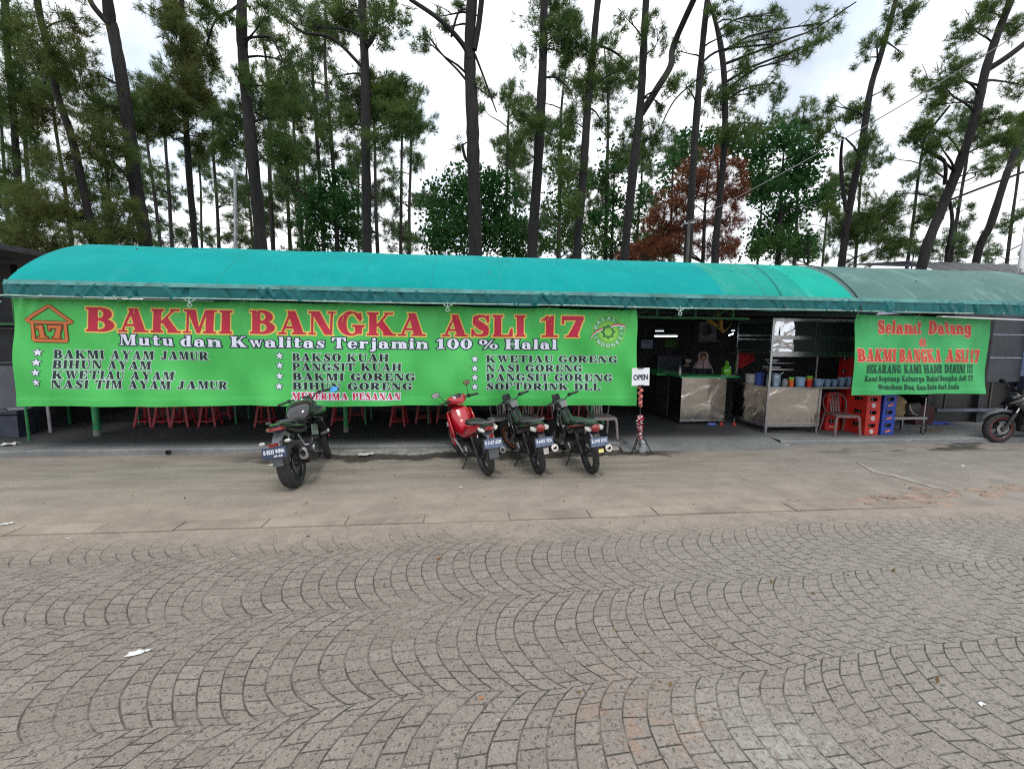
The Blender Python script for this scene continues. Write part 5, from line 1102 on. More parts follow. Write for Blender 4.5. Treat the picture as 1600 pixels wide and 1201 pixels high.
def hijab_head(t):
    face(t, skin_t)
    m = MB(); n = 26; V = []
    rows = [(1.735, .03), (1.72, .075), (1.68, .112), (1.62, .122), (1.56, .118), (1.51, .125), (1.45, .165), (1.38, .205), (1.33, .215)]
    for z, r in rows:
        for k in range(n):
            a = -math.pi/2+.62+(2*math.pi-1.24)*k/(n-1) if 1.52 < z < 1.70 else -math.pi/2+.05+(2*math.pi-.10)*k/(n-1)
            fr = 1+.04*math.sin(7*a+z*30)*(z < 1.55); yy = r*fr*math.sin(a)*(.98 if z > 1.5 else .80); V.append((r*fr*math.cos(a), yy-.022, z))
    m.add(V, [(i*n+k, i*n+k+1, (i+1)*n+k+1, (i+1)*n+k) for i in range(len(rows)-1) for k in range(n-1)]); m.build('head_scarf', hijab, t, 70)
    MB().tube([(.15, -.12, 1.40), (.21, -.08, 1.33), (.24, -.06, 1.22), (.235, -.08, 1.12)], [.02, .022, .02, .012], 8, sq=.5).build('scarf_end', hijab, t)
def mask_head(t):
    face(t, skin_t, col('pale_mask', (.50, .50, .58), .7))
    m = MB(); n = 22; V = []
    rows = [(1.755, .02), (1.745, .07), (1.71, .105), (1.65, .117), (1.57, .112), (1.48, .10)]
    for z, r in rows:
        for k in range(n): a = -math.pi/2+(.95 if z < 1.69 else .02)+(2*math.pi-(1.9 if z < 1.69 else .04))*k/(n-1); V.append((r*math.cos(a), r*math.sin(a)-.018, z))
    m.add(V, [(i*n+k, i*n+k+1, (i+1)*n+k+1, (i+1)*n+k) for i in range(len(rows)-1) for k in range(n-1)]); m.build('hair', black, t, 70)
P, E_, R2, Hn = skeleton(0)
pz = at(1099, 549, Y=9.95); a = skin_person('person in a dusty pink head scarf and dark jacket standing behind the counter', (pz.x, 9.95, pz.z-1.735), R_(-25), jacket, skin_t, hijab_head, P, E_, R2, Hn)
pz = at(1073, 553, Y=10.5); a = skin_person('person with dark hair and a pale face mask, seated low behind the counter', (pz.x, 10.5, pz.z-1.755), R_(8), col('navy_shirt', (.016, .018, .035), .8), skin_t, mask_head, P, E_, R2, Hn)
# ================================================================== motorcycles
def wheel(parent, name, x, R, w, rim_m, M=None, spokes=5, wire=False, stripe=None, disc=None):
    prof = [(R*.70, -w*.30), (R*.74, -w*.44), (R*.84, -w*.5), (R*.93, -w*.42), (R*.985, -w*.22), (R, 0), (R*.985, w*.22), (R*.93, w*.42), (R*.84, w*.5), (R*.74, w*.44), (R*.70, w*.30)]
    rim = MB(); rim.rev([(R*.70, -w*.32), (R*.72, -w*.38), (R*.66, -w*.30), (R*.62, -w*.14), (R*.62, w*.14), (R*.66, w*.30), (R*.72, w*.38), (R*.70, w*.32)], (0, 0, 0), 'y', 36)
    rim.rev([(0, -w*.55), (.028, -w*.55), (.034, -w*.3), (.034, w*.3), (.028, w*.55), (0, w*.55)], (0, 0, 0), 'y', 14)
    if wire:
        for k in range(18):
            a = 2*math.pi*k/18; b2 = a+(.5 if k % 2 else -.5); s_ = 1 if k % 4 < 2 else -1
            rim.tube([(.033*math.cos(b2), s_*w*.3, .033*math.sin(b2)), (R*.63*math.cos(a), 0, R*.63*math.sin(a))], .0028, 4)
    else:
        for k in range(spokes):
            a = 2*math.pi*k/spokes
            for da in (-.10, .10): rim.tube([(.03*math.cos(a+da*2), 0, .03*math.sin(a+da*2)), (R*.64*math.cos(a+da), 0, R*.64*math.sin(a+da))], [.015, .009], 6)
    T = Matrix.Translation((x, 0, R)); T = M @ T if M is not None else T
    o = rim.build(name, rim_m, parent, 50, T)
    ty = MB(); ty.rev(prof, (0, 0, 0), 'y', 44); ty.build('tyre', rubber, o, 60, T)
    if stripe is not None: st = MB(); [st.rev([(R*.725, s_*(w*.40)), (R*.70, s_*(w*.43)), (R*.675, s_*(w*.40))], (0, 0, 0), 'y', 36) for s_ in (1, -1)]; st.build('rim_stripe', stripe, o, 60, T)
    if disc is not None:
        d = MB(); d.rev([(.055, disc), (.115, disc), (.115, disc+.004), (.055, disc+.004), (.055, disc)], (0, 0, 0), 'y', 28); d.build('brake_disc', alu, o, 40, T)
    return o
def plate(parent, x, z, tilt, rz, top, bot, base, inkm, wd=.27, ht=.125, y=0):
    M = Matrix.Translation((x, y, z)) @ Matrix.Rotation(rz, 4, 'X') @ Matrix.Rotation(tilt, 4, 'Y')
    m = MB(); m.box((0, 0, 0), (.004, wd, ht)); o = m.build('number_plate', base, parent, 0, M)
    pts = []; F2 = []
    for txt, w_, h_, dz in ((top, wd*.86, ht*.40, .012), (bot, wd*.36, ht*.20, -ht*.33)):
        if not txt: continue
        V, F = sans(txt, .03); V = V/np.array((V[:, 0].max(), V[:, 1].max())); o0 = len(pts)
        sh = .16*wd if txt == bot else 0
        pts += [M @ Vector((-.0035, -(a-.5)*w_-sh, (b2-.5)*h_+dz)) for a, b2 in V]; F2 += [[i+o0 for i in f] for f in F]
    me = bpy.data.meshes.new('plate_lettering'); me.from_pydata([tuple(p) for p in pts], [], F2); me.materials.append(inkm); link(bpy.data.objects.new('plate_lettering', me), o)
    return o
dark_rim = col('dark_rim', (.06, .06, .065), .35, .6)
plate_dk = col('plate_dark', (.020, .035, .085), .4); plate_lt = col('plate_worn', (.085, .12, .20), .4, var=.3, scale=14); plate_ink = ink('plate_white', (.72, .74, .80)); plate_ink2 = ink('plate_blue', (.04, .07, .22))
def steer(xh, zh, rake, ang):
    ax = Vector((-math.sin(rake), 0, math.cos(rake))); T = Matrix.Translation((xh, 0, zh))
    return T @ Matrix.Rotation(ang, 4, ax) @ T.inverted()
def root_bike(label, rear, front, lean):
    d = Vector(front)-Vector(rear); rz = math.atan2(d.y, d.x); o = thing('motorcycle', label, 'motorcycle', (rear[0], rear[1], 0), rz, 'parked motorcycles', lean)
    o.rotation_mode = 'XYZ'; return o
def kick(parent, x): m = MB(); m.tube([(x, .10, .24), (x-.03, .17, .12), (x-.05, .255, .012)], [.013, .011, .011], 8); m.box((x-.05, .265, .008), (.06, .035, .012)); m.build('kickstand', black, parent)
def fork(parent, M, xh, zh, xa, za, off=.09, r=.026):
    for s_ in (-1, 1):
        m = MB(); p, q = Vector((xh, s_*off, zh)), Vector((xa, s_*off, za)); m.tube([p, p.lerp(q, .55)], .019, 10); m.build('fork_tube', chrome, parent, 50, M)
        m = MB(); m.tube([p.lerp(q, .5), q], [r+.006, r], 10); m.build('fork_leg', dark_metal, parent, 50, M)
    m = MB(); m.box((xh, 0, zh-.02), (.07, off*2+.05, .03)); m.box((xh+.035, 0, zh-.16), (.07, off*2+.05, .03)); m.build('fork_yoke', alu, parent, 30, M)
def bars(parent, M, x, z, w, rise, back, gripm=black, lever=True):
    m = MB(); m.tube([(x, 0, z), (x, .10, z), (x-.02, .16, z+rise), (x-back, w-.10, z+rise), (x-back-.03, w, z+rise-.005)], .011, 8); m.tube([(x, 0, z), (x, -.10, z), (x-.02, -.16, z+rise), (x-back, -w+.10, z+rise), (x-back-.03, -w, z+rise-.005)], .011, 8); m.build('handlebar', black, parent, 50, M)
    for s_ in (-1, 1):
        g = MB(); g.tube([(x-back, s_*(w-.12), z+rise), (x-back-.03, s_*w, z+rise-.005)], .018, 10); g.build('grip', gripm, parent, 50, M)
        g = MB(); g.box((x-back+.01, s_*(w-.155), z+rise), (.045, .045, .05)); g.tube([(x-back+.04, s_*(w-.15), z+rise), (x-back+.055, s_*(w-.02), z+rise-.01)], .005, 6); g.build('brake_lever' if s_ < 0 else 'clutch_lever', dark_metal, parent, 40, M)
def mirror(parent, M, p, q, glassm, s_, r=.062):
    m = MB(); m.tube([p, (Vector(p)+Vector(q))/2+Vector((0, 0, .03)), q], .006, 6); o = m.build('mirror', black, parent, 50, M)
    T = M @ Matrix.Translation(q) if M is not None else Matrix.Translation(q)
    h = MB(); h.loft([(.035, 0, 0, .02, .014, 2), (.015, 0, 0, r*.95, r*.62, 2.4), (-.004, 0, 0, r*1.05, r*.70, 2.4)]); h.build('mirror_shell', black, o, 50, T)
    g = MB(); g.loft([(-.0045, 0, 0, r*.96, r*.62, 2.4), (-.008, 0, 0, r*.94, r*.60, 2.4)]); g.build('mirror_glass', glassm, o, 50, T)
def indicator(parent, x, y, z, s_, M=None):
    m = MB(); m.tube([(x, y, z), (x-.005, y+s_*.07, z+.002)], .009, 6); o = m.build('indicator', black, parent, 50, M)
    l = MB(); l.loft([(-.035, 0, 0, .018, .013, 2), (-.02, 0, 0, .036, .022, 2), (.02, 0, 0, .032, .02, 2), (.035, 0, 0, .012, .01, 2)]); l.v = [(x+a*.7, y+s_*.10+b2, z+c_) for a, b2, c_ in l.v]; l.build('indicator_lens', clear_lens, o, 50, M)
def engine(parent, x0, x1, z0, z1, w):
    m = MB(); m.loft([(x0, 0, z0+.05, w*.6, .05, 4), (x0+.06, 0, (z0+z1)/2-.02, w, (z1-z0)*.40, 4), (x1-.12, 0, (z0+z1)/2-.02, w, (z1-z0)*.42, 4), (x1, 0, z0+.10, w*.6, .07, 4)]); o = m.build('engine', dark_metal, parent, 50)
    c = MB(); [c.rev([(0, s_*(w+.022)), (.075, s_*(w+.020)), (.085, s_*(w)), (.085, s_*(w-.02))], (x0+.13, 0, (z0+z1)/2-.03), 'y', 18) for s_ in (1, -1)]; c.build('engine_cover', alu, o)
    f = MB()
    for k in range(7): f.box((x1-.10+.02*k*.4, 0, z1-.10+.024*k), (.15, w*1.5, .010), Matrix.Rotation(-.3, 3, 'Y'))
    f.build('cylinder_fins', dark_metal, o, 0)
def naked(label, rear, front, lean, st, rimm, stripe=None, plate_txt=('B 8533 WMA', '10-26'), tankm=None, blue=True, faired=False):
    o = root_bike(label, rear, front, lean); wb = (Vector(front)-Vector(rear)).length; R, xh, zh, rake = .305, wb-.34, .93, R_(25)
    M = steer(xh, zh, rake, st); tankm = tankm or gloss_black; Wf = Matrix.Translation((wb, 0, 0))
    wheel(o, 'rear_wheel', 0, R, .165, rimm, spokes=5, stripe=stripe, disc=-.06); wheel(o, 'front_wheel', wb, R-.008, .115, rimm, M, 5, stripe=stripe, disc=.075)
    fork(o, M, xh+.02, zh+.03, wb-.01, R, .105)
    m = MB()
    for s_ in (-1, 1): m.bar((0, s_*.105, R), (.46, s_*.085, R+.07), .035, .055)
    m.bar((.40, -.10, R+.06), (.40, .10, R+.06), .06, .05); m.build('swingarm', dark_metal, o, 30)
    m = MB()
    for s_ in (-1, 1): m.tube([(xh-.02, s_*.04, zh-.08), (xh-.25, s_*.13, zh-.18), (.50, s_*.13, .48), (.44, s_*.10, .34)], .024, 8); m.tube([(.55, s_*.10, .60), (.20, s_*.08, .74), (-.15, s_*.06, .80)], .014, 6)
    m.build('frame', gloss_black, o)
    engine(o, .40, wb-.42, .20, .60, .145)
    m = MB(); m.box((wb-.36, 0, .56), (.05, .30, .26), Matrix.Rotation(-.25, 3, 'Y')); m.build('radiator', dark_metal, o, 0)
    m = MB(); m.loft([(.44, 0, .82, .09, .05, 3), (.52, 0, .86, .155, .10, 3), (.66, 0, .91, .195, .135, 2.8), (.80, 0, .93, .20, .135, 2.6), (.92, 0, .92, .155, .105, 2.6), (1.0, 0, .90, .08, .06, 2.4)], 20); t = m.build('fuel_tank', tankm, o, 60)
    MB().rev([(0, 0), (.04, 0), (.045, -.008)], (.80, 0, 1.068), n=18).build('filler_cap', chrome, t)
    for s_ in (-1, 1):
        m = MB(); m.loft([(.60, s_*.17, .84, .03, .05, 2.5), (.78, s_*.215, .84, .035, .10, 2.5), (.98, s_*.225, .80, .03, .10, 2.5), (1.12, s_*.20, .74, .012, .04, 2.5)]); m.build('tank_shroud', tankm, o, 60)
        m = MB(); m.box((.60, s_*.165, .62), (.20, .02, .15), Matrix.Rotation(.2, 3, 'Y')); m.build('side_panel', col('pewter_panel', (.17, .22, .19), .35, .4), o, 0)
        m = MB(); m.tube([(.44, s_*.13, .34), (.42, s_*.21, .33)], .012, 6); m.box((.42, s_*.24, .33), (.03, .09, .018)); m.build('foot_peg', alu, o)
        m = MB(); m.tube([(.14, s_*.10, .66), (.18, s_*.15, .50), (.20, s_*.20, .49)], .011, 6); m.box((.20, s_*.23, .49), (.03, .08, .018)); m.build('passenger_peg', chrome, o)
    m = MB(); m.tube([(.86, -.15, .50), (.86, -.26, .53)], .03, 10); m.tube([(.86, -.26, .53), (.86, -.285, .535)], [.034, .03], 10); m.build('crash_bobbin', chrome, o)
    m = MB(); m.loft([(-.02, 0, .865, .07, .018, 3), (.06, 0, .868, .105, .035, 3), (.22, 0, .84, .13, .04, 3), (.40, 0, .80, .14, .045, 3), (.52, 0, .815, .10, .05, 3)], 18); m.build('seat', vinyl, o, 60)
    m = MB(); m.loft([(-.28, 0, .865, .055, .022, 3), (-.20, 0, .855, .095, .045, 3), (.0, 0, .80, .125, .075, 3), (.22, 0, .74, .135, .09, 3), (.42, 0, .70, .13, .08, 3)], 18); m.build('tail_fairing', tankm, o, 60)
    for s_ in (-1, 1): m = MB(); m.tube([(.10, s_*.13, .83), (.0, s_*.15, .875), (-.14, s_*.13, .905), (-.22, s_*.07, .915)], .013, 8); m.build('grab_handle', grey_plastic, o)
    m = MB(); m.loft([(-.305, 0, .838, .075, .012, 3), (-.26, 0, .835, .105, .03, 3), (-.16, 0, .82, .10, .02, 3)]); m.build('tail_light', red_lens, o, 60)
    m = MB(); m.loft([(-.10, 0, .78, .07, .03, 3), (-.22, 0, .72, .06, .03, 3), (-.32, 0, .64, .055, .025, 3), (-.36, 0, .56, .06, .02, 3)]); m.build('rear_mudguard', grey_plastic, o, 60)
    m = MB(); m.box((-.375, 0, .665), (.03, .10, .035)); m.build('reflector', red_lens, o, 0)
    plate(o, -.395, .575, R_(14), 0, *plate_txt, plate_dk, plate_ink, .285, .135)
    m = MB(); m.loft([(-.345, 0, .50, .055, .015, 4), (-.33, 0, .44, .045, .012, 4), (-.32, 0, .40, .02, .008, 4)]); m.box((-.36, 0, .46), (.010, .12, .14)); m.build('mud_flap', grey_plastic, o, 50)
    for s_ in (-1, 1): indicator(o, -.31, s_*.05, .685, s_)
    m = MB(); m.tube([(wb-.45, -.06, .45), (wb-.36, -.08, .30), (.75, -.12, .20), (.45, -.15, .22), (.25, -.19, .30)], .024, 8); x_ = m.build('exhaust', dark_metal, o)
    m = MB(); m.loft([(.28, -.20, .30, .035, .05, 2.5), (.20, -.205, .33, .055, .075, 2.5), (-.06, -.225, .43, .058, .085, 2.5), (-.12, -.23, .45, .05, .07, 2.5)], 18); m.build('muffler', dark_metal, x_, 60)
    m = MB(); m.loft([(-.115, -.23, .449, .056, .078, 2.4), (-.145, -.232, .458, .056, .08, 2.4), (-.15, -.232, .459, .030, .045, 2.2), (-.11, -.228, .446, .026, .04, 2.2)], 18, False); m.build('muffler_tip', chrome, x_, 60)
    MB().loft([(-.12, -.229, .449, .027, .042, 2.2), (-.122, -.229, .4495, .026, .041, 2.2)]).build('muffler_bore', black, x_)
    bars(o, M, xh+.0, zh+.09, .37, .06, .06)
    m = MB(); m.box((xh+.06, 0, zh+.10), (.09, .15, .06), Matrix.Rotation(-.5, 3, 'Y')); m.build('instrument', black, o, 30, M)
    m = MB(); m.loft([(xh+.06, 0, zh-.02, .09, .09, 2.6), (xh+.14, 0, zh-.02, .10, .11, 2.6), (xh+.19, 0, zh-.03, .075, .085, 2.6)]); m.build('headlight', tankm, o, 60, M)
    m = MB(); m.loft([(xh+.19, 0, zh-.03, .07, .08, 2.6), (xh+.215, 0, zh-.035, .05, .055, 2.6)]); m.build('headlight_lens', col('smoked_lens', (.05, .055, .06), .15, coat=1) if faired else clear_lens, o, 60, M)
    m = MB(); m.rev([(R+.035, -.062), (R+.045, -.03), (R+.05, 0), (R+.045, .03), (R+.035, .062)], (wb, 0, R), 'y', 16, R_(35), R_(165)); m.build('front_mudguard', tankm, o, 60, M)
    mirror(o, M, (xh-.05, -.28, zh+.14), (xh-.02, -.42, zh+.12 if blue else zh+.27), mirror_blue if blue else mirror_sky, -1)
    if not blue: mirror(o, M, (xh-.05, .28, zh+.14), (xh-.02, .36, zh+.27), mirror_sky, 1)
    m = MB(); m.box((wb-.02, -.125, .36), (.11, .025, .016)); m.build('red_trim', red_paint, o, 0, M)
    if faired:
        for s_ in (-1, 1):
            m = MB(); m.loft([(xh+.20, s_*.10, .80, .02, .03, 3), (xh+.08, s_*.17, .74, .025, .12, 3), (xh-.08, s_*.215, .66, .025, .19, 3), (xh-.28, s_*.21, .52, .022, .22, 3), (xh-.48, s_*.17, .40, .014, .12, 3)]); m.build('side_fairing', gloss_black, o, 60)
            m = MB(); m.bar((xh+.12, s_*.19, .80), (xh-.10, s_*.243, .70), .006, .018); m.build('fairing_stripe', alu, o, 0)
        m = MB(); m.loft([(xh+.30, 0, .80, .02, .02, 3), (xh+.20, 0, .86, .13, .06, 3), (xh+.06, 0, .95, .16, .08, 3), (xh-.06, 0, 1.0, .12, .05, 3)]); m.build('nose_cowl', gloss_black, o, 60)
        m = MB(); m.loft([(wb+.36, 0, .47, .02, .012, 3), (wb+.26, 0, .585, .06, .03, 3), (wb+.05, 0, .66, .075, .04, 3), (wb-.15, 0, .64, .06, .03, 3)]); m.build('front_beak', grey_plastic, o, 60, M)
    kick(o, .48); return o
def underbone(label, rear, front, lean, st, rimm, wire, body, accent, plate_txt, sticker, visor=True, seatm=None):
    o = root_bike(label, rear, front, lean); wb = (Vector(front)-Vector(rear)).length; R, xh, zh, rake = .285, wb-.30, .86, R_(26)
    M = steer(xh, zh, rake, st)
    wheel(o, 'rear_wheel', 0, R, .095, dark_rim, None, 5, wire); wheel(o, 'front_wheel', wb, R, .08, rimm, M, 5, wire, disc=.05)
    fork(o, M, xh+.02, zh, wb-.01, R, .075, .022)
    m = MB()
    for s_ in (-1, 1): m.bar((0, s_*.075, R), (.42, s_*.06, R+.05), .025, .04)
    m.build('swingarm', dark_metal, o, 30)
    for s_ in (-1, 1): m = MB(); m.tube([(.02, s_*.10, R+.02), (.16, s_*.11, .62)], [.026, .026], 10); m.build('shock_absorber', alu if s_ < 0 else dark_metal, o)
    engine(o, .38, wb-.40, .20, .46, .12)
    m = MB(); m.loft([(xh+.02, 0, .80, .05, .07, 3), (xh-.12, 0, .70, .085, .10, 3), (xh-.32, 0, .62, .10, .085, 3), (.45, 0, .62, .115, .09, 3), (.30, 0, .66, .12, .08, 3)], 18); m.build('body_spine', body, o, 60)
    for s_ in (-1, 1):
        m = MB(); m.loft([(.50, s_*.10, .58, .02, .07, 3), (.28, s_*.13, .64, .022, .075, 3), (.02, s_*.12, .72, .02, .05, 3), (-.16, s_*.08, .77, .012, .025, 3)]); m.build('side_cover', body, o, 60)
        m = MB(); m.tube([(.46, s_*.125, .60), (.28, s_*.154, .68), (.02, s_*.142, .745), (-.14, s_*.10, .775)], [.02, .024, .02, .008], 6, sq=.6); m.build('side_stripe', accent, o, 60)
        m = MB(); m.loft([(xh-.05, s_*.10, .62, .015, .10, 3), (xh-.18, s_*.115, .52, .016, .13, 3), (xh-.30, s_*.11, .46, .012, .06, 3)]); m.build('leg_panel', body, o, 60)
        m = MB(); m.tube([(.40, s_*.12, .28), (.40, s_*.22, .28)], .011, 6); m.build('foot_peg', alu, o)
    m = MB(); m.loft([(-.20, 0, .80, .06, .018, 3), (-.10, 0, .79, .10, .034, 3), (.15, 0, .755, .125, .042, 3), (.38, 0, .735, .11, .045, 3), (.52, 0, .735, .06, .03, 3)], 18); m.build('seat', seatm or vinyl, o, 60)
    m = MB(); m.loft([(-.33, 0, .80, .05, .03, 2.6), (-.24, 0, .78, .095, .055, 2.8), (-.05, 0, .72, .115, .065, 3), (.15, 0, .67, .12, .07, 3)], 18); m.build('tail_fairing', body, o, 60)
    m = MB(); m.tube([(.02, .13, .80), (-.14, .125, .845), (-.27, .075, .862), (-.30, 0, .866), (-.27, -.075, .862), (-.14, -.125, .845), (.02, -.13, .80)], .014, 8); m.build('grab_rail', grey_plastic, o)
    m = MB(); m.loft([(-.355, 0, .755, .045, .045, 2.2), (-.335, 0, .757, .062, .058, 2.2), (-.29, 0, .76, .062, .055, 2.2)], 18); m.build('tail_light', red_lens, o, 60)
    for s_ in (-1, 1): m = MB(); m.loft([(-.325, s_*.088, .745, .028, .022, 2.2), (-.29, s_*.095, .75, .045, .032, 2.2), (-.22, s_*.10, .76, .02, .02, 2.2)]); m.build('indicator', clear_lens, o, 60)
    m = MB(); m.loft([(-.22, 0, .70, .06, .03, 3), (-.33, 0, .66, .05, .022, 3), (-.37, 0, .60, .05, .015, 3), (-.40, 0, .44, .055, .010, 4), (-.405, 0, .38, .045, .006, 4)]); m.build('rear_mudguard', black, o, 60)
    plate(o, -.415, .585, R_(14), R_(3), *plate_txt, plate_lt, plate_ink, .26, .12)
    m = MB(); m.box((-.418, -.01, .455), (.004, .075, .05 if sticker is yel_s else .09), Matrix.Rotation(R_(6), 3, 'Y')); m.build('sticker', sticker, o, 0)
    m = MB(); m.tube([(wb-.42, -.03, .36), (wb-.38, -.06, .22), (.55, -.11, .17), (.30, -.14, .22)], .017, 8); x_ = m.build('exhaust', dark_metal, o)
    m = MB(); m.tube([(.32, -.14, .22), (.22, -.15, .25), (-.26, -.19, .42)], [.025, .045, .048], 14); m.build('muffler', dark_metal, x_, 50)
    a, b2 = Vector((-.255, -.1895, .418)), Vector((-.285, -.192, .429)); m = MB(); m.tube([a, b2], [.054, .053], 16); m.build('muffler_tip', col('brass_steel', (.60, .55, .48), .25, .9), x_)
    m = MB(); m.tube([b2-Vector((.0008, 0, 0)), b2-Vector((.002, 0, -.0007))], .034, 14); m.build('muffler_bore', black, x_)
    bars(o, M, xh-.01, zh+.10, .33, .05, .05)
    m = MB(); m.loft([(xh-.06, 0, zh+.05, .07, .05, 3), (xh+.04, 0, zh+.06, .09, .07, 3), (xh+.12, 0, zh+.02, .07, .08, 3), (xh+.15, 0, zh-.0, .04, .05, 3)]); m.build('handlebar_cowl', alu if visor else body, o, 60, M)
    if visor:
        m = MB(); m.loft([(xh+.10, .035, zh+.10, .05, .03, 2.2), (xh+.115, .035, zh+.20, .045, .02, 2.2)]); m.loft([(xh+.10, -.035, zh+.10, .05, .03, 2.2), (xh+.115, -.035, zh+.19, .045, .02, 2.2)]); m.box((xh+.105, 0, zh+.12), (.02, .15, .11)); m.build('visor', black, o, 50, M)
        m = MB(); m.tube([(xh+.04, .14, zh+.10), (xh+.02, .17, zh+.02), (xh+.06, .19, zh-.06)], [.010, .012, .008], 8); m.build('lever_guard', alu, o, 50, M)
    m = MB(); m.rev([(R+.022, -.045), (R+.03, -.02), (R+.032, 0), (R+.03, .02), (R+.022, .045)], (wb, 0, R), 'y', 16, R_(30), R_(170)); m.build('front_mudguard', body, o, 60, M)
    m = MB(); m.tube([(xh-.02, .03, zh), (xh-.12, .10, .70), (xh-.25, .12, .48)], .007, 5); m.tube([(xh+.02, -.03, zh+.05), (xh-.02, -.10, .78), (xh-.15, -.11, .60)], .007, 5); m.build('cables', black, o)
    m = MB(); m.box((xh-.04, .115, .58), (.06, .012, .05)); m.build('white_decal', white_plastic, o, 0)
    kick(o, .46); return o
yel_s = ink('yellow_sticker', (.80, .72, .25)); multi_s = col('patterned_sticker', (.42, .44, .42), .5, var=.5, scale=25, dirt=(.45, .08, .05))
# dark naked motorcycle
naked('black naked sports motorcycle with a dark B 8533 WMA plate, parked alone at the left', (-2.27, 5.73), (-2.30, 7.06), R_(-9), R_(20), gloss_black, tankm=gloss_black)
orange_rim = col('orange_rim', (.27, .085, .025), .35, .3, dirt=(.25, .10, .05))
underbone('black motorcycle with a bronze front wheel, in the middle of the row of three', (1.02, 6.07), (.78, 7.28), R_(-8), R_(24), orange_rim, False, gloss_black, gloss_black, ('B 6452 VZA', ''), multi_s)
underbone('black motorcycle with a red side stripe and a yellow sticker, rightmost of the row', (1.80, 6.03), (1.62, 7.26), R_(-8), R_(22), dark_rim, True, gloss_black, red_paint, ('B 3197 KVC', ''), yel_s, seatm=col('greenish_vinyl', (.022, .04, .038), .45))
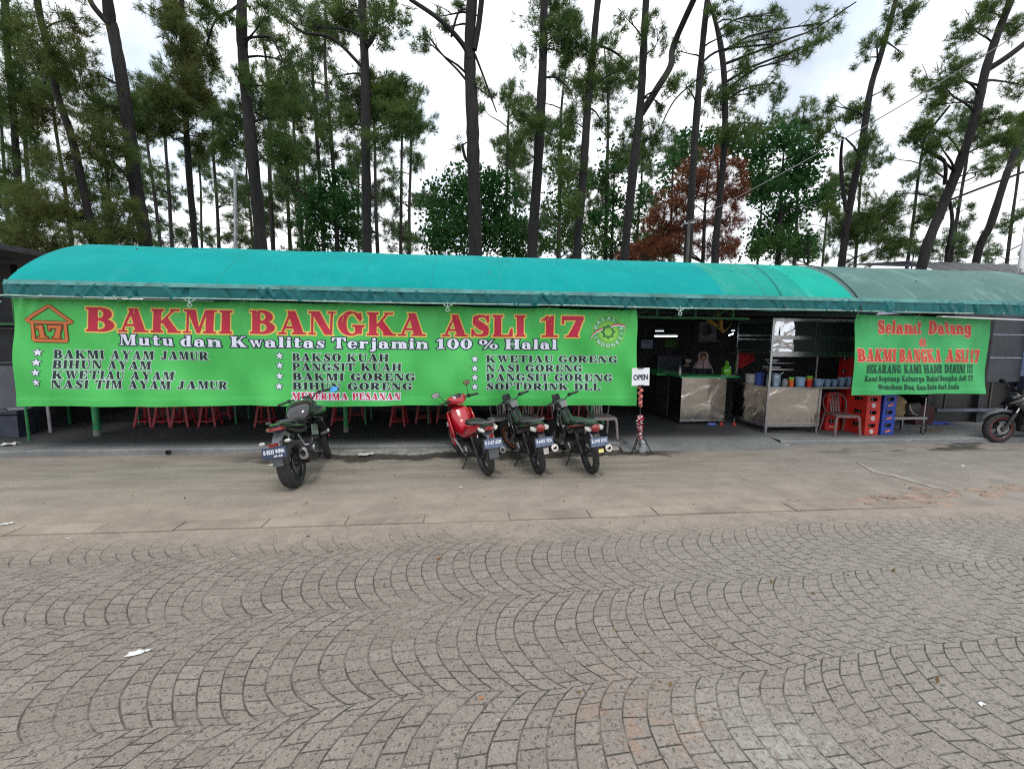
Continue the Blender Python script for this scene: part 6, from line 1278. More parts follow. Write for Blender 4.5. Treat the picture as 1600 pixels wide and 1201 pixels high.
# red moped
def moped(label, rear, front, lean, st):
    o = root_bike(label, rear, front, lean); wb = (Vector(front)-Vector(rear)).length; R, xh, zh, rake = .285, wb-.30, .88, R_(26); M = steer(xh, zh, rake, st)
    wheel(o, 'rear_wheel', 0, R, .095, dark_rim, None, 5); wheel(o, 'front_wheel', wb, R, .08, dark_rim, M, 5, disc=.05); fork(o, M, xh+.02, zh-.05, wb-.01, R, .075, .022)
    m = MB(); [m.bar((0, s_*.075, R), (.42, s_*.06, R+.05), .025, .04) for s_ in (-1, 1)]; m.build('swingarm', dark_metal, o, 30)
    for s_ in (-1, 1): m = MB(); m.tube([(.02, s_*.10, R+.02), (.14, s_*.11, .58)], .026, 10); m.build('shock_absorber', dark_metal, o)
    engine(o, .36, wb-.42, .19, .40, .12)
    m = MB(); m.loft([(xh+.12, 0, .66, .05, .12, 3), (xh+.07, 0, .68, .13, .19, 3), (xh-.01, 0, .68, .165, .22, 3), (xh-.09, 0, .64, .16, .21, 3), (xh-.16, 0, .56, .11, .15, 3), (xh-.26, 0, .50, .085, .10, 3), (.42, 0, .56, .10, .09, 3)], 22); m.build('leg_shield', red_paint, o, 60)
    for s_ in (-1, 1):
        m = MB(); m.loft([(xh+.10, s_*.13, .74, .02, .06, 3), (xh+.0, s_*.195, .64, .022, .19, 3), (xh-.10, s_*.205, .52, .020, .20, 3), (xh-.20, s_*.19, .40, .012, .10, 3)]); m.build('shield_wing', red_paint, o, 60)
        for k in range(3): q = MB(); q.bar((xh-.02-.05*k, s_*.222, .60-.06*k), (xh-.15-.03*k, s_*.215, .56-.06*k), .008, .014); q.build('wing_vent', black, o, 0)
        m = MB(); m.loft([(.46, s_*.10, .58, .02, .07, 3), (.25, s_*.14, .64, .026, .085, 3), (.0, s_*.135, .71, .022, .06, 3), (-.20, s_*.09, .78, .012, .025, 3)]); m.build('side_cover', red_paint, o, 60)
        m = MB(); m.tube([(.40, s_*.12, .27), (.40, s_*.23, .27)], .012, 6); m.build('foot_peg', black, o)
        m = MB(); m.tube([(xh-.18, s_*.20, .44), (xh-.28, s_*.15, .30), (xh-.38, s_*.13, .22)], .014, 6); m.build('shield_stay', alu, o)
    m = MB(); m.box((xh-.02, -.224, .63), (.05, .006, .06)); m.box((xh-.02, .224, .63), (.05, .006, .06)); m.build('white_decal', white_plastic, o, 0)
    m = MB(); m.loft([(-.18, 0, .80, .06, .02, 3), (-.08, 0, .79, .10, .035, 3), (.15, 0, .755, .13, .045, 3), (.36, 0, .74, .115, .045, 3), (.48, 0, .72, .06, .03, 3)], 18); m.build('seat', vinyl, o, 60)
    m = MB(); m.loft([(-.33, 0, .775, .06, .025, 2.8), (-.25, 0, .755, .11, .055, 2.8), (-.05, 0, .70, .125, .07, 3), (.12, 0, .65, .12, .07, 3)], 18); m.build('tail_fairing', black, o, 60)
    m = MB(); m.tube([(.02, .14, .80), (-.16, .135, .84), (-.30, .085, .85), (-.34, 0, .852), (-.30, -.085, .85), (-.16, -.135, .84), (.02, -.14, .80)], .018, 8); m.build('grab_rail', grey_plastic, o)
    m = MB(); m.loft([(-.355, 0, .765, .05, .022, 2.4), (-.33, 0, .765, .065, .032, 2.4), (-.26, 0, .765, .06, .03, 2.4)]); m.build('tail_light', red_lens, o, 60)
    for s_ in (-1, 1): m = MB(); m.loft([(-.335, s_*.09, .745, .022, .016, 2.4), (-.30, s_*.105, .755, .038, .024, 2.4), (-.22, s_*.115, .77, .02, .015, 2.4)]); m.build('indicator', clear_lens, o, 60)
    m = MB(); m.box((-.375, 0, .675), (.014, .055, .05)); m.build('reflector', red_lens, o, 0)
    m = MB(); m.loft([(-.22, 0, .69, .07, .03, 3), (-.34, 0, .65, .055, .022, 3), (-.375, 0, .58, .055, .015, 3), (-.39, 0, .47, .075, .012, 4), (-.385, 0, .36, .070, .008, 4)]); m.build('rear_mudguard', grey_plastic, o, 60)
    plate(o, -.41, .575, R_(14), R_(6), 'B 3167 UZM', '', plate_lt, plate_ink, .265, .125)
    m = MB(); m.tube([(wb-.42, -.03, .34), (wb-.40, -.06, .20), (.5, -.12, .17), (.25, -.15, .22)], .016, 8); x_ = m.build('exhaust', dark_metal, o)
    m = MB(); m.tube([(.26, -.15, .23), (.18, -.165, .26), (-.16, -.20, .36), (-.20, -.205, .37)], [.03, .055, .06, .05], 14); m.build('muffler', dark_metal, x_, 50)
    m = MB(); m.tube([(-.17, -.20, .37), (-.215, -.206, .385)], [.058, .048], 14); m.build('muffler_tip', alu, x_); MB().tube([(-.216, -.206, .385), (-.218, -.2065, .386)], .03, 12).build('muffler_bore', black, x_)
    m = MB(); m.loft([(xh-.10, 0, zh+.10, .08, .05, 3), (xh-.02, 0, zh+.12, .17, .075, 2.6), (xh+.08, 0, zh+.10, .16, .08, 2.6), (xh+.16, 0, zh+.04, .10, .07, 2.6)], 20); m.build('handlebar_cowl', red_paint, o, 60, M)
    m = MB(); m.loft([(xh-.085, 0, zh+.150, .075, .020, 2.4), (xh-.02, 0, zh+.185, .105, .022, 2.4), (xh+.05, 0, zh+.185, .08, .012, 2.4)]); q = m.build('instrument', alu, o, 60, M)
    m = MB(); m.loft([(xh-.088, 0, zh+.165, .045, .018, 2.2), (xh-.04, 0, zh+.195, .06, .018, 2.2)]); m.build('dial_glass', black, q, 60, M)
    bars(o, M, xh-.02, zh+.10, .35, .03, .05)
    mirror(o, M, (xh-.02, .22, zh+.15), (xh+.03, .33, zh+.27), mirror_sky, 1, .068); mirror(o, M, (xh-.02, -.20, zh+.15), (xh+.03, -.25, zh+.33), col('brownish_mirror_glass', (.42, .33, .25), .15, .8), -1, .062)
    m = MB(); m.rev([(R+.022, -.05), (R+.03, -.02), (R+.032, 0), (R+.03, .02), (R+.022, .05)], (wb, 0, R), 'y', 16, R_(30), R_(170)); m.build('front_mudguard', red_paint, o, 60, M)
    kick(o, .44); return o
moped('red moped with round mirrors, leftmost of the three motorcycles parked together', (.26, 6.06), (-.16, 7.22), R_(-8), R_(10))
naked('dark motorcycle with red rim stripes at the right edge, front wheel towards the banner', (11.83, 7.52), (10.50, 7.42), R_(-7), R_(-14), gloss_black, stripe=col('dull_red_stripe', (.22, .01, .015), .5), plate_txt=('', ''), blue=False, faired=True)
# ================================================================== trees
def leaf_mat(name, c1, c2, c3, trans=.48):
    m, nt, b = new_mat(name); v = coords(nt); nt.nodes.remove(b)
    n = noise(nt, v, .9, 3); n2 = noise(nt, v, 7, 3)
    c = mixc(nt, n.step(.35, .65), c1, c2); c = mixc(nt, n2.step(.52, .70)*.6, c, c3)
    d = nt.nodes.new('ShaderNodeBsdfDiffuse'); t = nt.nodes.new('ShaderNodeBsdfTranslucent'); mx = nt.nodes.new('ShaderNodeMixShader'); mx.inputs[0].default_value = trans
    nt.links.new(c, d.inputs['Color']); nt.links.new(c, t.inputs['Color']); nt.links.new(d.outputs[0], mx.inputs[1]); nt.links.new(t.outputs[0], mx.inputs[2])
    nt.links.new(mx.outputs[0], nt.nodes['Material Output'].inputs['Surface']); return m
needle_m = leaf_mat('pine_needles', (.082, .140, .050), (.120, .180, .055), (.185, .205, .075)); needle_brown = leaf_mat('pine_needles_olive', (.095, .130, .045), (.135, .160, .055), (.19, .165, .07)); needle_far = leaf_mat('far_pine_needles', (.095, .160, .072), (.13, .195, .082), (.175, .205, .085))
dead_m = leaf_mat('dead_needles', (.20, .078, .045), (.26, .105, .06), (.32, .17, .10)); broad_m = leaf_mat('broad_leaves', (.028, .085, .030), (.045, .120, .038), (.100, .20, .060)); broad_l = leaf_mat('light_broad_leaves', (.045, .105, .030), (.070, .14, .040), (.11, .19, .06))
def bark(name, c, d):
    m, nt, b = new_mat(name); v = mapping(nt, coords(nt), (1, 1, .28)); n = noise(nt, v, 9, 6, .7); q = noise(nt, v, 26, 4, .7)
    cc = mixc(nt, n.step(.35, .65), c, d); nt.links.new(mixc(nt, q.step(.5, .7)*.5, cc, (.012, .010, .010)), b.inputs['Base Color']); b.inputs['Roughness'].default_value = .9; bump(nt, n+q*.5, b, .9, .05); return m
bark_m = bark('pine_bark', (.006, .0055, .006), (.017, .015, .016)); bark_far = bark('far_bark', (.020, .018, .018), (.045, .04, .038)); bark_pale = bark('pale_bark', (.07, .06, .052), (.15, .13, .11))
def needles(rs, cen, axis, nn, L, wd, droop=.15, spread=.85):
    """brushes of thin tapering needles round twig tips"""
    n = len(cen); c = np.repeat(cen, nn, 0); a = np.repeat(axis, nn, 0)
    d = a+rs.normal(0, spread, (n*nn, 3)); d[:, 2] -= droop*rs.random(n*nn); d /= np.linalg.norm(d, axis=1)[:, None]
    base = c-a*(rs.random((n*nn, 1))*L*.55); sd = np.cross(d, rs.normal(0, 1, (n*nn, 3))); sd /= np.linalg.norm(sd, axis=1)[:, None]+1e-9
    ln = L*(.65+.5*rs.random((n*nn, 1))); w_ = wd*(.7+.6*rs.random((n*nn, 1)))
    V = np.empty((n*nn, 3, 3)); V[:, 0] = base-sd*w_*.5; V[:, 1] = base+sd*w_*.5; V[:, 2] = base+d*ln
    return V.reshape(-1, 3)
def leaves(rs, cen, size):
    n = len(cen); d = rs.normal(0, 1, (n, 3)); d[:, 2] -= .3; d /= np.linalg.norm(d, axis=1)[:, None]; sd = np.cross(d, rs.normal(0, 1, (n, 3))); sd /= np.linalg.norm(sd, axis=1)[:, None]+1e-9
    s = size*(.6+.8*rs.random((n, 1))); V = np.empty((n, 4, 3)); V[:, 0] = cen; V[:, 1] = cen+d*s*.45+sd*s*.30; V[:, 2] = cen+d*s; V[:, 3] = cen+d*s*.45-sd*s*.30
    return V.reshape(-1, 3)
def blob(rs, n, c, r):
    """points gathered in little sprays inside an ellipsoid with a ragged edge"""
    k = max(3, n//9); s = rs.normal(0, 1, (k, 3)); s /= np.linalg.norm(s, axis=1)[:, None]; s *= (rs.random((k, 1))**.45)*(.75+.45*rs.random((k, 1)))
    p = np.repeat(s, 9, 0)[:n]+rs.normal(0, .16, (min(n, k*9), 3)); return np.array(c)+p*np.array(r), p
def px_path(pts, Y, rng, wob=.0):
    out = []
    for k, (x, y) in enumerate(pts): out.append(at(x, y, Y=Y+wob*math.sin(k*1.7)))
    return out
def smooth_path(P, R, n=5):
    """Catmull-Rom through P with radii R"""
    out, rr = [], []
    for i in range(len(P)-1):
        p0, p1, p2, p3 = P[max(0, i-1)], P[i], P[i+1], P[min(len(P)-1, i+2)]
        for k in range(n):
            t = k/n; out.append(.5*((2*p1)+(p2-p0)*t+(2*p0-5*p1+4*p2-p3)*t*t+(3*p1-p0-3*p2+p3)*t**3)); rr.append(R[i]+(R[i+1]-R[i])*t)
    out.append(P[-1]); rr.append(R[-1]); return out, rr
NTRI = [0]
def tree(name, label, Y, trunk, wpx, clumps=(), limbs=(), mat=None, barkm=None, kind='needle', seed=0, dens=1.0, L=.24, wd=.0135, group=None, tops=True, cat='tree', twigs=True):
    rs = np.random.default_rng(seed); rng = random.Random(seed); mat = mat or needle_m; barkm = barkm or bark_m; S = Y/FPX
    P = px_path(trunk, Y, rng, .12); w0, w1 = wpx; pm = np.array(P[len(P)//2]); dp = pm @ _F; S = dp/FPX*dp/math.hypot(dp, pm @ _R)
    base = Vector((P[-1].x+(P[-1].x-P[-2].x)*.25, Y, 0)); P = P+[base]
    if tops and trunk[0][1] <= 12:                                       # the stem goes on above the picture
        d = (P[0]-P[1]).normalized(); P = [P[0]+d*4.5+Vector((.2, .2, 0))]+P; R = [w0*S*.5*.55]
    else: R = [w0*S*.5*.35]
    n = len(P)-1; first = 1 if len(R) and len(P) > len(trunk)+1 else 0
    R = [R[0]]+[(w0+(w1-w0)*k/max(1, n-1))*S*.5 for k in range(n)]
    R[-1] *= 1.12
    root = thing(name, label, cat, (base.x, Y, 0), group=group); off = Vector((base.x, Y, 0))
    path, rad = smooth_path([p-off for p in P], R, 6); m = MB(); m.tube(path, [r*(1+.08*rng.uniform(-1, 1)) for r in rad], 12)
    for lp, lw0, lw1 in limbs:
        q = [at(x, y, Y=Y)-off for x, y in lp]
        for k in range(1, len(q)): q[k].y += .25*k*rng.uniform(-1, 1)
        q2, r2 = smooth_path(q, [(lw0+(lw1-lw0)*k/(len(q)-1))*S*.5 for k in range(len(q))], 5); m.tube(q2, r2, 8)
    allc, alla = [], []; ptsp = np.array([tuple(p) for p in path])
    for c in clumps:
        cx, cy, rx, ry, de = c[:5]; dy = c[5] if len(c) > 5 else rng.uniform(-.9, 1.2)
        ce = at(cx, cy, Y=Y+dy)-off; Sx = (Y+dy)/FPX; r = np.array((rx*Sx*S*FPX/Y, (rx+ry)*.5*Sx*.8, ry*Sx)); cnt = int(rx*ry*math.pi/26*de*dens*(1.95 if kind == 'needle' else 5.2))
        pts, pn = blob(rs, cnt, tuple(ce), r); allc.append(pts)
        ax = np.stack([pn[:, 0]*.6, pn[:, 1]*.6, np.full(len(pn), .55)], 1)+rs.normal(0, .35, (len(pn), 3)); ax /= np.linalg.norm(ax, axis=1)[:, None]; alla.append(ax)
        if not twigs: continue
        k = int(np.argmin(np.abs(ptsp[:, 2]-(ce.z-.35*abs(ce.x-np.interp(ce.z, ptsp[::-1, 2], ptsp[::-1, 0])))))); p0 = Vector(path[k]); L_ = (ce-p0).length
        mid = p0.lerp(ce, .5)+Vector((rng.gauss(0, .06)*L_, rng.gauss(0, .05)*L_, .06*L_)); r0 = min(rad[k]*.5, .018+.012*L_)
        m.tube([p0, p0.lerp(mid, .5)+Vector((0, 0, .03*L_)), mid, ce], [r0, r0*.85, r0*.65, r0*.3], 6)
        for j in range(5 if L_ > .5 else 3):                            # twigs inside the clump
            e = ce+Vector((rng.uniform(-.8, .8)*r[0], rng.uniform(-.8, .8)*r[1], rng.uniform(-.5, .9)*r[2])); s_ = mid.lerp(ce, rng.uniform(.1, .9)); m.tube([s_, s_.lerp(e, .5)+Vector((0, 0, .04)), e], [r0*.32, r0*.25, .006], 5)
    m.build('trunk', barkm, root, 60)
    if allc:
        cen = np.concatenate(allc); ax = np.concatenate(alla)
        if kind == 'needle': nn = 17; V = needles(rs, cen, ax, nn, L*Y/15, wd*Y/15); F = np.arange(len(V)).reshape(-1, 3)
        else: V = leaves(rs, cen, L*Y/15); F = np.arange(len(V)).reshape(-1, 4)
        NTRI[0] += len(F); np_mesh('crown', V, F, mat, root)
    return root
# ---- near pines, left to right
tree('pine_tree', 'slim pine at the far left edge, half hidden in foliage', 13.5, [(8, 0), (20, 170), (32, 330), (40, 392)], (13, 15), [(20, 40, 45, 40, .6), (40, 110, 40, 32, .5), (15, 150, 40, 34, .6), (40, 220, 45, 34, .55), (15, 270, 40, 30, .6), (45, 310, 46, 30, .6), (20, 360, 55, 30, .8)], seed=1)
tree('pine_tree', 'leaning pine with dense low boughs, second from the left', 12.6, [(58, 0), (72, 60), (90, 150), (112, 215), (135, 320), (147, 388)], (13, 17), [(85, 85, 50, 40, .8), (60, 170, 45, 35, .8), (130, 115, 40, 35, .7), (150, 215, 50, 35, .8), (95, 255, 50, 30, .5), (70, 330, 65, 34, .75), (135, 330, 55, 30, .6), (60, 385, 70, 26, .9, -.6), (150, 375, 60, 26, .7), (180, 330, 40, 28, .8), (110, 30, 45, 30, .5), (190, 370, 40, 24, .9)], [([(70, 130), (55, 105), (35, 95)], 5, 3)], needle_brown, seed=2)
tree('pine_tree', 'thick dark pine with a forked top, leaning left over the left part of the canopy', 14.0, [(168, 0), (176, 45), (188, 110), (200, 190), (212, 290), (228, 388)], (20, 26), [(205, 195, 32, 26, 1.0), (180, 240, 45, 28, .5), (160, 165, 35, 28, .5), (215, 160, 26, 20, .5), (165, 270, 45, 26, .6), (150, 300, 40, 20, .6)], [([(170, 38), (152, 16), (138, -6)], 12, 9), ([(192, 137), (165, 122), (140, 112)], 5, 2), ([(213, 300), (178, 255), (130, 245), (60, 235)], 6, 2), ([(222, 345), (195, 310), (165, 305)], 7, 3)], seed=3)
tree('pine_tree', 'pine with a hanging olive brown mass of needles, left of the street lamp', 15.5, [(284, 0), (286, 90), (290, 180), (296, 280), (305, 388)], (8, 13), [(262, 18, 45, 22, 1.0), (285, 50, 34, 26, 1.2), (290, 92, 40, 30, 1.4), (296, 140, 38, 30, 1.4), (270, 165, 40, 26, 1.2), (245, 150, 28, 24, .9), (232, 190, 30, 24, .8), (325, 175, 30, 26, .8), (310, 215, 30, 22, .7), (255, 205, 34, 20, .8), (330, 85, 26, 30, .7), (318, 120, 18, 26, .7)], mat=needle_brown, seed=4)
tree('pine_tree', 'tall straight pine just right of the street lamp', 14.2, [(378, 0), (380, 90), (388, 180), (396, 260), (408, 390)], (17, 23), [(345, 18, 50, 16, .9), (415, 25, 26, 16, .5), (395, 165, 34, 34, 1.0), (362, 200, 40, 26, .9), (352, 232, 30, 24, .8), (440, 140, 30, 40, .8), (458, 100, 17, 44, .7), (430, 185, 30, 34, .9), (440, 235, 40, 30, .9), (405, 225, 36, 22, .9), (385, 125, 24, 20, .7), (470, 190, 22, 30, .5), (425, 60, 20, 18, .5)], [([(376, 6), (355, 8), (330, 26), (300, 45)], 6, 3), ([(380, 60), (410, 50), (432, 70), (450, 110)], 5, 3)], seed=5)
tree('pine_tree', 'pine with a bushy green collar halfway up, over the word Bangka', 14.6, [(566, -6), (569, 70), (571, 150), (572, 260), (574, 398)], (13, 17), [(572, 18, 62, 30, 1.0), (530, 35, 45, 20, .8), (610, 30, 40, 20, .6), (590, 55, 30, 18, .6), (482, 42, 34, 18, .6), (610, 150, 50, 30, 1.3), (575, 175, 55, 26, 1.3), (628, 185, 42, 24, 1.1), (545, 150, 34, 24, .9), (590, 125, 36, 20, 1.0), (530, 190, 40, 22, .7), (525, 120, 26, 18, .5), (600, 212, 40, 16, .8)], [([(573, 72), (582, 45), (586, -10)], 9, 8), ([(570, 110), (520, 60), (470, 45), (425, 5)], 6, 3)], seed=6)
tree('pine_tree', 'tall thick pine with bare spreading limbs, in the middle of the picture', 13.6, [(738, -5), (734, 90), (738, 180), (740, 270), (743, 402)], (17, 23), [(665, 62, 28, 18, .5), (688, 26, 24, 16, .4), (690, 48, 14, 14, .4), (752, 120, 12, 26, .4), (762, 150, 14, 22, .35), (720, 5, 26, 10, .5), (712, 235, 14, 16, .4)], [([(733, 92), (724, 72), (690, 40), (640, -6)], 9, 6), ([(741, 78), (748, 40), (754, -8)], 9, 8), ([(732, 130), (715, 105), (690, 78), (665, 62)], 4, 2), ([(742, 85), (758, 125), (776, 175)], 4, 2), ([(742, 260), (728, 245), (722, 220)], 7, 4), ([(705, 58), (720, 20), (750, 8)], 4, 2)], seed=7)
tree('pine_tree', 'dark pine with a heavy tuft at the top, right of the middle', 14.4, [(851, -6), (849, 70), (847, 130), (841, 250), (831, 404)], (12, 18), [(865, 12, 48, 26, 1.2), (890, 45, 34, 26, 1.1), (862, 48, 32, 22, 1.0), (838, 60, 14, 16, .5), (844, 195, 22, 18, 1.1), (815, 185, 30, 22, .7), (812, 235, 34, 26, .6), (870, 215, 20, 20, .5), (885, 85, 24, 18, .8), (800, 165, 18, 22, .5)], [([(848, 122), (870, 122), (888, 150)], 4, 2)], seed=8)
tree('pine_tree', 'slim pine beside the heavy tufted one, leaning slightly right', 14.0, [(935, -6), (926, 90), (918, 170), (911, 280), (901, 404)], (10, 15), [(925, 105, 26, 28, .9), (912, 150, 30, 30, .8), (940, 190, 26, 22, .7), (905, 70, 28, 22, .9), (945, 60, 16, 14, .4), (892, 190, 24, 26, .7), (905, 320, 22, 28, .6), (985, 105, 26, 18, .5), (965, 130, 18, 20, .4), (885, 265, 26, 28, .6)], [([(926, 68), (955, 88), (985, 108)], 5, 2)], seed=9)
tree('pine_tree', 'pine whose trunk splits into two stems, over the seal on the banner', 13.8, [(1010, -6), (1005, 90), (1000, 170), (990, 260), (976, 404)], (11, 16), [(1012, 30, 16, 24, .6), (975, 25, 20, 20, .4), (1025, 215, 26, 26, .8), (985, 200, 24, 22, .6), (965, 235, 22, 24, .5), (1030, 60, 14, 28, .5), (1050, 130, 20, 26, .5), (1035, 165, 18, 20, .5)], [([(1002, 178), (1022, 145), (1050, 100), (1066, 50), (1083, -10)], 12, 9)], seed=10)
tree('pine_tree', 'slim pine in front of the dead brown tree, behind the power pole', 14.0, [(1106, -6), (1096, 90), (1087, 200), (1082, 280), (1074, 408)], (9, 15), [(1120, 12, 30, 14, .6), (1070, 130, 26, 22, .4), (1060, 80, 18, 22, .35), (1140, 50, 34, 24, .5), (1088, 240, 16, 14, .5), (1105, 120, 20, 20, .5)], [([(1094, 120), (1060, 150), (1040, 190)], 3, 2), ([(1095, 100), (1130, 75), (1200, 75)], 4, 3)], seed=11)
tree('pine_tree', 'bent pine crossing in front of the dead brown tree', 14.8, [(1108, 2), (1124, 60), (1132, 130), (1132, 220), (1125, 310), (1116, 410)], (9, 13), [(1133, 150, 24, 30, 1.1), (1165, 105, 36, 30, .5), (1180, 145, 30, 24, .4), (1150, 205, 46, 24, .7), (1175, 40, 40, 26, .6), (1215, 25, 30, 18, .5), (1215, 130, 18, 44, .5), (1100, 160, 26, 18, .4), (1210, 60, 24, 30, .5), (1245, 90, 26, 26, .55), (1290, 35, 36, 24, .6), (1195, 195, 30, 20, .5), (1275, 70, 22, 14, .5)], [([(1133, 100), (1175, 88), (1225, 70), (1290, 30), (1330, 10)], 5, 2)], tops=False, seed=12)
tree('pine_tree', 'straight leaning pine with open sky on both sides, right of the dead tree', 14.5, [(1402, -6), (1378, 80), (1360, 140), (1346, 230), (1330, 310), (1315, 414)], (9, 15), [(1400, 30, 34, 24, .6), (1425, 10, 28, 16, .6), (1370, 55, 24, 20, .5), (1405, 80, 18, 20, .4), (1335, 175, 38, 20, .9), (1300, 165, 22, 14, .7), (1290, 205, 24, 16, .9), (1355, 225, 26, 20, .6), (1385, 140, 18, 20, .35), (1345, 90, 18, 26, .4), (1330, 290, 40, 24, .9), (1365, 340, 55, 34, 1.2), (1330, 360, 50, 30, 1.2), (1390, 385, 46, 24, 1.1), (1395, 330, 30, 30, .8), (1300, 330, 22, 26, .7)], [([(1322, 330), (1318, 270), (1312, 240), (1298, 226)], 8, 4)], seed=13)
tree('pine_tree', 'thick leaning forked pine towards the right edge', 12.8, [(1582, -6), (1560, 50), (1540, 110), (1522, 190), (1494, 270), (1470, 330), (1440, 418)], (14, 23), [(1545, 20, 40, 22, .9), (1515, 42, 40, 22, .7), (1585, 40, 26, 20, .9), (1490, 105, 42, 24, .6), (1475, 135, 40, 24, .6), (1440, 125, 30, 20, .45), (1455, 165, 32, 20, .6), (1445, 195, 36, 16, .9), (1425, 220, 26, 18, .8), (1465, 225, 38, 16, .9), (1455, 255, 24, 14, .5), (1530, 215, 40, 20, .7), (1575, 215, 40, 20, .8), (1560, 185, 36, 20, .7), (1588, 130, 26, 30, .6), (1545, 265, 30, 16, .6), (1455, 320, 34, 20, .7), (1430, 350, 26, 18, .5)], [([(1538, 112), (1562, 95), (1604, 62)], 13, 11), ([(1476, 288), (1462, 255), (1453, 222), (1452, 180)], 8, 4), ([(1486, 312), (1530, 295), (1604, 265)], 5, 5), ([(1486, 290), (1520, 278), (1535, 265)], 3, 2), ([(1462, 308), (1430, 302), (1400, 304)], 4, 2)], seed=14)
tree('pine_tree', 'pine leaning right at the right edge, over the corrugated roof', 14.5, [(1612, 170), (1592, 220), (1572, 275), (1548, 350), (1525, 410)], (13, 17), [(1590, 190, 40, 22, .8), (1585, 255, 30, 16, .6)], tops=False, seed=15)
tree('pine_tree', 'short bent stem right beside the forked leaning pine', 13.6, [(1478, 300), (1485, 320), (1488, 350), (1483, 380), (1478, 414)], (7, 9), [(1470, 300, 20, 12, .4)], tops=False, seed=16)
# ---- broadleaf trees and the dead one
tree('leafy_tree', 'round dark green broadleaf tree behind the middle of the canopy', 19, [(742, 300), (740, 350), (738, 404)], (6, 12), [(740, 300, 60, 36, 1.2), (700, 330, 48, 40, 1.2), (780, 335, 46, 42, 1.2), (740, 360, 70, 40, 1.3), (690, 375, 44, 26, 1.1), (800, 380, 40, 26, 1.1), (725, 280, 36, 20, .9), (770, 280, 34, 22, 1.0)], mat=broad_m, kind='leaf', L=.135, tops=False, seed=21)
tree('leafy_tree', 'tall dark broadleaf tree right of the dead brown one', 20, [(1225, 230), (1220, 310), (1215, 412)], (6, 14), [(1220, 215, 50, 24, 1.2), (1265, 235, 38, 22, 1.0), (1180, 240, 40, 26, 1.1), (1245, 275, 50, 30, 1.2), (1290, 310, 34, 26, .9), (1195, 290, 44, 34, 1.2), (1230, 330, 44, 30, 1.1), (1200, 365, 40, 30, 1.2), (1250, 380, 40, 24, 1.0)], mat=broad_m, kind='leaf', L=.145, tops=False, seed=22)
tree('leafy_tree', 'broadleaf crown above the dead brown tree', 21, [(1120, 230), (1122, 300), (1120, 410)], (5, 10), [(1090, 225, 50, 22, .9), (1140, 222, 46, 22, .9), (1060, 255, 36, 20, .7), (1045, 290, 30, 22, .6), (1170, 215, 34, 18, .8)], mat=broad_m, kind='leaf', L=.145, tops=False, seed=23)
tree('leafy_tree', 'bright green broadleaf behind the word Bangka, between two pines', 19, [(520, 300), (525, 350), (528, 396)], (5, 9), [(510, 300, 36, 28, 1.0), (540, 320, 30, 30, 1.0), (500, 345, 40, 30, 1.1), (545, 365, 34, 24, 1.0), (490, 380, 34, 18, 1.0), (525, 275, 22, 18, .7)], mat=broad_m, kind='leaf', L=.135, tops=False, seed=24)
tree('leafy_tree', 'light airy leafed tree between the two slim middle pines', 20, [(872, 210), (873, 300), (874, 404)], (4, 6), [(885, 215, 24, 26, .6), (875, 260, 32, 28, .6), (900, 290, 36, 28, .6), (870, 320, 34, 28, .7), (880, 370, 46, 26, .9), (925, 375, 36, 26, .8), (855, 380, 24, 20, .8)], mat=broad_l, kind='leaf', L=.125, tops=False, seed=25, barkm=bark_pale)
tree('leafy_tree', 'low airy broadleaf right of the slim middle pine', 21, [(960, 260), (958, 330), (955, 404)], (4, 7), [(955, 250, 30, 30, .5), (940, 290, 30, 28, .6), (965, 310, 26, 24, .6), (945, 350, 36, 26, .9), (990, 330, 24, 26, .7), (1005, 300, 18, 24, .6), (1010, 380, 30, 20, .8), (960, 385, 44, 18, 1.0)], mat=broad_m, kind='leaf', L=.125, tops=False, seed=26)
tree('leafy_tree', 'small bright broadleaf low behind the mint part of the canopy', 18, [(1262, 370), (1262, 414)], (4, 7), [(1215, 380, 40, 26, 1.1), (1180, 390, 30, 18, .9), (1260, 395, 30, 16, .8)], mat=broad_l, kind='leaf', L=.125, tops=False, seed=27)
tree('dead_pine', 'dead pine with rusty brown needles behind the right half of the canopy', 17, [(1112, 235), (1102, 320), (1098, 410)], (4, 10), [(1110, 255, 40, 24, .7), (1140, 265, 30, 22, .6), (1085, 285, 44, 24, .9), (1125, 300, 40, 26, .7), (1060, 315, 44, 20, .9), (1030, 345, 40, 18, .9), (1075, 350, 44, 22, .9), (1015, 380, 34, 18, .9), (1040, 370, 40, 18, .9), (1020, 392, 50, 14, 1.0), (985, 396, 26, 8, .8), (1000, 392, 24, 10, .9), (1060, 385, 44, 18, .9), (1135, 345, 36, 28, .7), (1120, 385, 40, 22, .8), (1150, 300, 24, 26, .6), (1145, 380, 22, 24, .6)], mat=dead_m, seed=28, L=.26, tops=False, dens=1.05)
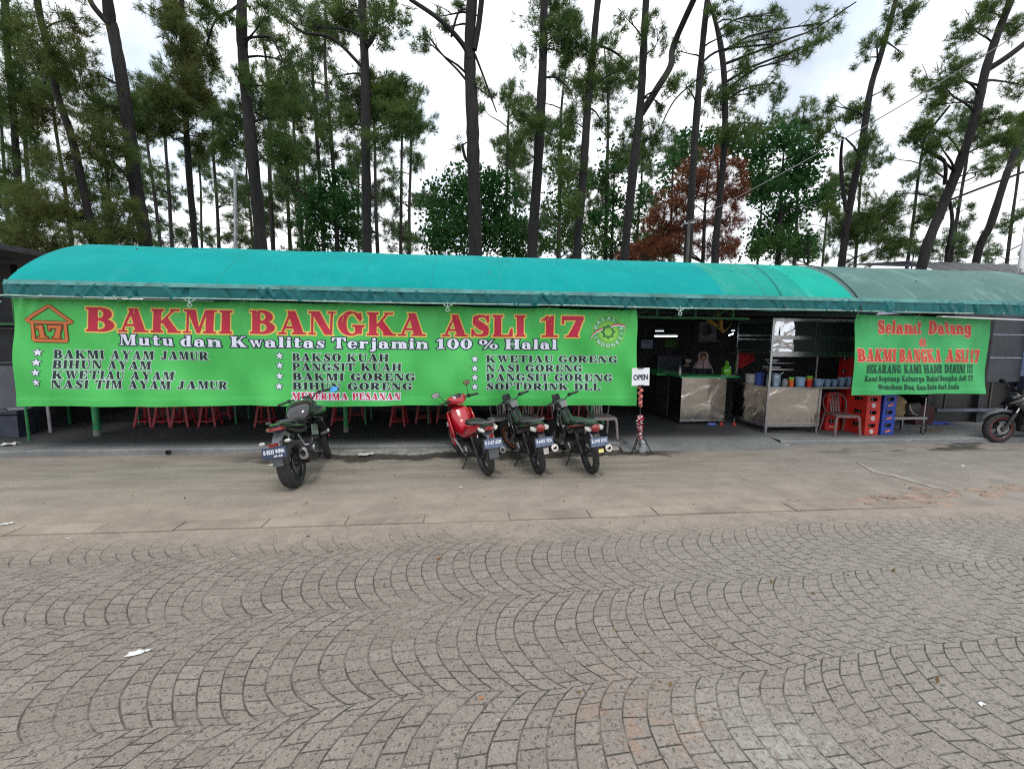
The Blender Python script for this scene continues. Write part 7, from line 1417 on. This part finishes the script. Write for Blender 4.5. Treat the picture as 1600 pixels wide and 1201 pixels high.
# dry brown sprays hanging in the pines over the right
# ---- distant slender pines: three forms, then copies
def far_pine(seed, x):
    r = random.Random(seed); cl = [(800, 82, 16, 24, .8, 0), (803, 110, 24, 16, .8, 0)]
    for k in range(17): t = r.random(); y = 60+300*t**.9; cl.append((800+r.gauss(0, 20+10*t), y, r.uniform(16, 32), r.uniform(12, 22), r.uniform(.5, .9), r.uniform(-1, 1)))
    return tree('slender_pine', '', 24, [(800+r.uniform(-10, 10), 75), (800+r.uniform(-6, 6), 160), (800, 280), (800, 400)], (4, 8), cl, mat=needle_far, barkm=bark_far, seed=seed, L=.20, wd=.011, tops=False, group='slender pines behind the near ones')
protos = [far_pine(s_, 800) for s_ in (51, 52, 53)]
spots = [(60, 25, 1.0, 'slender background pine at the far left, behind the leaning pine'), (250, 26, .86, 'slender background pine between the thick forked pine and the olive one'), (110, 28, 1.0, 'slender background pine seen through the dense boughs at the left'), (343, 24, .80, 'slender background pine just left of the street lamp'), (318, 30, .8, 'faint background pine between the olive pine and the street lamp'), (455, 25, .92, 'slender background pine right of the tall straight one'), (503, 23, .98, 'slender background pine left of the bushy collared pine'), (480, 30, .85, 'faint background pine behind the bright broadleaf, at its left'), (628, 24, .86, 'slender background pine right of the bushy collared pine'), (642, 27, .92, 'slender background pine close right of its neighbour, over the word Asli'), (680, 31, .70, 'small background pine left of the round broadleaf'), (805, 26, .80, 'slender background pine left of the heavy tufted pine'), (872, 24, .98, 'slender background pine between the heavy tufted pine and the slim one'), (995, 26, .80, 'slender background pine under the split trunk'), (1185, 27, .75, 'slender background pine behind the tall dark broadleaf'), (1020, 32, .72, 'faint small pine at the left foot of the dead tree'), (1285, 25, .70, 'slender background pine left of the straight leaning one'), (1425, 28, .55, 'short background pine between the two leaning pines'), (1545, 30, .52, 'short background pine above the corrugated roof'), (1500, 27, .50, 'short background pine beside the bent stem'), (180, 27, .9, 'slender background pine behind the thick forked pine'), (395, 28, .78, 'slender background pine hidden behind the tall straight pine'), (560, 29, .8, 'faint background pine behind the bushy collared pine'), (20, 24, .8, 'slender background pine at the very left edge'),
    (430, 22, .95, 'slender background pine crowding the tall straight one on its right'), (525, 22, 1.0, 'slender background pine between the bright broadleaf and the bushy collared pine'), (470, 21, .78, 'shorter background pine in the dense group left of the bushy collared pine'), (790, 22, .84, 'slender background pine behind the left side of the heavy tufted pine'), (835, 28, .95, 'slender background pine hidden behind the heavy tufted trunk'), (945, 22, .95, 'slender background pine between the slim pine and the split one'), (905, 27, .8, 'faint background pine behind the slim middle pine'), (980, 29, .9, 'faint background pine behind the split trunk'), (270, 22, .8, 'slender background pine at the foot of the olive brown pine'), (230, 30, .8, 'faint background pine right of the thick forked trunk'), (1240, 23, .86, 'slender background pine rising through the tall dark broadleaf'), (1335, 24, .80, 'slender background pine right behind the straight leaning one'), (1420, 22, .80, 'slender background pine left of the thick forked leaning pine'), (1490, 21, .84, 'slender background pine right of the thick forked leaning pine'), (1575, 23, .86, 'slender background pine at the right edge above the roof'), (590, 21, .78, 'slender background pine hugging the bushy collared trunk'), (1045, 26, .82, 'slender background pine between the split pine and the dead tree')]
b0 = at(800, 400, Y=24)
for i, (px, Y, s_, lab) in enumerate(spots):
    o = protos[i] if i < 3 else dup(protos[i % 3]); p = at(px, 400, Y=Y); o.location = (p.x, Y, 0); o.rotation_euler = (0, 0, 1.3*i); o.scale = (s_*.95+.05*(i % 2), s_, s_); o['label'] = lab
# far belt of trees low on the horizon
rs = np.random.default_rng(77); cen = []
for k in range(260):
    x = rs.uniform(-45, 62); Y = rs.uniform(34, 46); h = rs.uniform(2.0, 5.0)*(.75+.35*math.sin(x*.35)+.2*math.sin(x*.9)); q, _ = blob(rs, 60, (x, Y, h*.55), (1.9, 1.5, h*.5)); cen.append(q)
V = leaves(rs, np.concatenate(cen), .55); o = np_mesh('far_treeline', V, np.arange(len(V)).reshape(-1, 4), needle_far); tag(o, 'far off belt of trees low on the horizon behind everything', 'trees', kind='stuff')
# ================================================================== lamp post, pole, cables, flag
p = at(368, 388, Y=19); t = thing('street_lamp', 'thin pale street lamp with a curved arm between the left pines', 'street lamp', (p.x, 19, 0)); q = [at(*k, Y=19)-Vector((p.x, 19, 0)) for k in ((368, 388), (368, 330), (367, 262), (365, 245))]
lm = col('pale_galvanised', (.42, .44, .47), .45, .5); m = MB(); m.tube([Vector((q[0].x, 0, 0))]+q, [.075, .065, .06, .05, .045], 10); m.build('pole', lm, t)
q = [at(*k, Y=19)-Vector((p.x, 19, 0)) for k in ((365, 245), (362, 230), (355, 215), (344, 202))]; m = MB(); m.tube(q, .035, 8); m.build('arm', lm, t); m = MB(); e = q[-1]; m.loft([(-.42, 0, .06, .05, .02, 2.5), (-.25, 0, .03, .12, .05, 2.5), (.05, 0, -.02, .07, .04, 2.5)]); m.v = [(x+e.x, y+e.y, z+e.z) for x, y, z in m.v]; m.build('lamp_head', lm, t)
p = at(1074, 400, Y=12.9); t = thing('power_pole', 'thin grey power pole behind the canopy in front of a dark pine', 'pole', (p.x, 12.9, 0)); zt_ = at(1076, 345, Y=12.9).z; m = MB(); m.tube([(0, 0, 0), (0, 0, zt_)], [.055, .045], 10); m.build('pole', bark_pale, t)
m = MB(); m.tube([(-.16, 0, zt_-.1), (.16, 0, zt_-.04)], .022, 6); [m.rev([(0, 0), (.03, .01), (.035, .04), (.02, .07), (0, .08)], (x, 0, zt_-.08), n=10) for x in (-.14, .14)]; m.build('insulator_bracket', lm, t)
def cable(name, label, a, b, sag, r=.012):
    m = MB(); m.tube([a.lerp(b, k/24)+Vector((0, 0, -sag*4*(k/24)*(1-k/24))) for k in range(25)], r, 5); return tag(m.build(name, col('cable_sheath', (.16, .16, .17), .6)), label, 'cable')
cable('overhead_cable', 'overhead cable rising from the power pole to the top right corner', at(1078, 346, Y=12.9), at(1640, 22, Y=10.5), .18, .014)
cable('overhead_cable', 'thin lower cable crossing between the right hand pines', at(1440, 318, Y=15), at(1640, 225, Y=13), .1, .009)
cable('overhead_cable', 'thin wire between the last pine and the flag at the right edge', at(1560, 308, Y=16), at(1640, 290, Y=14), .05, .008)
p = at(1591, 425, Y=10.6); t = thing('flag', 'red and white flag hanging on a thin pole at the right edge', 'flag', (p.x, 10.6, 0)); zt_ = at(1590, 292, Y=10.6).z; MB().tube([(0, 0, 0), (-.02, 0, zt_)], [.018, .008], 6).build('flag_pole', lm, t)
za, zm, zb_ = at(1596, 322, Y=10.6).z, at(1597, 345, Y=10.6).z, at(1598, 418, Y=10.6).z
for nm, m_, z0, z1 in (('red_half', red_p, zm, za), ('white_half', white_plastic, zb_, zm-.002)):
    V = []; n = 9
    for j in range(n):
        for i in range(n): u = i/(n-1); z = z0+(z1-z0)*j/(n-1); wd_ = .10+.16*min(1, (za-z)/.5); V.append((.0+wd_*u+.05*math.sin((za-z)*3.0)*u, .05*math.sin(u*9+z*2), z-.15*u))
    np_mesh(nm, V, [(j*n+i, j*n+i+1, (j+1)*n+i+1, (j+1)*n+i) for j in range(n-1) for i in range(n-1)], m_, t, True)
print('foliage faces', NTRI[0])

# ---- small dry leaves and grit lying about
rs = np.random.default_rng(5); n = 46; V = []
for k in range(n):
    u = rs.uniform(.08, .5); x = rs.uniform(XL+.3, XR-.3); y, z = arch(u); V.append((x, y, z+.012))
for k in range(90): V.append((rs.uniform(-9, 10), rs.uniform(4.0, 7.1), .012))
for k in range(40): V.append((rs.uniform(-3, 4), rs.uniform(2.0, 4.3), .012))
q = leaves(rs, np.array(V), .035); q[:, 2] = np.maximum(q[:, 2], .006); o = np_mesh('fallen_leaves', q, np.arange(len(q)).reshape(-1, 4), col('dry_leaves', (.16, .10, .04), .8, var=.5, scale=3)); tag(o, 'scattered dry leaves on the dirt, the pavers and the canopy', 'leaves', kind='stuff')
n = 500; V = np.stack([rs.uniform(-9, 11, n), rs.uniform(4.75, 7.2, n), np.full(n, .006)], 1); q = leaves(rs, V, .02); q[:, 2] = np.abs(q[:, 2]-.006)*.6+.004; o = np_mesh('grit', q, np.arange(len(q)).reshape(-1, 4), col('grit_stone', (.22, .20, .17), .9, var=.6, scale=2)); tag(o, 'loose grit and small stones scattered over the dirt strip', 'grit', kind='stuff')
